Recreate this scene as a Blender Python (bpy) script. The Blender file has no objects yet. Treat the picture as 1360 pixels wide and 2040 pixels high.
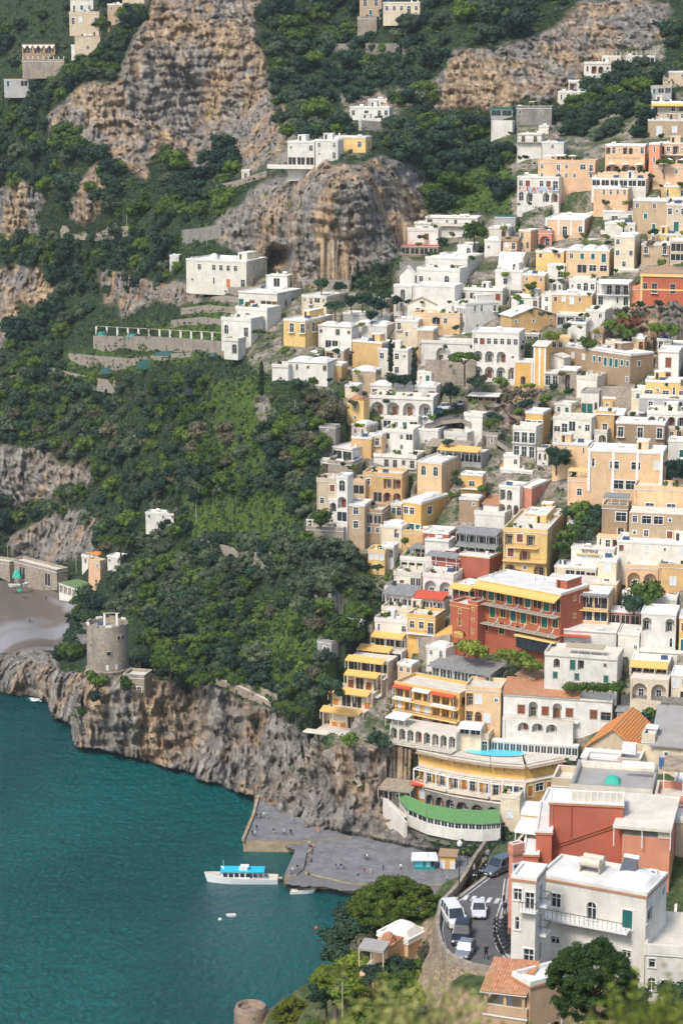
import bpy, math, random
import numpy as np
from mathutils import Matrix, Vector
R = math.radians
rnd = random.Random(7)
rng = np.random.default_rng(11)
S = bpy.context.scene
COL = S.collection
# ------------------------------------------------------------------ camera model (photograph is 1360 x 2040, focal 4400 px)
F = 4400.0; PITCH = R(11.9); HC = 194.0
CP, SP = math.cos(PITCH), math.sin(PITCH)
def ray(px, py):
    xc = (px-680.0)/F; yc = -(py-1020.0)/F
    y = CP + yc*SP; z = -SP + yc*CP
    return xc/y, z/y                       # per metre of forward distance
def at(px, py, D):                         # point at forward distance D along the line of sight
    a, b = ray(px, py); return Vector((a*D, D, HC + b*D))
def atz(px, py, z):                        # point at height z
    a, b = ray(px, py); D = (z-HC)/b; return Vector((a*D, D, z))
# ------------------------------------------------------------------ materials
def nd(nt, t, **kw):
    n = nt.nodes.new(t)
    for k, v in kw.items():
        if k == 'inp':
            for i, w in v.items(): n.inputs[i].default_value = w
        else: setattr(n, k, v)
    return n
def new_mat(name):
    m = bpy.data.materials.new(name); m.use_nodes = True
    nt = m.node_tree; b = nt.nodes['Principled BSDF']; return m, nt, b
def rampn(nt, stops, src):
    r = nd(nt, 'ShaderNodeValToRGB'); e = r.color_ramp.elements
    while len(e) < len(stops): e.new(0.5)
    for k, (p, c) in enumerate(stops):
        e[k].position = p; e[k].color = (c[0], c[1], c[2], 1) if hasattr(c, '__len__') else (c, c, c, 1)
    nt.links.new(src, r.inputs[0]); return r.outputs[0]
def noise(nt, vec, scale, detail=3, rough=.55, dist=0):
    n = nd(nt, 'ShaderNodeTexNoise', inp={'Scale': scale, 'Detail': detail, 'Roughness': rough, 'Distortion': dist})
    if vec is not None: nt.links.new(vec, n.inputs['Vector'])
    return n.outputs['Fac']
def mapped(nt, src, sc=(1, 1, 1)):
    m = nd(nt, 'ShaderNodeMapping', inp={'Scale': sc}); nt.links.new(src, m.inputs['Vector']); return m.outputs[0]
def mixc(nt, f, a, b, mode='MIX'):
    m = nd(nt, 'ShaderNodeMix', data_type='RGBA', blend_type=mode)
    for sock, v in ((m.inputs[0], f), (m.inputs[6], a), (m.inputs[7], b)):
        if hasattr(v, 'is_output') or isinstance(v, bpy.types.NodeSocket): nt.links.new(v, sock)
        elif hasattr(v, '__len__'): sock.default_value = (v[0], v[1], v[2], 1)
        else: sock.default_value = v
    return m.outputs[2]
def math_(nt, op, a, b=0.0, clamp=False):
    m = nd(nt, 'ShaderNodeMath', operation=op, use_clamp=clamp)
    for k, v in ((0, a), (1, b)):
        if isinstance(v, bpy.types.NodeSocket): nt.links.new(v, m.inputs[k])
        else: m.inputs[k].default_value = v
    return m.outputs[0]
def bumpn(nt, b, h, strength, dist):
    n = nd(nt, 'ShaderNodeBump', inp={'Strength': strength, 'Distance': dist}); nt.links.new(h, n.inputs['Height'])
    nt.links.new(n.outputs[0], b.inputs['Normal'])
_mats = {}
def stucco(name, col, stain_shade=.35, dirt=(.30, .24, .17)):
    """painted plaster: slow tone drift, rain streaks, patches where the paint has gone, strengthened for the tint of shaded walls"""
    if name in _mats: return _mats[name]
    m, nt, b = new_mat(name)
    pos = nd(nt, 'ShaderNodeNewGeometry').outputs['Position']
    oi = nd(nt, 'ShaderNodeObjectInfo').outputs['Random']
    a = noise(nt, pos, .35, 4, .6); s = noise(nt, mapped(nt, pos, (1, 1, .16)), 1.5, 4, .65)
    p = noise(nt, pos, .9, 5, .7)
    dk = tuple(c*.80 for c in col); lt = tuple(min(.9, c*1.06) for c in col)
    c = rampn(nt, [(.3, dk), (.7, lt)], a)
    f = rampn(nt, [(.50, 0.), (.72, 1.)], s); f = math_(nt, 'MULTIPLY', f, stain_shade)
    c = mixc(nt, f, c, tuple(col[k]*.45+dirt[k]*.45 for k in range(3)))
    f2 = rampn(nt, [(.60, 0.), (.68, 1.)], p); f2 = math_(nt, 'MULTIPLY', f2, stain_shade*.8)
    c = mixc(nt, f2, c, dirt)
    v = math_(nt, 'MULTIPLY_ADD', oi, .16); v.node.inputs[2].default_value = .92
    hs = nd(nt, 'ShaderNodeHueSaturation'); nt.links.new(c, hs.inputs['Color']); nt.links.new(v, hs.inputs['Value'])
    nt.links.new(hs.outputs[0], b.inputs['Base Color']); b.inputs['Roughness'].default_value = .9
    bumpn(nt, b, p, .25, .08)
    _mats[name] = m; return m
def plain(name, col, rough=.6, metal=0., var=.12, spec=None):
    if name in _mats: return _mats[name]
    m, nt, b = new_mat(name)
    pos = nd(nt, 'ShaderNodeNewGeometry').outputs['Position']
    a = noise(nt, pos, 1.3, 3)
    c = rampn(nt, [(.3, tuple(x*(1-var) for x in col)), (.7, tuple(min(1, x*(1+var*.5)) for x in col))], a)
    nt.links.new(c, b.inputs['Base Color']); b.inputs['Roughness'].default_value = rough; b.inputs['Metallic'].default_value = metal
    if spec is not None: b.inputs['Specular IOR Level'].default_value = spec
    _mats[name] = m; return m
def stonework(name, c1, c2, sc=1.6, mortar=(.30, .26, .2)):
    if name in _mats: return _mats[name]
    m, nt, b = new_mat(name)
    pos = nd(nt, 'ShaderNodeNewGeometry').outputs['Position']
    v = nd(nt, 'ShaderNodeTexVoronoi', inp={'Scale': sc, 'Randomness': .9}); nt.links.new(mapped(nt, pos, (1, 1, 1.7)), v.inputs['Vector'])
    e = nd(nt, 'ShaderNodeTexVoronoi', feature='DISTANCE_TO_EDGE', inp={'Scale': sc, 'Randomness': .9}); nt.links.new(mapped(nt, pos, (1, 1, 1.7)), e.inputs['Vector'])
    sx = nd(nt, 'ShaderNodeSeparateColor'); nt.links.new(v.outputs['Color'], sx.inputs[0])
    c = mixc(nt, sx.outputs[0], c1, c2)
    c = mixc(nt, rampn(nt, [(.02, 1.), (.10, 0.)], e.outputs[0]), c, mortar)
    c = mixc(nt, math_(nt, 'MULTIPLY', rampn(nt, [(.45, 0.), (.7, 1.)], noise(nt, mapped(nt, pos, (1, 1, .4)), .35, 4, .6)), .55), c, tuple(x*.5 for x in c1))
    nt.links.new(c, b.inputs['Base Color']); b.inputs['Roughness'].default_value = .95
    bumpn(nt, b, e.outputs[0], .5, .1); _mats[name] = m; return m
def tiles(name, c1, c2):
    if name in _mats: return _mats[name]
    m, nt, b = new_mat(name)
    tc = nd(nt, 'ShaderNodeTexCoord').outputs['Object']
    w = nd(nt, 'ShaderNodeTexWave', inp={'Scale': 1.1, 'Distortion': .3, 'Detail': 1.0}); nt.links.new(tc, w.inputs['Vector'])
    n = noise(nt, tc, 2.2, 4, .7); n2 = noise(nt, tc, .5, 2)
    c = rampn(nt, [(.3, c1), (.65, c2)], n)
    c = mixc(nt, math_(nt, 'MULTIPLY', rampn(nt, [(.0, 1.), (.35, 0.)], w.outputs['Fac']), .45), c, tuple(x*.4 for x in c1))
    c = mixc(nt, math_(nt, 'MULTIPLY', rampn(nt, [(.5, 0.), (.7, 1.)], n2), .4), c, (.34, .30, .22))
    nt.links.new(c, b.inputs['Base Color']); b.inputs['Roughness'].default_value = .9
    bumpn(nt, b, w.outputs['Fac'], .6, .1); _mats[name] = m; return m
def leafmat(name, dark, light, var=.25, rough=.75):
    """leaves: every tree has its own tone, clumps differ within one crown"""
    if name in _mats: return _mats[name]
    m, nt, b = new_mat(name)
    pos = nd(nt, 'ShaderNodeNewGeometry').outputs['Position']
    oi = nd(nt, 'ShaderNodeObjectInfo').outputs['Random']
    n = noise(nt, pos, .55, 3, .7); n2 = noise(nt, pos, 3.0, 2, .7)
    f = math_(nt, 'ADD', math_(nt, 'MULTIPLY', n, .75), math_(nt, 'MULTIPLY', oi, .35))
    f = math_(nt, 'ADD', f, math_(nt, 'MULTIPLY', n2, .25))
    c = rampn(nt, [(.38, dark), (.92, light)], f)
    nt.links.new(c, b.inputs['Base Color']); b.inputs['Roughness'].default_value = rough
    b.inputs['Specular IOR Level'].default_value = .25
    _mats[name] = m; return m
# ------------------------------------------------------------------ mesh collector
class MB:
    def __init__(s): s.v = []; s.f = []; s.m = []; s.mats = []
    def mi(s, mat):
        if mat not in s.mats: s.mats.append(mat)
        return s.mats.index(mat)
    def poly(s, pts, mat):
        k = len(s.v); s.v += [tuple(p) for p in pts]; s.f.append(tuple(range(k, k+len(pts)))); s.m.append(s.mi(mat))
    def box(s, x0, x1, y0, y1, z0, z1, mat, top=None):
        k = len(s.v); i = s.mi(mat)
        s.v += [(x0,y0,z0),(x1,y0,z0),(x1,y1,z0),(x0,y1,z0),(x0,y0,z1),(x1,y0,z1),(x1,y1,z1),(x0,y1,z1)]
        s.f += [(k,k+3,k+2,k+1),(k,k+1,k+5,k+4),(k+1,k+2,k+6,k+5),(k+2,k+3,k+7,k+6),(k+3,k,k+4,k+7),(k+4,k+5,k+6,k+7)]
        s.m += [i]*5 + [s.mi(top) if top else i]
    def bar(s, a, b, w, mat, n=4, w2=None):
        a, b = Vector(a), Vector(b); d = (b-a)
        if d.length < 1e-6: return
        q = d.to_track_quat('Z', 'Y'); w2 = w if w2 is None else w2; k = len(s.v); i = s.mi(mat)
        for p, r_ in ((a, w), (b, w2)):
            for j in range(n):
                t = 2*math.pi*(j+.5)/n
                s.v.append(tuple(p + q @ Vector((math.cos(t)*r_, math.sin(t)*r_, 0))))
        for j in range(n):
            s.f.append((k+j, k+(j+1)%n, k+n+(j+1)%n, k+n+j)); s.m.append(i)
        s.f.append(tuple(k+n-1-j for j in range(n))); s.f.append(tuple(k+n+j for j in range(n))); s.m += [i, i]
    def lathe(s, prof, mat, n=16, c=(0, 0), a0=0, a1=2*math.pi):
        k = len(s.v); i = s.mi(mat); full = abs(a1-a0-2*math.pi) < 1e-6; cols = n if full else n+1
        for (r_, z) in prof:
            for j in range(cols):
                t = a0+(a1-a0)*j/n; s.v.append((c[0]+r_*math.cos(t), c[1]+r_*math.sin(t), z))
        for q in range(len(prof)-1):
            for j in range(n):
                j2 = (j+1) % cols
                s.f.append((k+q*cols+j, k+q*cols+j2, k+(q+1)*cols+j2, k+(q+1)*cols+j)); s.m.append(i)
    def vault(s, x0, x1, y0, y1, z, h, mat, nx=8, ny=6):
        """soft pillow dome of the local kind"""
        k = len(s.v); i = s.mi(mat)
        for b in range(ny+1):
            for a in range(nx+1):
                u = a/nx*2-1; w = b/ny*2-1
                e = (max(0, 1-abs(u)**2.4)*max(0, 1-abs(w)**2.4))**.5
                s.v.append((x0+(x1-x0)*a/nx, y0+(y1-y0)*b/ny, z+h*e))
        for b in range(ny):
            for a in range(nx):
                p = k+b*(nx+1)+a; s.f.append((p, p+1, p+nx+2, p+nx+1)); s.m.append(i)
    def mesh(s, name, smooth=False):
        me = bpy.data.meshes.new(name); me.from_pydata(s.v, [], s.f)
        for mt in s.mats: me.materials.append(mt)
        me.polygons.foreach_set('material_index', s.m)
        if smooth: me.polygons.foreach_set('use_smooth', [True]*len(s.f))
        me.update(); return me
    def build(s, name, parent=None, loc=None, rz=0, smooth=False, mw=None):
        return put(name, s.mesh(name, smooth), parent, loc, rz, mw)
def put(name, data, parent=None, loc=None, rz=0, mw=None):
    o = bpy.data.objects.new(name, data); COL.objects.link(o)
    if parent is not None: o.parent = parent
    if mw is not None: o.matrix_basis = mw
    else:
        if loc is not None: o.location = loc
        if rz: o.rotation_euler = (0, 0, rz)
    return o
def tag(o, label=None, cat=None, group=None, kind=None):
    if label: o['label'] = label
    if cat: o['category'] = cat
    if group: o['group'] = group
    if kind: o['kind'] = kind
    return o
def np_mesh(name, V, Q, mats, midx=None, smooth=False):
    me = bpy.data.meshes.new(name); n = len(V); m = len(Q); w = Q.shape[1]
    me.vertices.add(n); me.vertices.foreach_set('co', np.asarray(V, np.float32).ravel())
    me.loops.add(m*w); me.loops.foreach_set('vertex_index', np.asarray(Q, np.int32).ravel())
    me.polygons.add(m); me.polygons.foreach_set('loop_start', np.arange(0, m*w, w, dtype=np.int32))
    for mt in mats: me.materials.append(mt)
    if midx is not None: me.polygons.foreach_set('material_index', np.asarray(midx, np.int32))
    if smooth: me.polygons.foreach_set('use_smooth', np.ones(m, bool))
    me.update(calc_edges=True); me.validate(); return me
# ------------------------------------------------------------------ numpy noise
_perm = rng.permutation(256).astype(np.int64); _val = rng.random(256)
def vnoise(P):
    P = np.asarray(P, float); I = np.floor(P).astype(np.int64); f = P-I; f = f*f*(3-2*f); out = 0
    for dx in (0, 1):
        for dy in (0, 1):
            for dz in (0, 1):
                h = _perm[(_perm[(_perm[(I[:,0]+dx) & 255]+I[:,1]+dy) & 255]+I[:,2]+dz) & 255]
                w = (f[:,0] if dx else 1-f[:,0])*(f[:,1] if dy else 1-f[:,1])*(f[:,2] if dz else 1-f[:,2])
                out = out + w*_val[h]
    return out
def fbm(P, oct=4, gain=.5, ridged=False):
    a = 1.; t = 0.; s = 0.; P = np.asarray(P, float)
    for k in range(oct):
        n = vnoise(P*(2.03**k)+17.3*k)
        if ridged: n = 1-abs(2*n-1)
        s = s+a*n; t += a; a *= gain
    return s/t
def tps_fit(xy, z):
    xy = np.asarray(xy, float); n = len(xy); r = np.linalg.norm(xy[:,None]-xy[None], axis=2)
    K = np.where(r > 0, r*r*np.log(r+1e-12), 0)+np.eye(n)*1e-3; Pm = np.hstack([np.ones((n,1)), xy])
    A = np.zeros((n+3, n+3)); A[:n,:n] = K; A[:n,n:] = Pm; A[n:,:n] = Pm.T
    return xy, np.linalg.solve(A, np.concatenate([z, np.zeros(3)]))
def tps_eval(fit, q):
    xy, w = fit; q = np.asarray(q, float); out = np.empty(len(q))
    for i in range(0, len(q), 20000):
        c = q[i:i+20000]; r2 = ((c[:,None]-xy[None])**2).sum(2)
        out[i:i+20000] = (.5*r2*np.log(r2+1e-12)) @ w[:-3]+w[-3]+c @ w[-2:]
    return out
def inpoly(q, poly):
    x, y = q[:,0], q[:,1]; r = np.zeros(len(q), bool); n = len(poly)
    for i in range(n):
        x0, y0 = poly[i]; x1, y1 = poly[(i+1) % n]
        if y0 == y1: continue
        r ^= ((y0 > y) != (y1 > y)) & (x < (x1-x0)*(y-y0)/(y1-y0)+x0)
    return r
# ------------------------------------------------------------------ far hillside: distance of the slope seen along each line of sight
def dz_(py, z): a, b = ray(680, py); return (z-HC)/b
CT = [(0,1388,'z',0),(95,1400,'z',0),(145,1492,'z',0),(270,1515,'z',0),(390,1555,'z',0),(510,1592,'z',1),(620,1640,'z',2),
 (800,1712,'z',3),(900,1725,'z',3),(1000,1725,'z',4),(1200,1725,'z',8),(1360,1720,'z',8),
 (210,1342,'z',21),(100,1310,'z',10),(30,1325,'z',8),(150,1400,'z',12),(0,1310,'z',1),(110,1285,'z',1.5),(0,1150,'z',3),(120,1165,'z',4),(190,1190,'z',6),
 (60,1120,830),(100,1050,840),(0,950,865),(0,850,885),(200,900,830),(0,700,930),(100,500,980),(0,300,1030),(0,0,1130),(300,0,1012),
 (100,200,1005),(300,300,962),(300,150,985),(200,400,930),(400,330,945),(400,420,850),(300,480,880),(200,600,925),(550,300,880),(500,100,985),(650,0,1030),(650,150,965),(650,330,764),(740,290,785),
 (650,560,740),(500,400,806),(500,500,795),(820,400,775),(450,590,758),(300,660,815),(200,655,885),(300,760,790),(380,700,752),(400,850,712),(500,760,680),
 (600,790,660),(200,790,865),(300,900,765),(400,1000,690),(500,1050,650),(600,1100,605),(300,1100,715),(250,1150,705),(300,1200,670),
 (300,1300,625),(300,1350,605),(450,1350,592),(560,1400,575),(500,1200,625),(650,1250,572),(650,1400,555),(640,1480,546),(450,1450,582),(700,1560,540),(600,1500,556),
 (700,1500,545),(850,1500,538),(850,1600,530),(1000,1480,536),(1000,1600,527),(1150,1500,532),(1360,1500,520),(800,1350,565),(950,1300,560),(1150,1300,550),(1300,1400,530),(750,1200,592),
 (1100,1150,582),(1300,1200,562),(700,1050,620),(900,1000,623),(1100,1000,613),(1300,1000,590),(850,830,662),(1100,850,648),
 (1300,850,630),(700,720,690),(900,720,684),(1100,700,678),(1300,700,665),(900,560,722),(1100,560,712),(1300,560,698),(850,440,775),
 (1100,420,752),(1300,420,735),(1050,300,805),(1300,300,775),(740,240,860),(900,250,865),(1150,180,870),(1300,200,830),
 (900,150,882),(900,0,950),(1200,50,905),(1340,0,940),
 (-300,0,1250),(-300,600,1100),(-300,1100,900),(-300,1400,'z',0),(300,-300,1250),(900,-300,1180),(1400,-300,1150),
 (1650,200,850),(1650,700,640),(1650,1200,545),(1650,1700,450)]
_xy = [(c[0], c[1]) for c in CT]; _dd = [dz_(c[1], c[3]) if c[2] == 'z' else c[2] for c in CT]
FIT = tps_fit(np.array(_xy)/1000., np.log(np.array(_dd, float)))
def depth(px, py): return float(np.exp(tps_eval(FIT, [(px/1000., py/1000.)]))[0])
def ground(px, py, lift=0):
    p = at(px, py, depth(px, py)); p.z += lift; return p
SEA = [(-900,1388),(0,1388),(60,1392),(95,1400),(104,1436),(142,1448),(140,1478),(150,1492),(200,1498),(232,1505),(270,1515),(330,1530),(385,1545),(392,1556),(430,1560),
 (452,1578),(510,1592),(505,1640),(480,1690),(560,1690),(600,1700),(566,1765),(700,1775),(900,1790),(2000,1800),(2000,2600),(-900,2600)]
SUN_E, SUN_ANG, SKY_E, HAZE, EXPO = 2.0, 12.0, .15, .00005, .56
# ------------------------------------------------------------------ ground cover zones
ROCK = [
 [(88,235),(130,205),(180,165),(225,160),(262,80),(300,20),(300,-80),(505,-80),(512,40),(530,130),(545,210),(600,262),(540,330),(478,340),(440,300),(395,345),(330,300),(300,350),(240,330),(200,300),(130,285)],
 [(690,190),(760,170),(830,190),(880,140),(900,100),(1000,90),(1060,70),(1130,30),(1200,-10),(1330,10),(1350,80),(1230,95),(1150,150),(1090,200),(1000,215),(850,215),(700,215)],
 [(478,400),(500,370),(560,345),(640,325),(740,318),(838,335),(842,380),(850,440),(810,500),(760,530),(700,560),(590,572),(545,520),(480,512),(418,470),(430,430)],
 [(140,420),(150,360),(200,315),(246,330),(236,370),(190,440),(150,440)],[(-50,380),(60,370),(85,440),(60,480),(-50,500)],
 [(-60,520),(80,540),(108,580),(100,630),(40,600),(20,690),(-60,720)],[(200,545),(262,548),(255,600),(205,610)],
 [(-60,890),(60,890),(130,930),(210,930),(180,970),(110,1000),(-60,1000)],[(20,1080),(60,1030),(160,1010),(200,1060),(190,1110),(110,1125),(30,1110)],
 [(-60,1300),(100,1290),(120,1330),(170,1345),(250,1340),(300,1360),(440,1372),(545,1420),(600,1460),(640,1490),(700,1540),(800,1620),(860,1690),(900,1780),(500,1800),(-60,1500)],
 [(655,1480),(800,1480),(830,1500),(790,1600),(700,1570),(640,1520)],
 [(1000,770),(1060,760),(1100,800),(1050,860),(960,840)],[(1270,600),(1360,600),(1400,700),(1250,690)],[(510,800),(545,790),(530,840),(500,850)],[(590,1180),(660,1170),(690,1200),(620,1225)],
 [(1080,560-340),(1130,240),(1120,300),(1085,290)],[(240,560),(380,570),(385,600),(300,600),(250,640)]]
LUSH = [[(360,990),(560,985),(590,1040),(560,1090),(420,1080),(370,1060)],[(410,770),(520,740),(560,830),(540,960),(450,980),(430,880)],[(280,640),(450,640),(450,700),(130,700),(140,740),(440,720)],
 [(480,1200),(640,1210),(700,1330),(560,1380),(470,1330)],[(370,610),(450,590),(450,640),(380,640)],[(850,340),(1030,330),(1100,410),(900,430)],[(1250,1410),(1400,1400),(1400,1470),(1280,1470)],[(740,1110),(790,1130),(700,1250),(640,1230),(700,1160)]]
TOWN = [[(1000,260),(1400,180),(1500,260),(1500,1500),(800,1500),(640,1490),(700,1300),(760,1200),(740,1110),(610,1050),(640,870),(690,800),(540,740),(450,700),(450,590),(370,590),(380,520),(560,550),(780,590),(820,430),(1020,430)],
 [(540,270),(740,260),(740,300),(540,340)],[(690,190),(800,190),(800,240),(690,240)],[(1090,120),(1330,90),(1330,130),(1100,210)]]
BEACH = [(-200,1150),(60,1160),(140,1190),(215,1210),(210,1290),(118,1300),(90,1298),(-200,1312)]
PLAZA = [(600,1650),(700,1660),(830,1690),(900,1700),(1000,1700),(1000,1800),(560,1800),(560,1700)]
def rockmat():
    m, nt, b = new_mat('hillside')
    pos = nd(nt, 'ShaderNodeNewGeometry').outputs['Position']
    at_ = nd(nt, 'ShaderNodeAttribute', attribute_name='cover'); sp = nd(nt, 'ShaderNodeSeparateColor'); nt.links.new(at_.outputs['Color'], sp.inputs[0])
    rock, lush, town = sp.outputs[0], sp.outputs[1], sp.outputs[2]
    n1 = noise(nt, mapped(nt, pos, (1, 1, .45)), .045, 5, .65, .6); n2 = noise(nt, mapped(nt, pos, (1, .4, .24)), .38, 5, .72, .6); n3 = noise(nt, pos, .9, 5, .75); n4 = noise(nt, mapped(nt, pos, (.5, .2, 1.6)), .5, 4, .7, .5)
    sz = nd(nt, 'ShaderNodeSeparateXYZ'); nt.links.new(pos, sz.inputs[0]); lowz = math_(nt,'MULTIPLY',rampn(nt,[(.0,1.),(.55,0.)],math_(nt,'MULTIPLY',sz.outputs[2],.01)),.06)
    grey = rampn(nt, [(.3, (.10, .092, .085)), (.5, (.26, .235, .205)), (.72, (.45, .41, .35))], n2)
    tan = rampn(nt, [(.3, (.15, .10, .06)), (.5, (.42, .285, .16)), (.72, (.62, .47, .29))], n2)
    c = mixc(nt, rampn(nt, [(.46, 0.), (.57, .9)], math_(nt,'SUBTRACT',n1,lowz)), grey, tan)
    n7 = noise(nt, mapped(nt, pos, (1, .3, .07)), .30, 5, .7, .4); c = mixc(nt, math_(nt, 'MULTIPLY', rampn(nt, [(.50, 0.), (.66, 1.)], n7), .55), c, (.085, .075, .068))
    c = mixc(nt, math_(nt, 'MULTIPLY', rampn(nt, [(.38, 1.), (.50, 0.)], n4), .45), c, (.07, .06, .055))
    c = mixc(nt, math_(nt, 'MULTIPLY', rampn(nt, [(.58, 0.), (.66, 1.)], n3), .75), c, (.035, .05, .028))
    earth = rampn(nt, [(.40, (.010, .022, .012)), (.55, (.035, .055, .022)), (.78, (.17, .14, .08))], n3)
    grass = rampn(nt, [(.35, (.03, .06, .015)), (.6, (.09, .14, .025)), (.78, (.20, .20, .06))], n3)
    vv = nd(nt,'ShaderNodeTexVoronoi', inp={'Scale': 1.3}); nt.links.new(mapped(nt,pos,(1,1,1.8)), vv.inputs['Vector']); sv = nd(nt,'ShaderNodeSeparateColor'); nt.links.new(vv.outputs['Color'], sv.inputs[0])
    n5 = noise(nt, pos, .12, 4, .6)
    paved = mixc(nt, rampn(nt,[(.42,0.),(.56,1.)],n5), rampn(nt, [(.0, (.15, .13, .10)), (1., (.38, .33, .26))], sv.outputs[0]), rampn(nt, [(.35, (.03, .05, .02)), (.6, (.10, .12, .05)), (.75, (.26, .22, .16))], n3))
    d = mixc(nt, lush, earth, grass); d = mixc(nt, town, d, paved); d = mixc(nt, rock, d, c)
    beach = nd(nt, 'ShaderNodeAttribute', attribute_name='shore_crack_shade'); sb = nd(nt, 'ShaderNodeSeparateColor'); nt.links.new(beach.outputs['Color'], sb.inputs[0])
    bn = noise(nt, mapped(nt, pos, (1, .35, 1)), .028, 3, .5, .8)
    bc = rampn(nt, [(.38, (.28, .275, .275)), (.43, (.17, .14, .115)), (.56, (.15, .12, .095)), (.63, (.28, .27, .27))], bn)
    d = mixc(nt, sb.outputs[0], d, bc); d = mixc(nt, sb.outputs[1], d, rampn(nt, [(.3, (.14, .135, .13)), (.7, (.23, .22, .21))], n3))
    d = mixc(nt, math_(nt, 'MULTIPLY', sb.outputs[2], .8), d, (.045, .04, .032))
    nt.links.new(d, b.inputs['Base Color']); b.inputs['Roughness'].default_value = .95; b.inputs['Specular IOR Level'].default_value = .2
    h = math_(nt, 'ADD', n2, n3); bumpn(nt, b, h, .8, .45); return m
def build_hillside(foot):
    gx = np.concatenate([np.arange(-900, -60, 30), np.arange(-60, 1420, 2.6), np.arange(1420, 2000, 30)])
    gy = np.concatenate([np.arange(-420, -40, 20), np.arange(-40, 1830, 2.6)])
    X, Y = np.meshgrid(gx, gy); q = np.stack([X.ravel(), Y.ravel()], 1); n = len(q)
    D = np.exp(tps_eval(FIT, q/1000.))
    # wobble zone borders so they do not read as polygons
    w1 = fbm(np.stack([q[:,0]/40, q[:,1]/40, np.zeros(n)], 1), 4)-.5; w2 = fbm(np.stack([q[:,0]/40, q[:,1]/40, np.ones(n)*9], 1), 4)-.5
    qw = q+np.stack([w1, w2], 1)*46
    def soft(polys):
        a = np.zeros(n)
        for ox, oy in ((0,0),(5,0),(-5,0),(0,5),(0,-5)):
            h = np.zeros(n, bool)
            for p in polys: h |= inpoly(qw+(ox, oy), p)
            a += h/5.
        return a
    rock = soft(ROCK); lush = soft(LUSH); town = soft(TOWN)
    bq = q+np.stack([w1, w2], 1)*10; beach = inpoly(bq, BEACH).astype(float); plaza = inpoly(q, PLAZA).astype(float)
    edge = soft([[(x+(30 if 0 else 0), y) for x, y in p] for p in ROCK]); rock = rock*(1-plaza)*(1-beach)
    sea = inpoly(q+np.stack([w1, w2], 1)*14, SEA)
    yc = -(q[:,1]-1020)/F; yy = CP+yc*SP; bz = (-SP+yc*CP)/yy; ax = (q[:,0]-680)/F/yy
    flat = np.maximum(beach, plaza)
    Dp = np.where(bz < -.05, (2.2-HC)/np.minimum(bz, -.05), D); D = np.where(plaza > 0, Dp, D)
    P = np.stack([ax*D, D, HC+bz*D], 1)
    # rock relief
    wp = (fbm(P/26.+50, 3)-.5)*14; PN = np.stack([P[:,0]*.93+P[:,2]*.34+wp, P[:,1]*.35, P[:,2]*.93-P[:,0]*.30+wp*.6], 1)
    big = fbm(PN/np.array([12., 12., 30.]), 5, .55, True); mid = fbm(PN/np.array([3.6, 3.6, 14.]), 4, .6, True); led = fbm(PN/np.array([10., 10., 2.6])+5, 3, .6, True); soft_ = fbm(PN/14., 4)
    st_ = P[:,2]/4.2+fbm(PN/18.,3)*2.2; st_ = (st_-np.floor(st_)); st_ = np.clip((st_-.15)/.25,0,1)*np.clip((1-st_)/.12,0,1)
    crk = fbm(PN/np.array([2.2,2.2,7.])+31, 3, .6, True); crk = np.clip((crk-.62)/.2, 0, 1)
    disp = rock*((st_-.6)*1.5-crk*2.6)+rock*((big-.6)*17+(mid-.5)*5.4+(led-.5)*1.6)+(1-rock)*(1-flat)*(1-town)*(soft_-.5)*5+town*(soft_-.5)*1.5
    cave = np.exp(-(((q[:,0]-556)/24)**4+((q[:,1]-520)/26)**4)); disp = disp*(1-cave)-cave*20
    D2 = D-disp*1.0; P = np.stack([ax*D2, D2, HC+bz*D2], 1)
    P[:,2] += rock*(mid-.5)*1.5
    # cut the slope away where houses stand
    for (cx, cy, ux, uy, W, Dp_, z) in foot:
        dx, dy = P[:,0]-cx, P[:,1]-cy; s = -(dx*ux+dy*uy); t = dx*(-uy)+dy*ux
        m = (s > -1.5) & (s < W+1.5) & (t > -3) & (t < Dp_+1.0) & (P[:,2] > z-.6) & (P[:,2] < z+22)
        P[m, 2] = z-.6
    # under water
    Ds = (HC+7)/np.maximum(-bz, .02); U = np.stack([ax*Ds, Ds, np.full(n, -7.)], 1)
    P = np.where(sea[:,None], U, P); low = (P[:,2] < .4) & ~sea; P[low, 2] = .4+(P[low,2]-.4)*.02
    wet = np.clip((2.2-P[:,2])/1.5, 0, 1)*rock
    nx, ny = len(gx), len(gy); idx = np.arange(n).reshape(ny, nx)
    Q = np.stack([idx[:-1,:-1], idx[1:,:-1], idx[1:,1:], idx[:-1,1:]], -1).reshape(-1, 4)
    me = np_mesh('hillside', P, Q, [rockmat()], smooth=False)
    for nm, cc in (('cover', (rock, lush, town)), ('shore_crack_shade', (beach, plaza, np.maximum(wet, rock*crk*.3)))):  # last channel: wet rock, plus the shade of cracks put into the colour
        a = me.color_attributes.new(nm, 'FLOAT_COLOR', 'POINT')
        a.data.foreach_set('color', np.stack([cc[0], cc[1], cc[2], np.ones(n)], 1).astype(np.float32).ravel())
    tag(put('hillside', me), kind='structure')
    zone = dict(crk=crk, gx=gx, gy=gy, P=P.reshape(ny, nx, 3), q=q, flatP=P, rock=rock, town=town, bare=(beach+plaza+sea) > 0); return zone
def surf(zone, px, py):
    i = min(max(int(np.searchsorted(zone['gx'], px)), 0), len(zone['gx'])-1); j = min(max(int(np.searchsorted(zone['gy'], py)), 0), len(zone['gy'])-1)
    return Vector(zone['P'][j, i])
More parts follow.
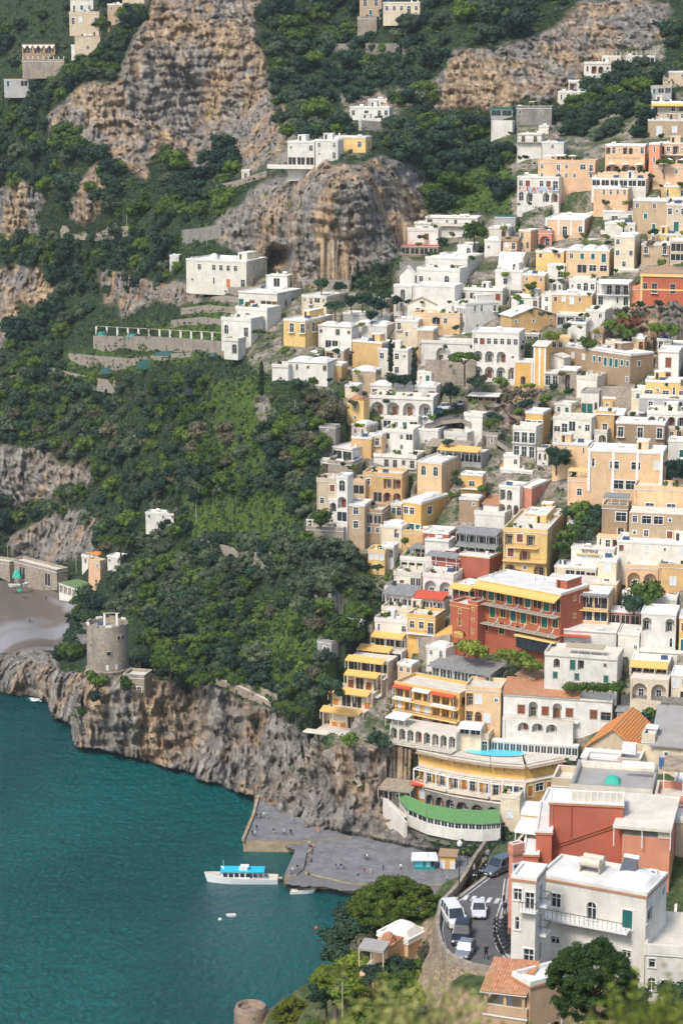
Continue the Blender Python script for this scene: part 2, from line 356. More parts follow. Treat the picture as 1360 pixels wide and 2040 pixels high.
# ------------------------------------------------------------------ near ridge on the right and the slope below the viewpoint
NEAR = [(10.5,213,100),(15,205,99),(19,213,100),(12,228,100),(19,228,100),(14.5,243,100),(20,245,100),(22,252,99),(35,215,98),(45,208,97),(28,203,96),(40,245,106),(31,250,104),(45,262,108),(24,264,96),(30,275,98),(45,285,100),
 (20,302,30),(45,330,20),(8.6,218,90),(10,206,84),(14,203,82),(18,203,86),(6,200,80),(8.8,232,90),(10.5,243,88),(6,250,84),(0,250,78),(-8,262,71),(-12,270,69),(-20,262,58),(0,280,64),(10,282,72),(-30,275,20),(0,318,0),(15,325,5),(-40,260,-5),(-15,306,-5),
 (0,213,88),(0,236,80),(20,196,97),(30,185,102),(40,175,108),(0,150,118),(20,150,121),(45,170,112),(0,90,148),(0,40,174),(30,40,175),(-15,40,160),(0,0,190),(30,0,191),(60,100,140),(-60,150,60),(-60,60,120),(70,230,95),(90,190,105),(90,300,90),(0,12,188),(70,20,180)]
NFIT = tps_fit(np.array([(a, b) for a, b, c in NEAR])/100., np.array([c for a, b, c in NEAR], float))
def nz(x, y): return float(tps_eval(NFIT, [(x/100., y/100.)])[0])
def build_near():
    gx = np.arange(-60, 91, .9); gy = np.concatenate([np.arange(-20, 120, 4.), np.arange(120, 362, .9)])
    X, Y = np.meshgrid(gx, gy); q = np.stack([X.ravel(), Y.ravel()], 1); n = len(q)
    Z = tps_eval(NFIT, q/100.); P = np.stack([q[:,0], q[:,1], Z], 1)
    road = inpoly(q, [(9.6,210),(21,204),(23,222),(23,240),(30,246),(24,262),(14,258),(13,243),(10,228)])
    cap = 194-np.where(q[:,0] < 19, .505, .480)*q[:,1]-1; P[:,2] = np.where((q[:,1] < 208)|(q[:,0] < -15), np.minimum(P[:,2], cap), P[:,2])
    P[:,2] += np.where(road, 0, (fbm(P/7., 4)-.5)*4+(fbm(P/2.2, 4, .6, True)-.5)*1.6); P[road,2] = np.minimum(P[road,2], 99.85)
    left = (q[:,0] < 9.5)&(q[:,1] > 205)&(q[:,1] < 262); P[left,2] = np.minimum(P[left,2], 96)
    nx, ny = len(gx), len(gy); idx = np.arange(n).reshape(ny, nx)
    Q = np.stack([idx[:-1,:-1], idx[:-1,1:], idx[1:,1:], idx[1:,:-1]], -1).reshape(-1, 4)
    m, nt, b = new_mat('near_slope'); pos = nd(nt, 'ShaderNodeNewGeometry').outputs['Position']; n3 = noise(nt, pos, .8, 5, .7)
    gn = nd(nt, 'ShaderNodeSeparateXYZ'); nt.links.new(nd(nt, 'ShaderNodeNewGeometry').outputs['Normal'], gn.inputs[0]); n6 = noise(nt, mapped(nt, pos, (1, 1, .3)), .7, 5, .7, .6)
    gr = rampn(nt, [(.35, (.02, .035, .010)), (.55, (.07, .095, .025)), (.75, (.22, .18, .10))], n3); rk = rampn(nt, [(.3, (.10, .07, .045)), (.5, (.30, .21, .13)), (.7, (.50, .37, .24))], n6)
    nt.links.new(mixc(nt, rampn(nt, [(.62, 1.), (.80, 0.)], math_(nt, 'ADD', gn.outputs[2], math_(nt, 'MULTIPLY', math_(nt, 'SUBTRACT', n3, .5), .5))), gr, rk), b.inputs['Base Color']); b.inputs['Roughness'].default_value = .95
    bumpn(nt, b, n3, .8, .5)
    tag(put('near_hillside', np_mesh('near_hillside', P, Q, [m], smooth=True)), kind='structure')
# ------------------------------------------------------------------ sea
def build_sea():
    m, nt, b = new_mat('sea'); pos = nd(nt, 'ShaderNodeNewGeometry').outputs['Position']
    big = noise(nt, mapped(nt, pos, (1, .6, 1)), .012, 3, .5, .5)
    c = rampn(nt, [(.35, (.0, .068, .072)), (.65, (.0, .128, .120))], big)
    nt.links.new(c, b.inputs['Base Color']); b.inputs['Roughness'].default_value = .12; b.inputs['IOR'].default_value = 1.33
    w1 = noise(nt, mapped(nt, pos, (1, .5, 1)), .75, 5, .66, .4); w2 = noise(nt, mapped(nt, pos, (.8, 1, 1)), .13, 3, .5, .3)
    h = math_(nt, 'ADD', w1, math_(nt, 'MULTIPLY', w2, 1.1)); bumpn(nt, b, h, 1.0, 2.3)
    mb = MB(); mb.poly([(-930, -50, 0), (930, -50, 0), (930, 1700, 0), (-930, 1700, 0)], m)
    tag(mb.build('sea'), kind='structure')
# ------------------------------------------------------------------ plants
LM = dict(
 oak=leafmat('oak_leaf', (.005, .020, .018), (.046, .088, .042)), olive=leafmat('olive_leaf', (.014, .032, .022), (.125, .155, .085)),
 green=leafmat('green_leaf', (.014, .042, .008), (.12, .18, .028)), lime=leafmat('lime_leaf', (.06, .10, .010), (.24, .28, .04)),
 pine=leafmat('pine_needle', (.018, .04, .008), (.10, .15, .020)), dark=leafmat('cypress_leaf', (.008, .020, .014), (.03, .055, .028)),
 brown=leafmat('dry_twigs', (.050, .048, .030), (.16, .145, .085)), yellow=leafmat('yellow_leaf', (.16, .15, .015), (.40, .36, .03)), rust=leafmat('rust_leaf', (.10, .03, .02), (.25, .09, .05)))
BARK = plain('bark', (.13, .095, .07), .95, var=.3)
def leaf_quads(C, Rr, n, ls, r_, flat=1., core=.62):
    """n leaf-sized faces spread over blobs at C with radii Rr; returns verts, quads"""
    k = r_.integers(0, len(C), n); d = r_.normal(size=(n, 3)); d /= np.linalg.norm(d, axis=1)[:,None]
    d[:,2] = np.where(d[:,2] < -.35, -d[:,2]*.5, d[:,2])
    rad = Rr[k]*(core+(1.08-core)*r_.random(n)**.5); p = C[k]+d*rad[:,None]*np.array([1, 1, flat])
    nrm = d*.8+r_.normal(size=(n, 3))*.55; nrm /= np.linalg.norm(nrm, axis=1)[:,None]
    t = np.cross(nrm, r_.normal(size=(n, 3))); t /= np.linalg.norm(t, axis=1)[:,None]; u = np.cross(nrm, t)
    s = ls*(.55+.9*r_.random(n))[:,None]; e = (.5+.5*r_.random(n))[:,None]
    V = np.stack([p-t*s, p-u*s*e, p+t*s, p+u*s*e], 1).reshape(-1, 3); Q = np.arange(4*n).reshape(n, 4); return V, Q
_ico = None
def core_balls(C, Rr, sc):
    global _ico
    if _ico is None:
        import bmesh
        bm = bmesh.new(); bmesh.ops.create_icosphere(bm, subdivisions=1, radius=1.); _ico = (np.array([v.co[:] for v in bm.verts]), np.array([[v.index for v in f.verts] for f in bm.faces])); bm.free()
    V, T = _ico; vs, fs = [], []; k = 0
    for c, r_ in zip(C, Rr): vs.append(V*r_*sc+c); fs.append(T+k); k += len(V)
    return np.concatenate(vs), np.concatenate(fs)
def crown_mesh(name, kind, seed, mat, n, ls, H=1.):
    """unit-ish crown; metres: radius about R, base at z=0 of the trunk top region"""
    r_ = np.random.default_rng(seed)
    if kind == 'round':
        m = 13; a = r_.random(m)*6.28; q = r_.random(m)**.6*2.3; C = np.stack([np.cos(a)*q, np.sin(a)*q, 2.6+r_.random(m)*3.0-q*.45], 1); Rr = 1.0+r_.random(m)*.9; fl = .85
    elif kind == 'olive':
        m = 14; a = r_.random(m)*6.28; q = r_.random(m)**.6*2.1; C = np.stack([np.cos(a)*q, np.sin(a)*q, 2.0+r_.random(m)*2.4-q*.3], 1); Rr = .7+r_.random(m)*.8; fl = .85
    elif kind == 'bush':
        m = 7; a = r_.random(m)*6.28; q = r_.random(m)**.6*1.1; C = np.stack([np.cos(a)*q, np.sin(a)*q, .3+r_.random(m)*.9], 1); Rr = .5+r_.random(m)*.5; fl = .8
    elif kind == 'umbrella':
        m = 26; a = r_.random(m)*6.28; q = r_.random(m)**.5*3.2; C = np.stack([np.cos(a)*q, np.sin(a)*q, 5.6-q*q*.10+r_.random(m)*.5], 1); Rr = .75+r_.random(m)*.45; fl = .62
    elif kind == 'cypress':
        z = np.linspace(.6, 9.2, 15); w = .95*np.sin(np.clip((z+.8)/10.4, 0, 1)*math.pi)**.6*(1-z/26); C = np.stack([r_.normal(size=15)*.12, r_.normal(size=15)*.12, z], 1); Rr = w; fl = 1.25
    V, Q = leaf_quads(C, Rr, n, ls, r_, fl)
    B, T = core_balls(C*np.array([1, 1, 1]), Rr, .72)
    if fl < .8: 
        zc = np.repeat(C[:,2], 12); B[:,2] = zc+(B[:,2]-zc)*fl
    Tq = np.concatenate([T, T[:, 2:3]], 1)
    me = bpy.data.meshes.new(name)
    A = np.concatenate([V, B]); nq = len(Q); nt_ = len(T)
    me.vertices.add(len(A)); me.vertices.foreach_set('co', A.astype(np.float32).ravel())
    L = np.concatenate([Q.ravel(), (T+len(V)).ravel()]); me.loops.add(len(L)); me.loops.foreach_set('vertex_index', L.astype(np.int32))
    me.polygons.add(nq+nt_); me.polygons.foreach_set('loop_start', np.concatenate([np.arange(nq)*4, nq*4+np.arange(nt_)*3]).astype(np.int32))
    me.materials.append(mat); me.update(calc_edges=True); return me
def trunk_mesh(kind, seed):
    r_ = random.Random(seed); mb = MB()
    if kind == 'umbrella':
        mb.bar((0,0,-1.5), (.12,.05,2.6), .24, BARK, 7, .19); mb.bar((.12,.05,2.6), (-.05,0,4.4), .19, BARK, 7, .14)
        for j in range(7):
            a = j*.9+r_.random(); q = 1.6+r_.random(); mb.bar((.05,0,3.2+j*.15), (math.cos(a)*q, math.sin(a)*q, 5.0+r_.random()*.4), .09, BARK, 5, .04)
    elif kind == 'cypress': mb.bar((0,0,-1), (0,0,2), .18, BARK, 6, .12)
    elif kind == 'bush':
        for j in range(4):
            a = j*1.6; mb.bar((0,0,-.5), (math.cos(a)*.5, math.sin(a)*.5, .8), .06, BARK, 4, .02)
    else:
        mb.bar((0,0,-1.5), (.1,.05,1.8), .24, BARK, 6, .17)
        for j in range(5):
            a = j*1.26+r_.random(); mb.bar((.1,.05,1.4+j*.15), (math.cos(a)*1.5, math.sin(a)*1.5, 3.2+r_.random()), .10, BARK, 5, .04)
    return mb.mesh('trunk')
PROTO = {}
def protos():
    for kind, nm, mats, n, ls, vs in (('round', 'oak', ('oak', 'green', 'brown'), 1500, .26, 3), ('olive', 'olive', ('olive', 'green', 'oak', 'lime'), 1300, .22, 3),
                                      ('bush', 'bush', ('oak', 'green', 'lime', 'olive', 'brown', 'yellow', 'rust'), 420, .17, 2), ('umbrella', 'pine', ('pine', 'oak'), 2600, .24, 2), ('cypress', 'cypress', ('dark',), 1500, .2, 2)):
        tr = [trunk_mesh(kind, 5+k) for k in range(2)]
        for mt in mats: PROTO[(kind, mt)] = ([crown_mesh('crown', kind, 31*k+len(mt)*7+len(kind), LM[mt], n, ls) for k in range(vs)], tr)
SPEC = {('round','oak'):'oak_tree',('round','green'):'green_tree',('round','brown'):'bare_tree',('olive','olive'):'olive_tree',('olive','green'):'low_green_tree',('olive','oak'):'low_dark_tree',('olive','lime'):'yellow_green_tree'}  # generic trees split by crown shape and leaf tone, not known species
NAMES = {'round': ('oak_tree', 'tree'), 'olive': ('olive_tree', 'tree'), 'bush': ('bush', 'bush'), 'umbrella': ('pine_tree', 'tree'), 'cypress': ('cypress_tree', 'tree')}
def plant(p, kind, mt, size, label, group=None, parts=True, sz=1., name=None):
    cr, tr = PROTO[(kind, mt)]; s = size; nm, cat = NAMES[kind]; nm = SPEC.get((kind, mt), nm)
    if name: nm, cat = name
    rz = rnd.random()*6.28; mw = Matrix.Translation(p) @ Matrix.Rotation(rz, 4, 'Z') @ Matrix.Diagonal((s, s, s*sz, 1))
    c = rnd.choice(cr)
    if parts:
        e = put(nm, None, mw=mw); put('crown', c, e); put('trunk', rnd.choice(tr), e)
    else: e = put(nm, c, mw=mw)
    tag(e, label, cat, group); return e
def big_pine(p, R_, Ht, label, seed, mat, n=26000, ls=.13, dome=.5, clumps=150, low=0.):
    """umbrella pine seen close: hundreds of small needle clumps over a dome, low = how far the crown rounds in underneath"""
    r_ = np.random.default_rng(seed); e = put('pine_tree', None, loc=p)
    a = r_.random(clumps)*6.28; q = r_.random(clumps)**.5*R_; up = R_*dome*np.sqrt(np.maximum(0, 1-(q/R_)**2))*(1+.16*np.sin(a*3+seed))
    v = r_.random(clumps); zc = np.where(v < .62, up*(.80+.25*r_.random(clumps)), up*(-low+(.8+low)*r_.random(clumps)))
    C = np.stack([np.cos(a)*q, np.sin(a)*q, Ht-R_*dome+zc], 1); Rr = R_*(.09+.08*r_.random(clumps))
    V, Q = leaf_quads(C, Rr, n, ls, r_, .8, .7); B, T = core_balls(C, Rr, .62)
    cm = np_mesh('crown', V, Q, [mat]); put('crown', cm, e); bm_ = np_mesh('branchlets', B, T, [mat]); put('inner_foliage', bm_, e)
    mb = MB(); mb.bar((0,0,-3), (.1,0,Ht*.45), .30, BARK, 9, .24); mb.bar((.1,0,Ht*.45), (0,0,Ht-R_*dome*.7), .24, BARK, 8, .16)
    for j in range(16):
        t = j*2.4; qq = R_*(.4+.4*r_.random()); z0 = Ht*.45+(Ht-R_*dome-Ht*.45)*j/16.; mb.bar((.05,0,z0), (math.cos(t)*qq, math.sin(t)*qq, Ht-R_*dome*.55), .11, BARK, 5, .04)
    mb.build('trunk', e); tag(e, label, 'tree'); return e
WOOD = [
 ([(200,0),(300,-10),(262,80),(225,160),(180,165),(130,205),(60,235),(60,180),(150,130)], 'oak', 34, (1.,1.6), 'dark oak tree on the steep ground left of the big cliff top'),
 ([(500,60),(560,200),(610,250),(690,240),(720,262),(640,285),(560,270),(520,120)], 'wood', 22, (.9,1.4), 'tree on the slope between the two cliffs'),
 ([(220,600),(380,560),(380,520),(300,520),(200,560)], 'wood', 14, (.7,1.1), 'tree beside the hillock with the orange netting'),
 # polygon, kind weights, count, size range, group/label text
 ([(-60,240),(90,245),(180,300),(250,345),(240,430),(150,450),(90,420),(60,370),(-60,380)], 'oak', 70, (1.1,1.7), 'dark oak tree on the slope under the high left cliff'),
 ([(300,330),(330,300),(400,330),(440,300),(470,340),(480,380),(430,400),(360,420),(310,380)], 'oak', 16, (1.3,1.8), 'dark oak tree at the foot of the big grey cliff'),
 ([(210,400),(480,390),(420,440),(360,450),(360,500),(300,520),(200,450)], 'mix', 40, (.8,1.3), 'green tree on the shelf below the big cliff'),
 ([(-60,480),(60,480),(200,465),(350,490),(360,520),(270,560),(260,545),(200,545),(190,620),(120,700),(20,715),(10,690),(30,640),(100,630),(110,575),(80,540),(-60,520)], 'oak', 85, (1.1,1.7), 'dark oak tree in the gully left of the terraces'),
 ([(-60,720),(20,720),(120,700),(130,740),(300,770),(430,760),(420,900),(500,1000),(380,1000),(300,1000),(210,930),(130,925),(60,890),(-60,890)], 'wood', 230, (.85,1.35), 'mixed tree in the wood below the terraces'),
 ([(500,860),(640,800),(690,830),(640,880),(620,1000),(600,1050),(560,980),(500,990),(430,980),(440,880)], 'wood', 90, (.7,1.1), 'green tree on the slope left of the town houses'),
 ([(-60,1000),(110,1000),(200,940),(300,1000),(400,1000),(360,1060),(260,1080),(200,1110),(190,1060),(60,1030),(20,1080),(-60,1110)], 'wood', 70, (.8,1.3), 'tree on the slope above the grey beach'),
 ([(210,1110),(300,1040),(380,1060),(420,1085),(540,1100),(600,1080),(740,1110),(760,1190),(700,1260),(650,1220),(620,1225),(560,1160),(480,1210),(400,1250),(280,1240),(220,1190)], 'olive', 190, (.8,1.25), 'olive tree in the grove above the watchtower'),
 ([(300,1240),(480,1210),(640,1220),(700,1270),(690,1330),(650,1400),(560,1390),(440,1360),(380,1380),(300,1330)], 'wood', 120, (.65,1.1), 'tree on the green slope above the sea cliff'),
 ([(500,-60),(700,-60),(720,60),(800,130),(830,190),(760,180),(700,200),(680,240),(600,250),(550,210),(530,110)], 'oak', 90, (1.2,1.8), 'dark oak tree on the steep slope right of the big cliff'),
 ([(830,-60),(1140,-60),(1120,30),(1000,90),(900,100),(870,150),(820,130),(740,60),(730,20)], 'oak', 60, (1.2,1.9), 'dark oak tree on the crest at the top'),
 ([(1330,0),(1400,0),(1400,180),(1330,180)], 'oak', 8, (1.2,1.7), 'dark oak tree at the top right edge'),
 ([(1170,160),(1320,120),(1340,200),(1290,230),(1280,280),(1180,285),(1130,280),(1080,250),(1120,210)], 'oak', 40, (1.1,1.6), 'dark tree in the ravine by the highest houses'),
 ([(800,260),(930,250),(1000,260),(1030,330),(1020,400),(930,425),(860,430),(850,330),(760,320),(760,280)], 'oak', 55, (1.,1.6), 'dark tree on the slope right of the orange cliff'),
 ([(780,190),(850,190),(850,230),(790,230)], 'oak', 6, (1.2,1.6), 'dark tree beside the cliff villa'),
 ([(115,1200),(165,1195),(215,1215),(262,1250),(290,1330),(262,1345),(262,1245),(170,1245),(165,1335),(120,1310),(112,1240)], 'wood', 26, (.8,1.2), 'tree around the watchtower'),
 ([(0,60),(120,20),(280,30),(240,100),(190,170),(100,210),(0,240),(-60,60)], 'wood', 45, (1.,1.5), 'tree among the high terraces at top left'),
]
MIX = {'oak': [('round','oak',.36),('olive','oak',.28),('round','green',.14),('olive','green',.10),('olive','olive',.12)], 'mix': [('round','green',.35),('olive','green',.3),('olive','oak',.2),('olive','olive',.15)],
 'wood': [('round','oak',.18),('olive','olive',.24),('round','green',.18),('olive','green',.20),('round','brown',.07),('olive','oak',.13)], 'olive': [('olive','olive',.68),('round','oak',.14),('olive','green',.18)]}
def pick(mx):
    t = rnd.random(); 
    for k, m, w in mx:
        t -= w
        if t <= 0: return k, m
    return mx[0][0], mx[0][1]
def blocked(px, py, rects):
    for (a, b, c, d) in rects:
        if a < px < b and c < py < d: return True
    return False
def plant_woods(zone, rects):
    for poly, mx, n, (s0, s1), lab in WOOD:
        xs = [p[0] for p in poly]; ys = [p[1] for p in poly]; got = 0; tries = 0; pts = []
        while got < n and tries < n*40:
            tries += 1; px = rnd.uniform(min(xs), max(xs)); py = rnd.uniform(min(ys), max(ys))
            if not inpoly(np.array([[px, py]]), poly)[0] or blocked(px, py, rects): continue
            if any(inpoly(np.array([[px, py]]), l_)[0] for l_ in LUSH) and rnd.random() < .8: continue
            if any((px-a)**2+((py-b)*1.4)**2 < 150 for a, b in pts): continue
            pts.append((px, py)); got += 1; k, m = pick(MIX[mx]); s = rnd.uniform(s0, s1)*rnd.choice((.7,.9,1.,1.15,1.35))
            p = surf(zone, px, py)
            if p.z < 3: continue
            p.z -= 1.2*s if k == 'round' else .8*s
            l2 = {'oak': 'dark', 'olive': 'grey-green', 'green': 'fresh green', 'brown': 'bare brown'}[m]
            base = lab.replace('dark ', '').replace('green tree', 'tree').replace('mixed ', '').replace('olive tree', 'tree').replace('oak tree', 'tree')
            lb = l2+' '+base; plant(p, k, m, s, lb, lb, parts=False)
def scrub(zone, rects):
    """ground cover nobody could count: low bushes over every green part of the slope, and tufts on the rock ledges"""
    V, Q, MI = [], [], []; k0 = 0; r_ = np.random.default_rng(5); mats = [LM[k] for k in ('oak', 'green', 'olive', 'lime', 'brown')]
    def tuft(p, s, mi, n=26):
        nonlocal k0
        C = np.array([[p.x, p.y, p.z+s*.25]])+r_.normal(size=(3, 3))*s*.38; v, q = leaf_quads(C, np.full(3, s*.55), n, .30, r_, .8, .3)
        V.append(v); Q.append(q+k0); MI.append(np.full(len(q), mi)); k0 += len(v)
    q, FP = zone['q'], zone['flatP']; ok = np.where((zone['rock'] < .35) & (zone['town'] < .5) & ~zone['bare'] & (q[:,0] > -80) & (q[:,0] < 1440) & (q[:,1] > -60) & (q[:,1] < 1700) & (FP[:,2] > 3))[0]
    for i in r_.choice(ok, 10000, replace=False):
        px, py = q[i]
        if blocked(px, py, rects): continue
        k_ = 1.75 if FP[i][1] > 800 else 1.; tuft(Vector(FP[i]), r_.uniform(.6, 1.4)*k_, r_.choice([0, 0, 0, 1, 2, 1, 0]), int(20*k_))
    ok = np.where((zone['rock'] < .35) & (zone['town'] > .5) & (q[:,0] < 1440) & (q[:,1] > 100) & (q[:,1] < 1560))[0]
    for i in r_.choice(ok, 2600, replace=False):
        px, py = q[i]
        if blocked(px, py-4, rects): continue
        tuft(Vector(FP[i]), r_.uniform(.4, 1.1), r_.choice([0, 1, 1, 2, 3, 4]), 14)
    for poly in LUSH:
        xs = [p[0] for p in poly]; ys = [p[1] for p in poly]; N = int((max(xs)-min(xs))*(max(ys)-min(ys))/110)
        q = np.stack([r_.uniform(min(xs), max(xs), N), r_.uniform(min(ys), max(ys), N)], 1); q = q[inpoly(q, poly)]
        for px, py in q:
            if blocked(px, py, rects): continue
            tuft(surf(zone, px, py), r_.uniform(.5, 1.2), r_.choice([1, 1, 3, 3, 0]), 18)
    for poly in ROCK:
        xs = [p[0] for p in poly]; ys = [p[1] for p in poly]; N = int((max(xs)-min(xs))*(max(ys)-min(ys))/330)
        q = np.stack([r_.uniform(min(xs), max(xs), N), r_.uniform(min(ys), max(ys), N)], 1); q = q[inpoly(q, poly)]
        f = fbm(np.stack([q[:,0]/60, q[:,1]/60, np.zeros(len(q))], 1), 3)
        for (px, py), g in zip(q, f):
            if g < .5 or blocked(px, py, rects): continue
            p = surf(zone, px, py)
            if p.z > 8: tuft(p, r_.uniform(.5, 1.5), r_.choice([0, 0, 1, 2, 4]), 18)
    o = put('undergrowth', np_mesh('undergrowth', np.concatenate(V), np.concatenate(Q), mats, np.concatenate(MI)))
    tag(o, 'tangled undergrowth of low bushes covering the green slopes and ledges', 'undergrowth', kind='stuff')
# ------------------------------------------------------------------ houses
WALL = dict(
 white=((.74,.705,.625),.3), cream=((.74,.63,.45),.35), ivory=((.74,.69,.57),.3), yellow=((.78,.53,.20),.35), gold=((.74,.44,.13),.3), ochre=((.66,.42,.18),.5),
 orange=((.74,.36,.10),.35), peach=((.75,.49,.29),.3), apricot=((.76,.52,.29),.35), tan=((.50,.37,.23),.7), brown=((.36,.25,.15),.8), red=((.46,.115,.055),.3), brick=((.42,.11,.06),.4),
 pink=((.66,.27,.18),.4), grey=((.42,.41,.39),.5), sand=((.60,.48,.33),.6), salmon=((.72,.30,.17),.3))
def wm(n):
    if n == 'stone': return stonework('rubble_stone', (.26,.22,.165), (.44,.37,.28))
    if n == 'greystone': return stonework('grey_stone', (.17,.16,.145), (.32,.30,.27))
    c, s = WALL[n]; return stucco('plaster_'+n, c, min(.95, s*1.45))  # wear strengthened to bring in the warm tint of shaded walls
ROOFW = stucco('roof_white', (.80,.775,.70), .35, (.55,.50,.42)); ROOFC = stucco('roof_cream', (.72,.66,.54), .4); ROOFG = stucco('roof_grey', (.36,.34,.31), .5)
TILE = tiles('clay_tiles', (.34,.13,.06), (.62,.30,.15)); TILEO = tiles('orange_tiles', (.62,.20,.05), (.82,.34,.09)); TILEB = tiles('old_tiles', (.30,.17,.09), (.50,.33,.20))
GLASS = plain('window_glass', (.028,.038,.045), .08, 0, .3, .6); DARKIN = plain('dark_inside', (.045,.038,.032), .9, var=.5)  # dark_inside: shade of open interiors put into a dark colour
TRIMW = plain('trim_white', (.80,.78,.73), .8); TRIMY = plain('trim_yellow', (.80,.55,.22), .8); TRIMS = plain('trim_stone', (.45,.38,.28), .9)
SHG = plain('shutter_green', (.015,.13,.11), .6); SHB = plain('shutter_brown', (.22,.07,.03), .6); SHW = plain('shutter_white', (.68,.70,.70), .6); SHO = plain('shutter_orange', (.55,.20,.04), .6)
RAIL = plain('iron_rail', (.06,.06,.06), .5); AWY = plain('awning_yellow', (.80,.46,.13), .8, var=.08); AWW = plain('awning_white', (.82,.80,.74), .8, var=.06); AWG = plain('canopy_grey', (.26,.26,.25), .9, var=.35)
AWR = plain('awning_red', (.55,.09,.04), .8); AWGR = plain('roof_green', (.12,.27,.09), .9, var=.18); AWT = plain('thatch', (.36,.29,.20), .95, var=.4); AWTL = plain('awning_teal', (.04,.42,.30), .7, var=.1)
TANK = plain('tank_white', (.78,.78,.76), .5); PANEL = plain('solar_panel', (.05,.08,.14), .15, 0, .2, .7); POT = plain('terracotta_pot', (.5,.18,.08), .9); WOODM = plain('brown_wood', (.25,.13,.06), .8)
TYPE = {  # w, h, sill, recess, arch, shutter, balcony
 'w': (.95,1.35,.95,.22,0,None), 'W': (1.9,1.6,.75,.25,0,None), 'd': (1.15,2.15,.08,.22,0,None), 'g': (1.0,1.5,.85,.1,0,SHG), 'G': (1.2,2.3,.08,.1,0,SHG),
 'r': (1.15,1.5,.8,.1,0,SHB), 'R': (1.25,2.2,.08,.1,0,SHB), 'h': (1.0,1.5,.85,.1,0,SHW), 'H': (1.2,2.2,.08,.1,0,SHW), 'y': (1.1,2.1,.08,.1,0,SHO),
 'a': (1.15,2.1,.45,.3,1,None), 'o': (.6,.65,1.4,.2,0,None), 'D': (1.2,2.2,.08,.22,0,None), 'q': (.5,1.5,.9,.2,1,None)}
_wp = {}
def winproto(t, s, trim):
    k = (t, round(s, 1), trim.name)
    if k in _wp: return _wp[k]
    s = k[1]; w, h, sill, rec, arch, sh = TYPE[t]; w *= s; h *= s
    f = MB(); b = .10*s+.03; q = w/2
    f.box(-q-b, -q, -.05, .03, 0, h, trim); f.box(q, q+b, -.05, .03, 0, h, trim)
    if not arch: f.box(-q-b*1.3, q+b*1.3, -.07, .03, h, h+b*1.2, trim)
    f.box(-q-b*1.3, q+b*1.3, -.12, .03, -.1*s, 0, trim)
    r2 = rec-.03
    if sh is None:
        for x in ([-q+.03, 0, q-.03] if w > .8 else [-q+.03, q-.03]): f.box(x-.035, x+.035, r2-.06, r2, 0, h, trim)
        f.box(-q, q, r2-.055, r2-.005, h*.62, h*.62+.06, trim); f.box(-q, q, r2-.055, r2-.005, h-.07, h, trim)
    p = MB()
    if sh is None: p.box(-q, q, r2+.002, r2+.02, 0, h, GLASS)
    else:
        p.box(-q+.01, -.015, .02, .06, .01, h-.01, sh); p.box(.015, q-.01, .02, .06, .01, h-.01, sh)
        for j in range(int(h/.22)): p.box(-q+.06, q-.06, .005, .018, .1+j*.22, .2+j*.22, sh)
    _wp[k] = (f.mesh('window'), p.mesh('pane' if sh is None else 'shutter')); return _wp[k]
_bp = {}
def balproto(w):
    w = round(w, 1)
    if w not in _bp:
        b = MB(); b.box(-w/2, w/2, -.85, 0, -.16, -.02, TRIMW)
        b.box(-w/2, w/2, -.85, -.80, .88, .93, RAIL); b.box(-w/2, -w/2+.05, -.8, 0, .88, .93, RAIL); b.box(w/2-.05, w/2, -.8, 0, .88, .93, RAIL)
        n = max(3, int(w/.35))
        for j in range(n+1): x = -w/2+.02+(w-.04)*j/n; b.box(x-.018, x+.018, -.84, -.81, -.02, .88, RAIL)
        _bp[w] = b.mesh('balcony')
    return _bp[w]
FOOT = []; RECTS = []; RECTN = []
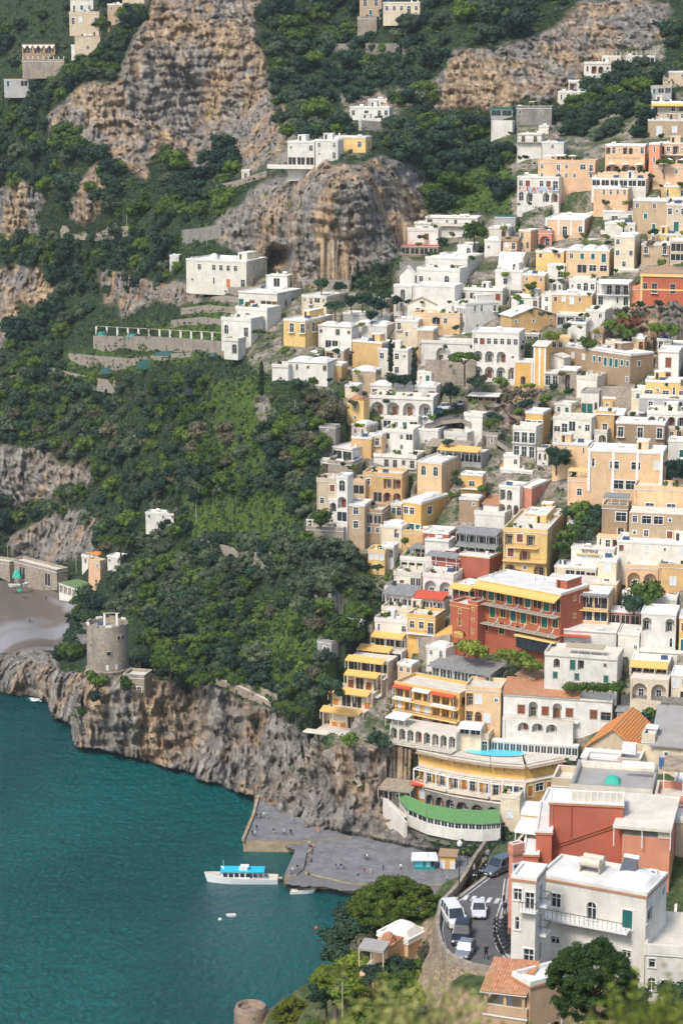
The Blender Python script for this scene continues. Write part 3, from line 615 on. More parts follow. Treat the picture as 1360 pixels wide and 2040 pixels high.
def face(mb, root, M, W, H, spec, wall, trim, sc=1.):
    """one wall with its openings cut out; spec rows go from the top storey down, one letter per bay"""
    def P(s, z, n=0.): return M @ Vector((s, n, z))
    if not spec or W < .3:
        mb.poly([P(0,0), P(W,0), P(W,H), P(0,H)], wall); return
    rows = spec.split('/'); ws = []
    for r in rows:
        if r[:1].isdigit(): i = r.index(':'); ws.append(float(r[:i]))
        else: ws.append(1.)
    tot = sum(ws); zt = H
    for r, wt in zip(rows, ws):
        sh = H*wt/tot; z1 = zt; z0 = zt-sh; zt = z0
        if ':' in r: r = r[r.index(':')+1:]
        suf = ''.join(c for c in r if c in '=-~"^%'); cells = ''.join(c for c in r if c not in '=-~"^%') or '_'
        if not suf and z0 > .5 and W > 5 and any(c in 'dRlrW' for c in cells) and rnd.random() < .22: suf = '-'
        n = len(cells); cw = W/n; s0 = max(.55, min(1.4, sh/3.0))*sc; cur = 0.
        for k, c in enumerate(cells):
            a0 = k*cw; a1 = a0+cw; cx = (a0+a1)/2
            if c == '_': continue
            if c == 'w' and rnd.random() < .22: c = rnd.choice('hwoq' if rnd.random() < .6 else 'gr')
            if c == 'd' and z0 > .5 and len(rows) > 1 and rnd.random() < .55: c = 'D'
            if c in 'AlLPpB':
                w = cw*(.90 if c in 'PpB' else .78); h = sh*(.74 if c != 'P' else .62); hz = z0+sh*(.05 if c in 'AlLB' else .22); rec = min(1.7, .5+sh*.35) if c in 'AlL' else .15; arch = c == 'A'
                if arch: h = min(h, sh*.84); w = min(w, sh*1.25)
            else:
                w, h, sill, rec, arch, shu = TYPE[c]; s = s0
                if w*s > cw*.86: s = max(.5, round(cw*.86/w-.05, 1))
                s = round(s, 1); w *= s; h *= s; h = min(h, sh*.93); hz = z0+min(sill*s, sh-h-.05)
            x0, x1 = cx-w/2, cx+w/2
            if x0 > cur: mb.poly([P(cur,z0), P(x0,z0), P(x0,z1), P(cur,z1)], wall)
            mb.poly([P(x0,z0), P(x1,z0), P(x1,hz), P(x0,hz)], wall)
            ht = hz+h
            if arch:
                ry = min(w/2, h*.5); zs = ht-ry; N = 8 if w > 1.6 else 6
                pts = [(cx-math.cos(math.pi*j/N)*w/2, zs+math.sin(math.pi*j/N)*ry) for j in range(N+1)]
                for j in range(N):
                    (xa, za), (xb, zb) = pts[j], pts[j+1]
                    mb.poly([P(xa,za), P(xb,zb), P(xb,z1), P(xa,z1)], wall); mb.poly([P(xa,za), P(xa,za,rec), P(xb,zb,rec), P(xb,zb)], wall)
            else:
                zs = ht; mb.poly([P(x0,ht), P(x1,ht), P(x1,z1), P(x0,z1)], wall); mb.poly([P(x0,ht), P(x0,ht,rec), P(x1,ht,rec), P(x1,ht)], wall)
            mb.poly([P(x0,hz), P(x0,hz,rec), P(x0,zs,rec), P(x0,zs)], wall); mb.poly([P(x1,hz,rec), P(x1,hz), P(x1,zs), P(x1,zs,rec)], wall)
            mb.poly([P(x0,hz), P(x1,hz), P(x1,hz,rec), P(x0,hz,rec)], wall)
            cur = x1
            if c in 'AlL':
                mb.poly([P(x0,hz,rec), P(x1,hz,rec), P(x1,ht,rec), P(x0,ht,rec)], wall if c != 'L' else DARKIN)  # one loggia kind has its shade painted on the back wall
                ts = 'd' if rnd.random() < .6 else 'R'; ss = round(max(.5, min(1.1, h/2.6, w/1.7)), 1)
                fm, pm = winproto(ts, ss, trim); e = put('door', fm, root, mw=M @ Matrix.Translation((cx+rnd.uniform(-.15,.15)*w, rec-.25, hz+.03))); put('pane' if ts == 'd' else 'shutter', pm, e)
                g = MB(); g.box(x0, x1, .05, .10, hz+.86*min(1, h/2.4), hz+.92*min(1, h/2.4), RAIL); nb = max(3, int(w/.4))
                for j in range(nb): x = x0+w*(j+.5)/nb; g.box(x-.02, x+.02, .06, .09, hz, hz+.86*min(1, h/2.4), RAIL)
                put('railing', g.mesh('railing'), root, mw=M)
            elif c in 'PpB':
                g = MB(); g.box(x0, x1, .12, .14, hz, ht, GLASS if c != 'B' else DARKIN); p = put('glazing_or_shade', g.mesh('glazing_or_shade'), root, mw=M)  # open bays get a flat dark panel painting the shade inside
                g = MB(); nb = max(2, int(w/1.3))
                for j in range(nb+1): x = x0+.04+(w-.08)*j/nb; g.box(x-.05, x+.05, .04, .11, hz, ht, trim)
                g.box(x0, x1, .03, .10, ht-.08, ht, trim); g.box(x0, x1, .03, .10, hz, hz+.08, trim)
                put('frame', g.mesh('frame'), p)
            else:
                fm, pm = winproto(c, s, trim); e = put('window' if TYPE[c][2] > .3 else 'door', fm, root, mw=M @ Matrix.Translation((cx, 0, hz))); put('pane' if TYPE[c][5] is None else 'shutter', pm, e)
                if c == 'D': put('balcony', balproto(w+.8), root, mw=M @ Matrix.Translation((cx, -.002, hz)))
        if cur < W: mb.poly([P(cur,z0), P(W,z0), P(W,z1), P(cur,z1)], wall)
        if '=' in suf or '-' in suf:
            g = MB(); dp = 1.3
            g.box(.05, W-.05, -dp, -.003, z0-.12, z0+.06, trim)
            if '=' in suf: g.box(.05, W-.05, -dp, -dp+.14, z0+.06, z0+.95, wall)
            else:
                g.box(.05, W-.05, -dp+.02, -dp+.07, z0+.92, z0+.98, RAIL)
                for j in range(int(W/.45)+1): x = .07+j*.45; g.box(x-.02, x+.02, -dp+.03, -dp+.06, z0+.06, z0+.92, RAIL)
            put('balcony', g.mesh('balcony'), root, mw=M)
        for ch, mt in (('~', AWY), ('"', AWW), ('^', TILE)):
            if ch in suf:
                g = MB(); zt_ = z1-.15; dp = 1.9 if ch != '^' else .9; dr = .75
                pts = [(.1,-.003,zt_), (W-.1,-.003,zt_), (W-.1,-dp,zt_-dr), (.1,-dp,zt_-dr)]
                g.poly([(x,y,z) for x,y,z in pts], mt); g.poly([(x,y,z-.07) for x,y,z in reversed(pts)], mt)
                g.box(.1, W-.1, -dp-.03, -dp, zt_-dr-.28, zt_-dr+.01, mt)
                for x in (.15, W/2, W-.15): g.bar((x,-.05,zt_-1.1), (x,-dp,zt_-dr-.05), .035, RAIL)
                put('awning' if ch != '^' else 'canopy', g.mesh('awning'), root, mw=M)
def roof_clutter(root, M, W, Dp, H, seed, amount=2):
    r_ = random.Random(seed)
    for k in range(amount):
        x = -W+.8+r_.random()*max(.1, W-1.6); y = .8+r_.random()*max(.1, Dp-1.8); t = r_.random(); g = MB()
        if t < .5:
            h = .6+r_.random()*.6; g.box(x-.25, x+.25, y-.25, y+.25, H-.1, H+h, ROOFW); g.box(x-.33, x+.33, y-.33, y+.33, H+h, H+h+.1, ROOFW); nm = 'chimney'
        elif t < .72:
            g.bar((x-.7,y,H+.65), (x+.7,y,H+.65), .38, TANK, 10); g.box(x-.6, x+.6, y-.3, y+.3, H, H+.3, TRIMS); nm = 'water_tank'
        elif t < .85:
            g.poly([(x-.9,y-.6,H+.2), (x+.9,y-.6,H+.2), (x+.9,y+.5,H+1.), (x-.9,y+.5,H+1.)], PANEL); g.poly([(x-.9,y-.6,H+.14), (x-.9,y+.5,H+.94), (x+.9,y+.5,H+.94), (x+.9,y-.6,H+.14)], TRIMS); g.bar((x,y+.4,H), (x,y+.4,H+.9), .05, RAIL); nm = 'solar_panel'
        else:
            g.bar((x,y,H), (x,y,H+2.6), .03, RAIL); g.bar((x-.5,y,H+2.4), (x+.5,y,H+2.4), .02, RAIL); g.bar((x-.3,y,H+2.1), (x+.3,y,H+2.1), .02, RAIL); nm = 'aerial'
        put(nm, g.mesh(nm), root, mw=M)
class House: pass
_hn = 0
def H(label, name='house', cat='house', group=None):
    h = House(); h.root = None; h.args = (label, name, cat, group); return h
def block(h, xl, xc, xr, yt, yb, th=15, wall='white', L='', Rr='', roof='flat', d=None, D=None, ext=5., trim=None, par=.45, rm=None, clut=None, seed=0, over=0., sc=1., foot=True, dD=0., band=True, rh=None, bandm=None):
    """near vertical edge at picture column xc, wall top yt, foot yb; left wall reaches column xl, right wall xr"""
    global _hn; _hn += 1
    D = (D or depth(xc, yb))+dD; a = R(th); C = at(xc, yb, D); ztop = at(xc, yt, D).z
    ux, uy = -math.cos(a), math.sin(a); vx, vy = math.sin(a), math.cos(a)
    k = ray(xl, (yt+yb)/2)[0]*1.0; W = (k*C.y-C.x)/(ux-k*uy)
    if d is not None: Dp = d
    elif xr-xc > 2:
        k = ray(xr, (yt+yb)/2)[0]; den = vx-k*vy; Dp = (k*C.y-C.x)/den if den > .01 else 9.
    else: Dp = 8.
    Dp = max(1.2, min(Dp, 30.)); W = max(.6, min(W, 60.)); z0 = C.z-ext; hh = ztop-C.z
    M = Matrix.Translation((C.x, C.y, C.z)) @ Matrix.Rotation(-a, 4, 'Z')
    if h.root is None:
        label, name, cat, group = h.args; h.root = put(name, None, mw=M); h.inv = M.inverted(); tag(h.root, label, cat, group)
    Ml = h.inv @ M; wmat = wm(wall); tr = trim or (TRIMW if wall not in ('white',) else TRIMS if rnd.random() < .3 else TRIMW)
    mb = MB(); e = par
    face(mb, h.root, Ml @ Matrix.Translation((-W, 0, 0)), W, hh, L, wmat, tr, sc)
    face(mb, h.root, Ml @ Matrix.Rotation(math.pi/2, 4, 'Z'), Dp, hh, Rr, wmat, tr, sc)
    def Q(x, y, z): return Ml @ Vector((x, y, z))
    mb.poly([Q(0,Dp,0), Q(-W,Dp,0), Q(-W,Dp,hh), Q(0,Dp,hh)], wmat); mb.poly([Q(-W,Dp,0), Q(-W,0,0), Q(-W,0,hh), Q(-W,Dp,hh)], wmat)
    b = MB(); b.box(-W, 0, 0, Dp, -ext, -.002, wmat); 
    if ext > 0:
        k0 = len(mb.v); mb.v += [tuple(Ml @ Vector(v)) for v in b.v]; mb.f += [tuple(i+k0 for i in f) for f in b.f]; mb.m += [mb.mi(wmat)]*len(b.f)
    put('wall', mb.mesh('wall'), h.root)
    r = MB(); R_ = rm or {'flat': ROOFW, 'vault': ROOFW, 'barrel': ROOFW, 'terrace': ROOFC, 'none': ROOFC}.get(roof, TILE)
    if roof in ('flat', 'vault', 'terrace', 'barrel'):
        o = .10; pw = .28; ph = e if roof != 'terrace' else .95
        r.box(-W+pw-o, -pw+o, pw-o, Dp-pw+o, hh-.05, hh+.08, R_)
        if ph > 0:
            pm = R_ if roof != 'terrace' else wmat
            r.box(-W-o, o, -o, pw-o, hh, hh+ph, pm, R_); r.box(-W-o, o, Dp-pw+o, Dp+o, hh, hh+ph, pm, R_)
            r.box(-W-o, -W+pw-o, pw-o, Dp-pw+o, hh, hh+ph, pm, R_); r.box(-pw+o, o, pw-o, Dp-pw+o, hh, hh+ph, pm, R_)
        if band: r.box(-W-.14, .14, -.14, Dp+.14, hh-.22, hh-.06, bandm or tr)
        if roof == 'vault':
            n = max(1, round(W/5.5))
            for j in range(n): r.vault(-W+.35+(W-.7)*j/n+.1, -W+.35+(W-.7)*(j+1)/n-.1, .4, Dp-.4, hh+.1, rh or 1.25, R_)
        if roof == 'barrel':
            N = 10; rr = rh or Dp*.35
            for j in range(N):
                t0, t1 = math.pi*j/N, math.pi*(j+1)/N
                p = [(x, Dp/2-math.cos(t)*Dp*.46, hh+math.sin(t)*rr) for t in (t0, t1) for x in (-W+.2, -.2)]
                r.poly([p[0], p[1], p[3], p[2]], R_)
            for x in (-W+.2, -.2): r.poly([(x, Dp/2-math.cos(math.pi*j/N)*Dp*.46, hh+math.sin(math.pi*j/N)*rr) for j in range(N+1)], R_)
    elif roof in ('hip', 'gable', 'shed', 'gabley'):
        o = .45; rr = rh or min(W, Dp)*.28; x0, x1, y0, y1 = -W-o, o, -o, Dp+o; th_ = .16
        def slab(pts):
            r.poly(pts, R_); r.poly([(x, y, z-th_) for x, y, z in reversed(pts)], TRIMW)
            for j in range(len(pts)):
                p, q = pts[j], pts[(j+1) % len(pts)]; r.poly([(p[0],p[1],p[2]-th_), (q[0],q[1],q[2]-th_), q, p], R_)
        z = hh+.1
        if roof == 'shed': slab([(x0,y0,z), (x1,y0,z), (x1,y1,z+rr), (x0,y1,z+rr)]); r.poly([(-W,Dp,hh), (-W,0,hh), (-W,Dp,z+rr-.2)], wmat); r.poly([(0,0,hh), (0,Dp,hh), (0,Dp,z+rr-.2)], wmat)
        elif roof == 'gable':
            m = Dp/2; slab([(x0,y0,z-.1), (x1,y0,z-.1), (x1,m,z+rr), (x0,m,z+rr)]); slab([(x1,y1,z-.1), (x0,y1,z-.1), (x0,m,z+rr), (x1,m,z+rr)])
            for x in (-W, 0): r.poly([(x,0,hh), (x,Dp,hh), (x,m,z+rr-.15)] if x == 0 else [(x,Dp,hh), (x,0,hh), (x,m,z+rr-.15)], wmat)
        elif roof == 'gabley':
            m = -W/2; slab([(x0,y0,z-.1), (m,y0,z+rr), (m,y1,z+rr), (x0,y1,z-.1)]); slab([(m,y0,z+rr), (x1,y0,z-.1), (x1,y1,z-.1), (m,y1,z+rr)])
            r.poly([(-W,0,hh), (0,0,hh), (m,0,z+rr-.15)], wmat); r.poly([(0,Dp,hh), (-W,Dp,hh), (m,Dp,z+rr-.15)], wmat)
        else:
            i = min(W, Dp)/2
            if W >= Dp: p, q = (x0+i, Dp/2, z+rr), (x1-i, Dp/2, z+rr); slab([(x0,y0,z), (x1,y0,z), q, p]); slab([(x1,y1,z), (x0,y1,z), p, q]); slab([(x0,y1,z), (x0,y0,z), p]); slab([(x1,y0,z), (x1,y1,z), q])
            else: p, q = (-W/2, y0+i, z+rr), (-W/2, y1-i, z+rr); slab([(x0,y0,z), (x1,y0,z), p]); slab([(x1,y1,z), (x0,y1,z), q]); slab([(x1,y0,z), (x1,y1,z), q, p]); slab([(x0,y1,z), (x0,y0,z), p, q])
    elif roof == 'dome':
        r.box(-W, 0, 0, Dp, hh-.02, hh+.1, R_); q = min(W, Dp)/2-.15; rr = rh or q*.9
        r.lathe([(q*math.cos(j*math.pi/16), hh+.1+rr*math.sin(j*math.pi/16)) for j in range(9)], R_, 16, (-W/2, Dp/2))
    elif roof == 'none': r.box(-W+.02, -.02, .02, Dp-.02, hh-.1, hh-.01, R_)
    put('roof', r.mesh('roof', roof in ()), h.root, mw=Ml)
    if roof in ('flat', 'terrace', 'vault'):
        roof_clutter(h.root, Ml, W, Dp, hh+.08, int(xc*7+yt), (4 if W > 9 else 3 if W > 6 else 1) if clut is None else clut)
        q_ = random.Random(int(xl*3+yb))
        if clut is None and W > 8 and Dp > 5 and roof != 'vault' and q_.random() < .55:
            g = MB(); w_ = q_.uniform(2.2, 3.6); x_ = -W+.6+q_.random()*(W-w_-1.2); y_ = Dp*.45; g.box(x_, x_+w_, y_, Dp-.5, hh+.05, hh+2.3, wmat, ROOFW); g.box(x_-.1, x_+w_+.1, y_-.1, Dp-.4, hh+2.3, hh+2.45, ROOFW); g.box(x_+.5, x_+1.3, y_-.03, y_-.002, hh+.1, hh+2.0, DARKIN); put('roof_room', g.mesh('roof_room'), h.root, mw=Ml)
        if clut is None and roof == 'terrace':
            for k_ in range(max(1, int(W/3))):
                g = MB(); x_ = -W+.6+q_.random()*(W-1.2); y_ = .5+q_.random()*min(2, Dp-1.5); g.lathe([(.18,hh+.08),(.26,hh+.5),(.2,hh+.5)], POT, 7, (x_, y_)); s_ = .5+q_.random()*.5
                for j_ in range(12): g.poly([(x_+q_.uniform(-s_,s_), y_+q_.uniform(-s_,s_), hh+.5+q_.random()*s_*2) for _ in range(3)], LM[q_.choice(['green','lime','oak'])])
                put('potted_plant', g.mesh('potted_plant'), h.root, mw=Ml)
    if W > 5.5 and hh > 4 and (int(xc)+int(yt)) % 5 < 3:
        xp = -W*(.04+.0001*(int(xl) % 7)) if int(yb) % 2 else -W*.96; extra_pipe = MB(); extra_pipe.bar((xp, -.09, 0), (xp, -.09, hh-.3), .055, ROOFG if wall != 'white' else TRIMS); put('drainpipe', extra_pipe.mesh('drainpipe'), h.root, mw=Ml)
    if foot: FOOT.append((C.x, C.y, math.cos(a), -math.sin(a), W, Dp, C.z))
    RECTS.append((xl-2, max(xr, xc)+2, yt-6, yb+2)); RECTN.append(h.root['label'])
    fr = House(); fr.M = M; fr.Ml = Ml; fr.W = W; fr.Dp = Dp; fr.hh = hh; fr.C = C; fr.h = h; return fr
def extra(h, fr, name, fn):
    """one more part on a block, drawn in the block's own axes (x from -W to 0 along the left wall, y inwards, z up)"""
    g = MB(); fn(g); return put(name, g.mesh(name), h.root, mw=fr.Ml)
def canopy(h, fr, x0, x1, y0, y1, z, mat, drop=.3, posts=2, name='canopy', pm=None):
    """flat or slightly falling sheet on posts"""
    def fn(g):
        a = [(x0,y1,z+drop), (x1,y1,z+drop), (x1,y0,z), (x0,y0,z)]
        g.poly([a[3], a[2], a[1], a[0]], mat); g.poly([(p[0],p[1],p[2]-.12) for p in a], mat)
        g.box(x0, x1, y0-.02, y0, z-.3, z+.0, mat); g.box(x0-.02, x0, y0, y1, z-.25, z+.02, mat); g.box(x1, x1+.02, y0, y1, z-.25, z+.02, mat)
        n = max(2, posts)
        for j in range(n): x = x0+.1+(x1-x0-.2)*j/(n-1); g.bar((x,y0+.1,z-2.4), (x,y0+.1,z-.1), .07, pm or TRIMW)
    return extra(h, fr, name, fn)
def polyhouse(h, pts, H_, spec, wall, back=8., roofm=None, ext=4., trim=None, par=.5, over=.15, roofh=0.):
    """a building whose front bends: pts are ground points left to right; spec one string per wall"""
    if h.root is None:
        label, name, cat, group = h.args; M0 = Matrix.Translation(pts[0]); h.root = put(name, None, mw=M0); h.inv = M0.inverted(); tag(h.root, label, cat, group)
    wmat = wm(wall) if isinstance(wall, str) else wall; mb = MB(); z = pts[0].z
    P = [Vector((p.x, p.y, z)) for p in pts]; n = len(P)
    for j in range(n-1):
        dv = P[j+1]-P[j]; W = dv.length; a = math.atan2(dv.y, dv.x); M = h.inv @ Matrix.Translation(P[j]) @ Matrix.Rotation(a, 4, 'Z')
        sp = spec[j] if not isinstance(spec, str) else spec
        face(mb, h.root, M, W, H_, sp, wmat, trim or TRIMW); 
        mb.poly([M @ Vector(v) for v in ((0,0,-ext), (W,0,-ext), (W,0,0), (0,0,0))], wmat)
    B = [p+Vector((0, back, 0)) for p in P]; L_ = lambda p, zz: h.inv @ Vector((p.x, p.y, z+zz))
    mb.poly([L_(B[0],-ext), L_(P[0],-ext), L_(P[0],H_), L_(B[0],H_)], wmat); mb.poly([L_(P[-1],-ext), L_(B[-1],-ext), L_(B[-1],H_), L_(P[-1],H_)], wmat)
    put('wall', mb.mesh('wall'), h.root)
    r = MB(); Rm = roofm or ROOFW
    cx = sum((p.x for p in P))/n
    for j in range(n-1):
        a, b = P[j], P[j+1]; dv = (b-a).normalized(); nn = Vector((dv.y, -dv.x, 0))*over
        q = [L_(a+nn, H_), L_(b+nn, H_), L_(B[j+1], H_+roofh), L_(B[j], H_+roofh)]; up = Vector((0,0,.14))
        r.poly([v+up for v in q], Rm); r.poly([q[0], q[1], q[1]+up, q[0]+up], Rm); r.poly([q[3], q[2], q[1], q[0]], Rm)
        if par > 0:
            i = Vector((-nn.x, -nn.y, 0)).normalized()*.25; u2 = Vector((0,0,par))
            r.poly([q[0]+up, q[1]+up, q[1]+up+u2, q[0]+up+u2], wmat); r.poly([q[0]+up+u2, q[1]+up+u2, q[1]+up+u2+i, q[0]+up+u2+i], Rm); r.poly([q[1]+up+i, q[0]+up+i, q[0]+up+u2+i, q[1]+up+u2+i], wmat)
    put('roof', r.mesh('roof'), h.root)
    for j in range(n-1):
        dv = P[j+1]-P[j]; W = dv.length; d0 = dv.normalized(); FOOT.append((P[j+1].x, P[j+1].y, d0.x, d0.y, W, back, z))
    return P
def wallrun(label, pts, hgt, th=.6, mat='stone', name='retaining_wall', cat='wall', down=2.5, group=None):
    """free-standing or retaining wall through ground points"""
    m = wm(mat) if isinstance(mat, str) else mat; o = pts[0]; g = MB()
    for a, b in zip(pts[:-1], pts[1:]):
        a = a-o; b = b-o; dv = Vector((b.x-a.x, b.y-a.y, 0)).normalized(); nn = Vector((-dv.y, dv.x, 0))*th
        q = [a, b, b+nn, a+nn]; lo = [Vector((v.x, v.y, v.z-down)) for v in q]; hi = [Vector((v.x, v.y, v.z+hgt)) for v in q]
        for i in range(4): k = (i+1) % 4; g.poly([lo[i], lo[k], hi[k], hi[i]], m)
        g.poly(hi, m)
    e = g.build(name, loc=o); tag(e, label, cat, group); return e
# ------------------------------------------------------------------ the town: each entry is one building, picture columns and rows of its nearest edge
def town_top():
    # top left terraces
    h = H('tan stone villa hung with vines at the very top left', 'stone_villa'); block(h,140,186,190,-2,24,20,'ivory','www','w',d=5,roof='terrace'); block(h,138,198,203,26,48,20,'sand','dw_w','w',d=6,foot=False,dD=-4,roof='terrace')
    h = H('tan house with a low terrace wall right of the vine villa', 'house'); block(h,214,247,256,8,40,20,'tan','w_/_d','w',d=5); block(h,244,288,294,-8,22,20,'sand','w_w','',d=5,foot=False)
    h = H('small stone house with a white lower storey below the vine villa', 'stone_house'); f = block(h,149,200,214,72,104,18,'sand','_w_','w',rm=TILEB); 
    block(h,142,166,170,90,106,18,'white','w','',d=4)
    h = H('brown pavilion with a blue and white scalloped awning', 'pavilion', 'pavilion'); f = block(h,44,110,114,88,106,12,'brown','lll','',roof='flat',rm=WOODM,d=6,clut=0)
    def sc(g):
        for j in range(6):
            x0 = -f.W+j*f.W/6; g.poly([(x0,-.35,f.hh-.1),(x0+f.W/12,-.35,f.hh-1.9),(x0+f.W/6,-.35,f.hh-.1)], AWW); g.poly([(x0+f.W/12,-.33,f.hh-.1),(x0+f.W/12,-.33,f.hh-1.2),(x0+f.W/6,-.33,f.hh-.1)], plain('cloth_blue',(.12,.36,.6),.8))
    extra(h, f, 'awning', sc)
    h = H('low stone terrace with white posts below the scalloped awning', 'terrace', 'terrace'); f = block(h,44,128,140,121,133,12,'stone','','',d=5,roof='terrace',clut=0)
    posts(h, f, 9, f.hh+.9, f.hh+2.2)
    h = H('teal shack under a flat orange roof at the left edge', 'shack', 'shack'); block(h,8,72,76,157,172,10,'grey','G_BB','',d=6,rm=plain('orange_sheet',(.6,.3,.1),.8),clut=0,par=.1)
    # top middle
    h = H('stone tower villa with arched windows cut by the top edge', 'stone_villa'); block(h,716,760,764,-6,34,14,'tan','aa/_w_','',d=8); block(h,712,750,754,36,62,14,'stone','','',d=4,foot=False,dD=-2,roof='terrace')
    block(h,763,836,844,4,26,14,'cream','wwwdw','',d=7,par=.3)
    wallrun('pale stone retaining wall right of the tower villa near the top', [ground(728,108), ground(770,109), ground(812,108)], 4.8, mat='greystone')
    wallrun('short grey retaining wall left of the tower villa', [ground(650,102), ground(690,103), ground(716,100)], 3.6, mat='greystone')
    h = H('white two-level villa tucked under the upper cliff with a pine before it', 'villa', 'villa'); block(h,697,775,788,214,236,14,'white','w_d_ww','w',d=7); block(h,733,770,776,198,214,14,'white','ld','',d=5,par=.3,foot=False,dD=3,ext=1)
    block(h,714,762,766,240,258,14,'white','wd_','',d=6,roof='terrace')
    # cliff house
    h = H('white house with a dark open ground floor alone on the cliff edge', 'villa', 'villa'); f = block(h,573,626,640,283,332,16,'white','w_ww/BBB','ww/B_',roof='flat'); block(h,628,673,678,280,316,16,'white','w_w/w_d','',d=7,foot=False)
    extra(h, f, 'terrace', lambda g: (g.box(-f.W-6.5,.6,-3.4,0,-.6,0,wm('white')), g.box(-f.W-6.5,.6,-3.4,-3.2,0,.9,wm('white'))))
    h = H('small yellow house next to the white cliff-edge house', 'house'); block(h,655,728,737,274,300,16,'yellow','w_w','w',d=8,clut=3)
    h = H('tiny cream stone hut on the ledge left of the cliff-edge house', 'hut', 'hut'); block(h,481,497,502,340,356,14,'cream','d','',d=3)
    # upper right, strings of small houses under the cliff
    h = H('long low white house with arched windows under the right cliff', 'house'); block(h,1111,1166,1170,183,204,12,'ivory','qaow','',d=6)
    h = H('grey and white loggia house one step above the long low white house', 'house'); block(h,1132,1186,1192,161,180,12,'white','lwl','',d=6)
    h = H('white house with dark open arches, middle of the cliff-foot string', 'house'); block(h,1163,1216,1222,127,147,12,'white','qlAo','',d=6,roof='terrace')
    h = H('cream house with a row of posts on its roof, highest but one at right', 'house'); f = block(h,1200,1236,1240,112,124,12,'cream','W_w','',d=5,clut=0)
    posts(h, f, 5, f.hh, f.hh+2.0, m=TRIMS)
    h = H('low cream house with a teal glass front, highest at right', 'house'); f = block(h,1246,1304,1310,112,128,12,'ivory','wPP','',d=6,clut=1)
    posts(h, f, 7, f.hh, f.hh+2.4, 3.2, m=TRIMS)
    h = H('green-glazed greenhouse on a white base under the cliff', 'greenhouse', 'greenhouse'); block(h,978,1020,1028,240,264,14,'white','','',d=6,roof='none'); block(h,977,1020,1024,216,234,14,'grey','PP','',d=5,rm=plain('net_green',(.01,.12,.10),.6),trim=plain('frame_green',(.02,.2,.15),.6),clut=0,foot=False,ext=4)
    h = H('long low grey stone house right of the greenhouse', 'stone_house'); block(h,1028,1098,1106,215,246,14,'greystone','g__w_/_____','',d=6,roof='terrace')
    h = H('cream and stone house with a twin window at the right edge near the top', 'house'); block(h,1320,1366,1370,143,170,12,'sand','W_w/___','',d=8)
    h = H('pergola house with green blinds left of the twin-window house', 'house'); f = block(h,1296,1336,1340,172,200,12,'grey','GBl/___','',d=6,rm=TRIMS,clut=0)
    h = H('three-storey cream house with deep balconies at the right edge', 'house'); block(h,1290,1366,1372,240,270,12,'tan','_H_h_','',d=8); block(h,1297,1366,1370,204,240,12,'cream','d_dl~/w_w_w=','',d=7,foot=False,dD=1,ext=.3)
    # hotel group at right
    h = H('white cube house with a small roof tower above the peach hotel', 'house'); block(h,1030,1077,1082,268,312,14,'white','dd/__/','',d=8); block(h,1078,1122,1131,284,314,14,'white','_w_/___','',d=7,foot=False); block(h,1073,1092,1096,252,270,14,'ivory','','',d=5,foot=False,dD=2,ext=.5)
    h = H('long peach hotel wing with a roof terrace of white parasols', 'hotel', 'hotel'); f = block(h,1071,1184,1190,324,376,14,'peach','w_dw_Wd/w_www_w/','',d=9,roof='terrace',rm=ROOFC)
    for j in range(4): parasol(h, f, -f.W+3+j*4.2, 3.0, f.hh, AWW if j < 3 else SHG)
    h = H('grand peach hotel with a storey of big arches and a lettered frieze', 'hotel', 'hotel'); f = block(h,1205,1283,1292,290,346,14,'peach','.9:laolAoa/.5:_/1.1:AAAAA','',d=8,clut=1)
    text(h, f, 'ALBERGO RESIDENCE', -f.W*.93, -.06, f.hh*.52, f.W*.82, .8, TRIMS)
    block(h,1190,1290,1293,350,375,14,'peach','_d_w_d_w_','',d=8,roof='terrace',foot=False,dD=-3)
    for j in range(3): parasol(h, f, -f.W+2.5+j*4.6, -1.5, 1.2, AWW)
    block(h,1178,1286,1292,356,375,14,'white','PPPPPP','',d=6,foot=False,dD=-6,par=.2); block(h,1182,1250,1258,376,402,14,'peach','oaaaa/____','',d=8,foot=False,dD=-7)
    h = H('peach hotel block with tall slit windows at the right edge', 'hotel', 'hotel'); f = block(h,1292,1312,1318,287,350,14,'salmon','q/q/','',d=8); block(h,1309,1366,1370,286,330,14,'peach','lwlw/AAA','',d=8,foot=False); block(h,1300,1366,1370,333,368,14,'peach','_w_w_/____','',d=8,foot=False,dD=-4,roof='terrace')
    for j in range(2): parasol(h, f, 3.5+j*4.5, -3.2, 3.6, AWW)
    h = H('weathered white house with washing on the line below the hotel wing', 'house'); f = block(h,1030,1112,1127,354,404,17,'white','ww_wrd/aA_AA','_w/__',roof='flat'); laundry(h, f)
    h = H('small yellow house with white roof above the stone palace, right edge', 'house'); block(h,1322,1366,1370,372,398,12,'yellow','w_w','',d=7); block(h,1330,1366,1370,398,424,12,'gold','Wd','',d=7,foot=False,dD=-3)
    h = H('tall brown stone palace with green shutters near the right edge', 'palace', 'palace'); block(h,1260,1327,1333,400,462,14,'tan','w_w_/_g__/__g_','',d=9,roof='flat'); block(h,1327,1366,1370,408,462,14,'sand','www/_G_','',d=8,foot=False,dD=-2); block(h,1284,1303,1305,398,420,14,'white','q','',d=3,foot=False,dD=-3,ext=0)
    h = H('stepped white house crowned by a low round drum', 'house'); block(h,1204,1264,1272,446,470,14,'ivory','__qo','',d=7); block(h,1201,1262,1270,422,446,14,'white','_W_w','',d=7,foot=False,dD=4); f = block(h,1212,1240,1246,408,422,14,'ivory','','',d=6,foot=False,dD=7,par=.2)
    h = H('peach villa with white pilasters and a white balustrade', 'villa', 'villa'); f = block(h,1086,1163,1186,438,470,15,'peach','W_d_w','w',clut=3); pilasters(h, f, 4); block(h,1072,1098,1102,464,492,15,'pink','A','',d=5,foot=False,roof='terrace')
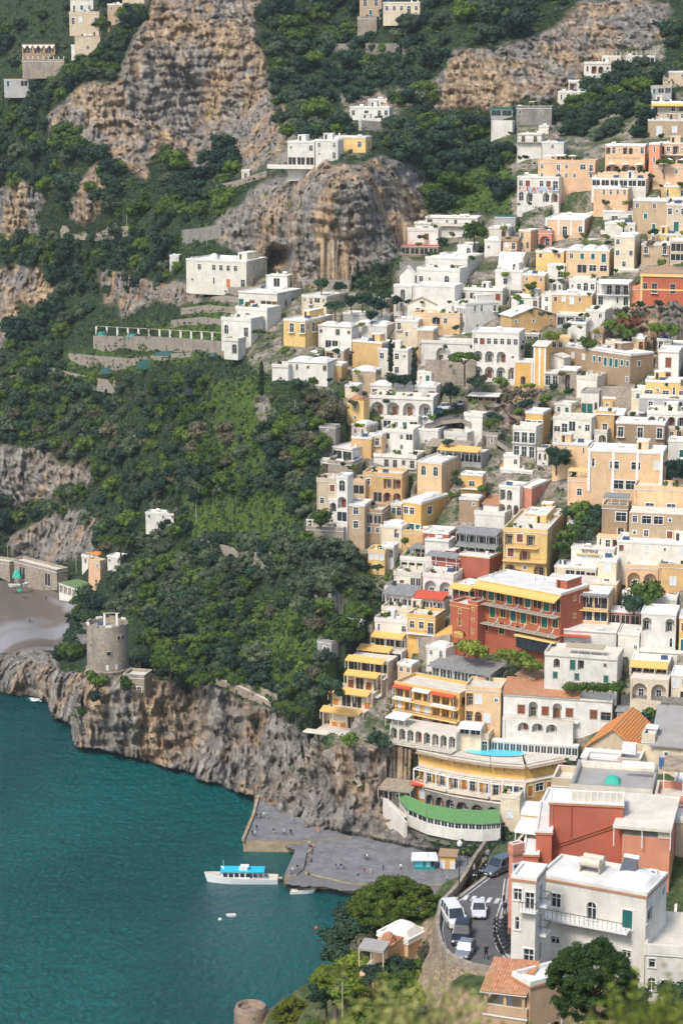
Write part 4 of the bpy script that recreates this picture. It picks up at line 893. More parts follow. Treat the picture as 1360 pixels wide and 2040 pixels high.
    h = H('white terraced villa in trees above the town, over a red awning', 'villa', 'villa'); block(h,847,950,958,435,466,14,'white','W_ow_w/','',d=8); block(h,825,858,862,445,470,14,'white','d_w','',d=6,foot=False,dD=-3); block(h,811,872,876,459,484,14,'white','__w_','',d=6,foot=False,dD=-6,roof='terrace')
    h = H('low dark restaurant under a long red awning by the rock', 'restaurant', 'restaurant'); f = block(h,798,872,875,490,508,12,'brown','BBBB','',d=5,roof='flat',rm=AWR,clut=0,par=.05); 
    wallrun('old grey terrace wall below the red awning', [ground(796,548), ground(850,546), ground(905,540)], 4.5, mat='greystone')
    h = H('small white cube house with one arched window below the terraced villa', 'house'); block(h,911,940,954,490,513,15,'white','_a','_o',clut=1)
    h = H('plain cream house half hidden by trees right of the terraced villa', 'house'); block(h,973,1012,1018,455,478,16,'ivory','_w','',d=7)
    h = H('dark green netted greenhouse among the trees', 'greenhouse', 'greenhouse'); block(h,985,1026,1030,432,452,12,'grey','','',d=7,roof='flat',rm=plain('net_green',(.01,.12,.10),.6),clut=0,par=0)
def parasol(h, f, x, y, z, m):
    def fn(g):
        g.bar((x,y,z), (x,y,z+2.3), .04, TRIMW); k = 8
        for j in range(k):
            a, b = 2*math.pi*j/k, 2*math.pi*(j+1)/k; g.poly([(x,y,z+2.6), (x+1.6*math.cos(a),y+1.6*math.sin(a),z+2.1), (x+1.6*math.cos(b),y+1.6*math.sin(b),z+2.1)], m); g.poly([(x,y,z+2.55), (x+1.6*math.cos(b),y+1.6*math.sin(b),z+2.05), (x+1.6*math.cos(a),y+1.6*math.sin(a),z+2.05)], m)
    g = MB(); fn(g); M = f.M; o = g.build('parasol', mw=M); 
    global _pn; _pn += 1
    tag(o, 'white parasol open on a hotel terrace' if m is AWW else 'dark green parasol at the end of the terrace', 'parasol', 'parasols on the hotel terraces')
_pn = 0
def text(h, f, s, x, y, z, w, size, mat):
    cu = bpy.data.curves.new('lettering', 'FONT'); cu.body = s; cu.size = size; cu.extrude = .03; cu.resolution_u = 2; cu.materials.append(mat)
    o = put('lettering', cu, h.root, mw=f.Ml @ Matrix.Translation((x, y, z)) @ Matrix.Rotation(math.pi/2, 4, 'X'))
    bpy.context.view_layer.update(); k = w/max(.1, o.dimensions.x); cu.size = size*min(k, 1.6)
    bpy.context.view_layer.update(); me = bpy.data.meshes.new_from_object(o); mw = o.matrix_basis.copy(); bpy.data.objects.remove(o); return put('lettering', me, h.root, mw=mw)
def laundry(h, f):
    r_ = random.Random(3); cols = [(.75,.75,.75), (.5,.08,.05), (.12,.4,.25), (.3,.45,.65), (.7,.3,.12), (.8,.8,.78)]
    def fn(g):
        g.bar((-f.W,-.9,f.hh*.62), (0,-.9,f.hh*.62), .02, RAIL); x = -f.W+.8
        while x < -1: 
            w = r_.uniform(.4,1.1); z = f.hh*.62; m = plain('cloth_%d' % r_.randrange(6), cols[r_.randrange(6)], .9); g.box(x, x+w, -.92, -.88, z-r_.uniform(.6,1.3), z, m); x += w+r_.uniform(.1,.8)
    extra(h, f, 'washing', fn)
def pilasters(h, f, n, m=None, w=.5):
    for j in range(n):
        x = -f.W+w/2+(f.W-w)*j/(n-1); extra(h, f, 'pilaster', lambda g: g.box(x-w/2, x+w/2, -.12, -.002, 0, f.hh-.23, m or TRIMW))
def posts(h, f, n, z0, z1, y=.3, w=.26, m=None):
    for j in range(n):
        x = -f.W+w+(f.W-2*w)*j/(n-1); extra(h, f, 'post', lambda g: g.box(x-w/2, x+w/2, y, y+w, z0, z1, m or TRIMW))
def town_upper():
    h = H('yellow house beside the tan terrace house, brown shutters', 'house'); block(h,1067,1122,1127,502,534,14,'yellow','r_r/','',d=8)
    h = H('white garden pavilion with stepped front under the yellow house', 'house'); block(h,1090,1124,1127,530,560,14,'white','_d','',d=5)
    h = H('broad tan terrace house with dark tall shutters and a white vaulted roof', 'house'); f = block(h,1127,1212,1224,500,546,15,'apricot','wggG/_BWW','_w/__',roof='vault'); block(h,1080,1160,1170,480,500,15,'white','','',d=7,foot=False,dD=9,ext=1,par=.9); block(h,1172,1216,1220,478,500,15,'white','','',d=5,foot=False,dD=7,ext=1)
    h = H('tall cream tower block with scattered small windows', 'house'); block(h,1223,1262,1273,472,538,15,'cream','w__/w_w/_w_','w/_/w'); block(h,1196,1224,1228,462,482,15,'ivory','w_w','',d=6,foot=False,dD=5)
    h = H('flat tan house with two tall brown windows above the red palace', 'house'); block(h,1277,1332,1340,488,524,13,'tan','D_D/__','',d=8,roof='flat'); block(h,1334,1366,1370,480,524,13,'sand','B/P','',d=6,foot=False)
    h = H('cream terrace house with white parapet over the flat tan house', 'house'); block(h,1294,1366,1370,468,486,13,'yellow','w_w_w','',d=7,roof='flat')
    h = H('deep red palace with two grey-framed tall windows and a yellow cornice', 'palace', 'palace'); f = block(h,1276,1366,1374,545,605,14,'red','.35:_/1:wd_d_/1:_____','',d=12,roof='hip',rm=TILEB,rh=1.8,trim=plain('trim_grey',(.36,.35,.33),.8),sc=1.25,foot=True)
    extra(h, f, 'cornice', lambda g: (g.box(-f.W-.3,.3,-.35,-.003,f.hh-1.1,f.hh-.1,TRIMY), g.box(-f.W,0,-.1,-.003,f.hh*.42,f.hh*.47,TRIMY), g.box(-f.W-.1,-f.W+.5,-.12,-.003,0,f.hh-1.1,TRIMY)))
    block(h,1248,1274,1277,576,606,14,'salmon','','',d=6,foot=False,roof='terrace',rm=ROOFC,clut=0)
    h = H('white house with three blue doors under a wide cream awning', 'house'); f = block(h,1188,1254,1258,563,612,13,'white','_ddd/a_qa','',d=8,clut=0,par=.2)
    canopy(h, f, -f.W+1, -.2, -3.2, 0, f.hh+.1, AWW, .9, 3, 'awning'); block(h,1232,1270,1274,538,562,13,'cream','_a','',d=7,foot=False,dD=6)
    h = H('low white house with a roof terrace left of the cream awning', 'house'); block(h,1133,1186,1190,560,584,13,'white','owaw','',d=7,roof='terrace')
    h = H('long ochre house with four pale windows on a grey base', 'house'); block(h,1098,1178,1186,588,626,14,'ochre','whHw_/_____','',d=8); block(h,1078,1098,1100,588,624,14,'white','w/w','',d=8,foot=False)
    h = H('white house stepping down to the left in curved shoulders', 'house'); block(h,1166,1204,1222,620,658,20,'white','_w/__','__/__'); f = block(h,1130,1166,1170,646,676,20,'white','','',d=7,foot=False,roof='flat',par=.8)
    h = H('open grey loggia with columns left of the curved white house', 'loggia', 'loggia'); block(h,1108,1162,1166,628,650,14,'grey','LLL','',d=5,roof='flat',rm=ROOFC,clut=0)
    h = H('long tan palazzo with a slanting row of green shutters', 'palace', 'palace'); f = block(h,1124,1254,1301,708,768,52,'brown','_h_h_ggGGGgg/1.1:_gg_w_w___w','_g__/____',roof='flat',par=.35,sc=.8)
    scall(h, f)
    h = H('white annex with grey patch at the left end of the tan palazzo', 'house'); block(h,1086,1122,1136,712,744,40,'white','__/','_',roof='gabley',rm=ROOFC,rh=.8)
    h = H('stone vaulted ruin with tall arches below the tan palazzo', 'stone_house'); block(h,1084,1112,1118,744,772,20,'stone','aa','',d=5); block(h,1112,1148,1152,738,780,20,'stone','_A_','',d=6,foot=False)
    h = H('white wall house with a steep curved gable below the palazzo', 'house'); block(h,1148,1188,1232,756,790,25,'ivory','_','___A',roof='terrace')
    h = H('small white house with two dark green doors under a grey roof', 'house'); block(h,1157,1192,1200,782,824,16,'white','GGq','',d=7,roof='flat',rm=ROOFG,clut=0)
    wallrun('high stained retaining wall right of the two-door white house', [ground(1196,826), ground(1236,826), ground(1262,822)], 8.5, mat='stone')
    h = H('white villa with brown shuttered tall window at the right edge', 'villa', 'villa'); block(h,1310,1350,1366,702,764,14,'white','_R_/_r_','r_/r_'); 
    h = H('yellow flat with wide dark windows over a grey terrace block', 'house'); f = block(h,1285,1366,1372,762,795,13,'yellow','WoWqW','',d=8); block(h,1272,1366,1370,796,824,13,'grey','_w_w_P-','',d=9,foot=False,dD=-3,roof='none'); block(h,1288,1366,1370,826,852,13,'white','AAAA','',d=9,foot=False,dD=-5,roof='terrace'); block(h,1257,1282,1286,778,824,13,'cream','w/_','',d=8,foot=False)
    # left of the town
    h = H('long white monastery-like villa with a small dome on the left ledge', 'villa', 'villa'); f = block(h,376,491,532,522,575,24,'ivory','_w_wwww_/o__q_y_d','_w_w/_y__',ext=2.6); block(h,371,398,402,518,570,24,'white','_/o','',d=8,foot=False,dD=.5,ext=2.6)
    extra(h, f, 'dome', lambda g: g.lathe([(1.6*math.cos(j*math.pi/16), f.hh+.2+2.2*math.sin(j*math.pi/16)) for j in range(9)], ROOFW, 16, (-f.W*.62, 3.0)))
    block(h,530,572,580,550,578,18,'white','_P_','',d=6,foot=False,par=.2)
    h = H('little white chapel-like box on the slope left of the long white villa', 'hut', 'hut'); block(h,338,356,358,510,518,12,'white','','',d=4)
    h = H('big white house of three stepped terraces with arched doors', 'house'); f = block(h,475,552,600,586,620,28,'white','G_R_DDR','__w_w__'); block(h,470,532,560,619,652,28,'white','wAd_','____',foot=False,dD=-3,roof='terrace',d=9); block(h,441,500,520,640,672,28,'white','a_d','',foot=False,dD=-7,d=8,roof='terrace'); block(h,446,474,480,680,708,28,'white','_a','',foot=False,dD=-8,d=5,roof='terrace',clut=0,ext=1.5)
    h = H('white and cream row house with a balcony right of the stepped terraces', 'house'); block(h,601,650,698,592,624,30,'cream','wdPw/_dd_','____'); 
    h = H('yellow house with ornate white window frames and bare trees before it', 'house'); block(h,565,608,662,640,688,30,'yellow','_d_d/____','wdDww/_____'); 
    h = H('white house with a bulging vaulted roof right of the yellow ornate house', 'house'); block(h,634,700,714,652,700,22,'white','o__w_o/_PP__','_/_',roof='vault'); block(h,702,770,785,650,690,22,'white','___o__','__',foot=False,d=8,dD=3,roof='vault')
    h = H('long low white roof among round trees above the vaulted white house', 'house'); block(h,683,776,783,628,644,18,'grey','____','',d=6,clut=1)
    h = H('white house with two soft domes and a stepped front garden', 'house'); block(h,575,652,656,724,766,18,'white','_q_o__w/','',d=9,roof='vault',clut=0); block(h,564,634,640,708,726,18,'white','_w__','',d=7,foot=False,dD=7,roof='vault',clut=0,ext=1); block(h,542,574,578,732,754,18,'white','__','',d=7,foot=False,roof='terrace')
    h = H('tan wall house with a round white arch beside the two-dome house', 'house'); block(h,654,680,684,728,756,18,'ochre','__','',d=6)
    h = H('long bare tan wall house climbing to the right of the two domes', 'house'); block(h,702,760,782,684,740,34,'ochre','__/__','___/___',roof='flat')
    h = H('white and cream house behind the tall cypress', 'house'); block(h,753,812,822,698,752,18,'ivory','w_wo/__w_','_/w')
    h = H('small tan house with a white vault left of the cypresses', 'house'); block(h,702,748,758,740,776,18,'tan','o___/____','',d=6,roof='vault'); block(h,687,712,715,770,802,18,'cream','__','',d=5,foot=False)
    h = H('yellow round-ended annex with one arched window', 'house'); block(h,690,724,736,798,846,25,'yellow','_q_/_o_','__/__',roof='dome',rh=1.2); 
    h = H('white vaulted row hotel with brown shutters over a line of arches', 'hotel', 'hotel'); f = block(h,738,868,888,772,800,14,'white','r_ro_r_R','',d=7,roof='vault'); block(h,736,862,872,797,832,14,'white','AAAA','',d=8,foot=False,dD=-4,roof='terrace')
    h = H('white villa with a bell-gabled chapel at its left end', 'villa', 'villa'); block(h,847,930,968,516,548,22,'white','q_ww','_oww',roof='vault',rh=.9); block(h,830,915,935,540,572,22,'white','wo_a_','__',foot=False,dD=-4,d=8,roof='terrace'); block(h,822,905,914,571,600,22,'white','____','',foot=False,dD=-8,d=8,roof='flat',clut=0); f = block(h,796,826,829,548,572,18,'white','__','',d=2,foot=False,dD=-5,roof='gabley',rm=ROOFW,rh=3.0)
    block(h,784,820,824,570,600,18,'white','_A_','',d=2.5,foot=False,dD=-8,roof='flat',clut=0)
    h = H('white house under a big barrel vault with a small end spire', 'house'); block(h,986,1040,1048,541,575,18,'white','_w__','',d=9,roof='flat'); f = block(h,990,1042,1048,531,545,18,'white','','',d=9,foot=False,roof='barrel',rh=4.4,dD=.5,par=0); 
    extra(h, f, 'spire', lambda g: g.bar((-.5,.5,f.hh), (-.5,.5,f.hh+5.6), .5, wm('white'), 6, .12))
    h = H('small ochre house attached right of the barrel vault house', 'house'); block(h,1041,1084,1092,548,582,16,'ochre','w_w/___','',d=7)
    h = H('white terrace house with dark windows below the chapel villa', 'house'); block(h,914,1000,1010,580,604,16,'white','www_w','',d=7,roof='terrace'); block(h,1015,1050,1054,577,594,16,'white','PP','',d=5,foot=False,dD=5,par=.2)
    h = H('plain white house right of the two-arch white hotel, one window', 'house'); block(h,1018,1072,1080,594,618,16,'white','_g_w','',d=8)
    h = H('white hotel with two big arched windows and a plant-filled roof', 'hotel', 'hotel'); block(h,896,926,992,606,660,62,'white','ww_wwww/w_w_w','_aa_d/____/_wwg',sc=.95)
    h = H('small white house with a tiled gable left of the two-arch hotel', 'house'); block(h,811,868,877,606,634,16,'ivory','_wo_','',d=8,roof='gabley',rm=TILEB,rh=2.2); block(h,822,915,922,630,652,16,'apricot','h_Pw_','',foot=False,dD=-3,d=8,roof='terrace')
    h = H('ochre church with a gable end, three round windows and a blind arch', 'church', 'church'); f = block(h,996,1018,1106,630,680,66,'ochre','_/_','o_o_o/_A_',roof='gable',rm=ROOFW,rh=2.6); 
    h = H('tall narrow tan house below the tiled gable house', 'house'); block(h,831,862,872,658,716,16,'tan','__/w_/__','',d=7); block(h,787,832,838,640,694,16,'cream','d_w/_w_/___','',d=7,foot=False)
    h = H('large white hotel with brown-doored arches over the car park', 'hotel', 'hotel'); f = block(h,940,1032,1040,664,758,15,'white','.8:wwwwwww/1:AAAo/1.05:AAAA','',d=10,roof='flat',clut=3,sc=.9)
    block(h,870,938,944,672,690,15,'white','_q_q','',d=8,foot=False,dD=5,roof='vault'); block(h,839,946,950,686,728,15,'white','_A__','',d=7,foot=False,dD=1,roof='terrace',clut=0); block(h,1036,1072,1076,666,692,15,'white','PPP','',d=6,foot=False,dD=4)
    wallrun('tall brown retaining wall under the umbrella pine', [ground(846,764), ground(900,766), ground(946,764)], 7.5, mat='stone')
    h = H('tall yellow bell-tower-like front with white corner strips', 'house'); f = block(h,1062,1086,1092,690,768,18,'gold','_q_/___/___','',d=7,roof='shed',rm=ROOFC,rh=.8); pilasters(h, f, 3, w=.5)
    h = H('yellow chapel porch with a big arched blue door', 'chapel', 'chapel'); f = block(h,1023,1060,1063,722,768,16,'gold','.25:_/1:_A_','',d=6,roof='flat'); pilasters(h, f, 2, w=.4)
    h = H('white slab carport roof over a dark opening in the rock', 'carport', 'carport'); f = block(h,940,988,992,790,800,14,'brown','BB','',d=5,roof='flat',rm=ROOFW,par=.15,clut=0)
    extra(h, f, 'slab', lambda g: g.box(-f.W-1,1.2,-2.0,5,f.hh+.2,f.hh+.45,ROOFW))
def scall(h, f):
    def fn(g):
        n = int(f.W/2.2)
        for j in range(n): x = -f.W+j*f.W/n; g.vault(x, x+f.W/n, -.2, 3.2, f.hh+.5, .45, ROOFW, 6, 3)
    extra(h, f, 'parapet', fn)
def scallops(h, f, n, z, ht=1.5, x0=None, x1=None):
    """white curved screens between the hotel balconies"""
    x0 = -f.W if x0 is None else x0; x1 = 0 if x1 is None else x1
    for j in range(n):
        x = x0+(x1-x0)*(j+.5)/n
        def fn(g):
            pts = [(x, -.02, z), (x, -2.3, z), (x, -2.3, z+.35)]+[(x, -2.3+2.28*math.sin(t*math.pi/10), z+.35+(ht-.35)*(1-math.cos(t*math.pi/10))) for t in range(1, 6)]
            g.poly(pts, TRIMW); g.poly([(a+.14, b, c) for a, b, c in reversed(pts)], TRIMW)
            for i in range(len(pts)): p, q = pts[i], pts[(i+1) % len(pts)]; g.poly([(p[0]+.14,p[1],p[2]), (q[0]+.14,q[1],q[2]), q, p], TRIMW)
        extra(h, f, 'screen', fn)
def slab(h, f, z, dp, m, t=.25, rail=True, x0=None, x1=None):
    x0 = -f.W if x0 is None else x0; x1 = 0 if x1 is None else x1
    def fn(g):
        g.box(x0, x1, -dp, -.003, z-t, z, m)
        if rail:
            g.box(x0, x1, -dp+.02, -dp+.07, z+.9, z+.96, RAIL)
            for j in range(int((x1-x0)/.5)+1): x = x0+.05+j*.5; g.box(x-.02, x+.02, -dp+.03, -dp+.06, z, z+.9, RAIL)
    return extra(h, f, 'terrace', fn)
def town_mid():
    # cluster on the spur
    h = H('orange-tan house with a white roof and glazed loggia at the spur tip', 'house'); block(h,662,701,741,896,924,35,'white','PP','_____',d=None); block(h,700,739,743,874,930,20,'ochre','______/______','',d=8,foot=False,dD=3,roof='flat'); block(h,669,739,743,874,894,20,'ochre','','',d=7,foot=False,dD=9,rm=ROOFW)
    h = H('stone terrace house with white rails hanging over the green slope', 'stone_house'); f = block(h,653,702,706,926,966,22,'stone','____/_w__','',d=8,roof='terrace'); block(h,624,656,662,918,946,22,'white','lB','',d=7,foot=False,roof='terrace',dD=2)
    h = H('narrow orange house with one tall door, between the white house and the tan one', 'house'); block(h,742,760,764,868,908,18,'apricot','d/_','',d=6)
    h = H('rambling white house with an arched side door above the thatched restaurant', 'house'); block(h,762,822,830,862,902,18,'white','P_wP/w_w_','',d=9,roof='terrace'); block(h,824,872,886,858,896,20,'white','_oa','_',d=9,foot=False,dD=2)
    h = H('restaurant deck under a long yellow awning and a thatched roof', 'restaurant', 'restaurant'); f = block(h,876,958,966,903,928,24,'grey','PPPPP','',d=7,roof='none',clut=0,trim=TRIMW)
    canopy(h, f, -f.W*.98, 0, -3.0, .6, f.hh+.9, AWY, .9, 6, 'awning'); canopy(h, f, -f.W*1.35, -f.W*.35, -.5, 5.5, f.hh+1.3, AWT, 1.1, 3, 'canopy'); 
    h = H('big cream building with a pair of little arched windows high on its wall', 'hotel', 'hotel'); f = block(h,831,879,967,924,986,26,'apricot','1:aa/1.1:__','__w_h__/_______',sc=.9); block(h,744,829,833,914,954,18,'white','_ddwd/','',d=9,foot=False,dD=2,roof='terrace',rm=ROOFC)
    h.f = f; g_ = block(h,758,830,833,904,914,18,'cream','','',d=8,foot=False,dD=6,par=.3)
    h = H('ochre loggia house with two tall arches and a dark terrace below', 'house'); f = block(h,723,800,806,950,1004,16,'ochre','w_ll/.9:_BAA','',d=8,roof='terrace'); block(h,691,727,731,962,1010,16,'apricot','B/','',d=7,foot=False,dD=1,roof='terrace')
    h = H('slim white house of stacked tall arches on the spur', 'house'); block(h,670,692,696,952,1078,16,'white','a/A/P/w','',d=6,sc=1.1); block(h,655,671,674,996,1050,16,'white','A/_','',d=6,foot=False)
    h = H('tall tan house with three windows in a column beside the white arches', 'house'); block(h,691,726,730,1008,1090,16,'tan','w/w/_','',d=8,sc=1.1); block(h,726,760,764,1022,1092,16,'brown','BB/ww/__','',d=8,foot=False,dD=1,roof='terrace')
    h = H('old tan house edge with pale vertical window over the white veranda', 'house'); block(h,631,672,676,960,1040,18,'sand','_w/w_/__','',d=7,roof='terrace')
    h = H('white railed veranda on a stone base at the spur tip', 'veranda', 'veranda'); f = block(h,610,684,690,1058,1082,-0+14,'stone','____','',d=5,roof='terrace',clut=0); posts(h, f, 8, f.hh, f.hh+2.6, -.1)
    extra(h, f, 'beam', lambda g: g.box(-f.W, 0, -.15, .25, f.hh+2.6, f.hh+2.85, TRIMW))
    h = H('bright orange square house with one blue window and lumpy white roof', 'house'); f = block(h,802,838,896,1004,1070,34,'gold','ww_/_gg','_W__w/_____',roof='vault',sc=1.1); block(h,858,876,886,984,1002,20,'apricot','','',d=6,foot=False,dD=8,roof='dome',ext=1)
    h = H('pink and cream house with a low vault left of the orange square house', 'house'); block(h,757,800,806,1052,1100,20,'cream','_a/__','',d=8,roof='vault'); block(h,790,842,846,1064,1100,20,'ochre','___/___','',d=7,foot=False,roof='terrace'); block(h,760,784,790,1090,1114,20,'white','ll','',d=4,foot=False,dD=-3)
    h = H('white-roofed house with a dull red upper wall by the dark lane', 'house'); block(h,842,892,898,1064,1108,20,'brick','___/','',d=8,roof='flat'); block(h,846,893,897,1080,1108,20,'white','__','',d=6,foot=False,dD=-4,roof='flat')
    h = H('narrow yellow house standing alone over the wooded gully', 'house'); block(h,733,766,774,1102,1142,16,'yellow','hhh/_h_','',d=6,roof='terrace')
    h = H('yellow-orange tower house facing the lane with one white-framed window', 'house'); block(h,918,960,968,948,1000,18,'gold','_W_/___','w/_',roof='flat'); block(h,914,952,958,996,1040,18,'brown','_o/__','',d=6,foot=False)
    # houses along the road
    h = H('bright yellow house of tall dark windows above the bend of the upper road', 'house'); block(h,1046,1080,1102,824,892,22,'gold','ddd/_','__/_W',d=8); f = block(h,1021,1066,1070,856,912,22,'white','ddd/ddd','',d=7,foot=False,dD=-3,roof='terrace')
    h = H('cream house with a clay-tiled lean-to and a blue balcony awning', 'house'); block(h,1101,1176,1184,836,900,18,'ivory','WdPww/q_d_d_','',d=8,roof='flat',rm=ROOFC); f = block(h,1104,1172,1180,832,840,18,'ivory','','',d=7,foot=False,dD=2,roof='shed',rm=TILEB,ext=0); block(h,1100,1170,1176,888,930,18,'apricot','qq_q/____','',d=7,foot=False,dD=-3)
    h = H('white terrace wall with a red-shuttered arch and small round holes', 'house'); block(h,1154,1208,1213,862,884,18,'white','oqA','',d=6,roof='terrace')
    h = H('square brown house with a single framed window and balcony', 'house'); block(h,1186,1222,1228,826,864,16,'ochre','_d_','',d=8,roof='terrace')
    h = H('wide brown house with three tall black windows', 'house'); block(h,1226,1322,1330,846,902,14,'brown','D_D_D/_____','',d=9)
    h = H('white cafe terrace with canopies over the brown three-window house', 'house'); f = block(h,1250,1290,1294,828,846,14,'white','PPP','',d=6,roof='flat'); canopy(h, f, -f.W-9, -f.W-1, -1, 5, f.hh+.2, AWW, .9, 3)
    h = H('small white house with a green door by the round green tree, right edge', 'house'); block(h,1330,1368,1374,880,920,14,'white','_G','',d=6)
    h = H('large peach palazzo with white quoins and framed windows', 'palace', 'palace'); f = block(h,1170,1318,1326,904,986,14,'apricot','w_W_W_h/__WW__','',d=10,sc=1.1,par=.6); pilasters(h, f, 4, w=.7)
    h = H('cream terrace house with a long glass-railed deck below the peach palazzo', 'house'); f = block(h,1130,1224,1230,962,1000,16,'peach','_w_ow_','',d=6,roof='terrace',rm=ROOFC); canopy(h, f, -f.W, -1, .2, 3.4, f.hh+2.9, TRIMY, .2, 5, 'pergola')
    h = H('peach flats with two French windows and a stone ground floor, right edge', 'house'); block(h,1262,1368,1372,978,1026,13,'apricot','_W_W_','',d=9,roof='terrace'); block(h,1252,1368,1372,1026,1082,13,'tan','wWWo_/ww_wW','',d=9,foot=False,dD=-1.2,roof='none')
    h = H('square stone tower house with a shaded roof terrace', 'stone_house'); f = block(h,1198,1248,1256,1014,1080,14,'brown','_W/_a','',d=8,roof='terrace',clut=0,sc=1.1); canopy(h, f, -f.W*.98, 0, .2, 5, f.hh+3.0, AWG, .3, 4)
    wallrun('dark green hedge trained along a wall under the glass-railed deck', [ground(1136,1032), ground(1196,1032)], 4.2, mat=LM['green'], name='hedge', cat='hedge')
    h = H('low cream shop front with a blue door under a thin orange roof', 'shop', 'shop'); block(h,1188,1262,1266,1072,1096,14,'cream','qdl_G','',d=4,roof='flat',rm=TRIMY,par=.05,clut=0)
    h = H('white house with small clay roofs and a strip of hedge, over triple arches', 'house'); f = block(h,994,1034,1057,972,1030,24,'white','lA_/AAA','',d=7,roof='flat'); block(h,1034,1058,1107,972,1018,30,'pink','','_w_/___',foot=False,dD=0,roof='flat'); f2 = block(h,996,1060,1104,940,968,24,'white','wPP','waw_',foot=False,dD=5,roof='flat',ext=1); 
    block(h,992,1030,1034,938,950,24,'white','','',d=5,foot=False,dD=3,roof='shed',rm=TILE,ext=0); extra(h, f2, 'hedge', lambda g: [g.box(-f2.W+j*.8, -f2.W+j*.8+.7, -2.4, -1.6, -.4, .1+.25*(j%3)*.6, LM['green']) for j in range(int(f2.W/.8)+8)])
    h = H('small white house with clay-tile slope left of the pink wall', 'house'); block(h,962,992,998,1006,1034,24,'white','_','',d=6,roof='shed',rm=TILE,rh=1.2); block(h,945,1004,1010,1028,1052,24,'white','___','',d=9,foot=False,dD=-1,roof='terrace',clut=0)
    h = H('grey-canopied double veranda with green plants beside the yellow tower', 'restaurant', 'restaurant'); f = block(h,914,992,1000,1068,1112,22,'grey','.9:PPPP/1:BBBB','B/B',roof='none',clut=0)
    canopy(h, f, -f.W*1.02, .2, -2.4, 3, f.hh+.6, AWG, .9, 5); canopy(h, f, -f.W*1.02, .2, -2.8, 0, f.hh*.52, AWG, .7, 5)
    h = H('tall yellow house with stacked loggias and a tan rooftop room', 'house'); f = block(h,1002,1088,1122,1062,1152,16,'yellow','lrl_/wA_/AoA','w_/__/__',sc=1.1,roof='terrace'); block(h,1045,1112,1122,1026,1062,16,'ochre','_r_','r',foot=False,dD=3,d=7,ext=1)
    slab(h, f, f.hh*.66, 1.1, TRIMY, x0=-f.W*.9, x1=-f.W*.2); slab(h, f, f.hh*.36, 1.3, TRIMY)
    h = H('white restaurant with dark letters above an orange ledge', 'restaurant', 'restaurant'); f = block(h,1137,1222,1230,1096,1130,16,'white','_H_H_','',d=8,par=.3); text(h, f, 'RIMINI', -f.W*.75, -.2, f.hh*.74, f.W*.36, 1.1, RAIL); extra(h, f, 'ledge', lambda g: g.box(-f.W*.88,-f.W*.2,-.7,-.003,f.hh*.66,f.hh*.71,TRIMY))
    h = H('long cream house hung with creeper and one round window at right', 'house'); block(h,1228,1366,1374,1086,1136,14,'ivory','w__h_o_h/','',d=10)
    h = H('tall cream house with a glazed loggia and two great windows at its foot', 'house'); block(h,1104,1186,1192,1134,1166,16,'cream','_PPB','',d=8,roof='flat',dD=2,par=.3); block(h,1190,1226,1234,1120,1180,16,'cream','h/w','_w/__',d=6,foot=False,dD=-2,sc=1.1); f = block(h,1086,1226,1234,1166,1220,16,'apricot','______/_____','__/__',foot=False,d=9,roof='none',dD=1); f2 = block(h,1152,1210,1228,1186,1246,16,'apricot','BB/1.05:PP','_/_',foot=False,d=8,dD=-3,roof='flat')
    canopy(h, f2, -f2.W*.95, .2, -1.6, .3, f2.hh+.1, AWG, .2, 4); slab(h, f2, f2.hh*.5, 1.4, TRIMY)
    h = H('peach house with two tall red arches over a bush-filled court', 'house'); f = block(h,1246,1310,1316,1134,1180,14,'peach','AA','',d=7,roof='terrace',clut=0); block(h,1312,1368,1372,1132,1176,14,'ochre','_h_','',d=8,foot=False,roof='terrace')
    # around the car park
    h = H('scatter of white steps and low walls right of the small car park', 'stair', 'staircase'); f = block(h,924,960,968,830,868,30,'white','____/','__',d=4,roof='terrace',clut=0)
    h = H('white low house wall with pots between car park and yellow awning', 'house'); block(h,884,930,938,868,884,28,'white','_o_','',d=5,roof='terrace',clut=0)
    h = H('little white gatehouse at the bend of the upper road', 'hut', 'hut'); block(h,968,990,996,868,890,20,'stone','q','q',d=4,roof='terrace',clut=0)
    h = H('row of white arcades under the vaulted row hotel', 'house'); block(h,762,832,838,836,862,16,'white','PwwP','',d=7,roof='terrace')
    h = H('stone shed with a blue shutter in the trees left of the spur', 'shed', 'shed'); block(h,636,668,672,852,886,16,'greystone','o/','',d=5,roof='flat',rm=ROOFG,clut=0)
    h = H('flat-roofed grey concrete hut on the wooded slope, lower left of town', 'hut', 'hut'); block(h,632,660,684,1282,1306,28,'grey','w','_',d=5,ext=1.2,foot=False,roof='flat',rm=ROOFG,clut=0)
    h = H('little white house just above the grey hut in the trees', 'house'); block(h,672,712,718,1246,1256,20,'white','_','',d=5,roof='gable',rm=ROOFW,rh=1.1)
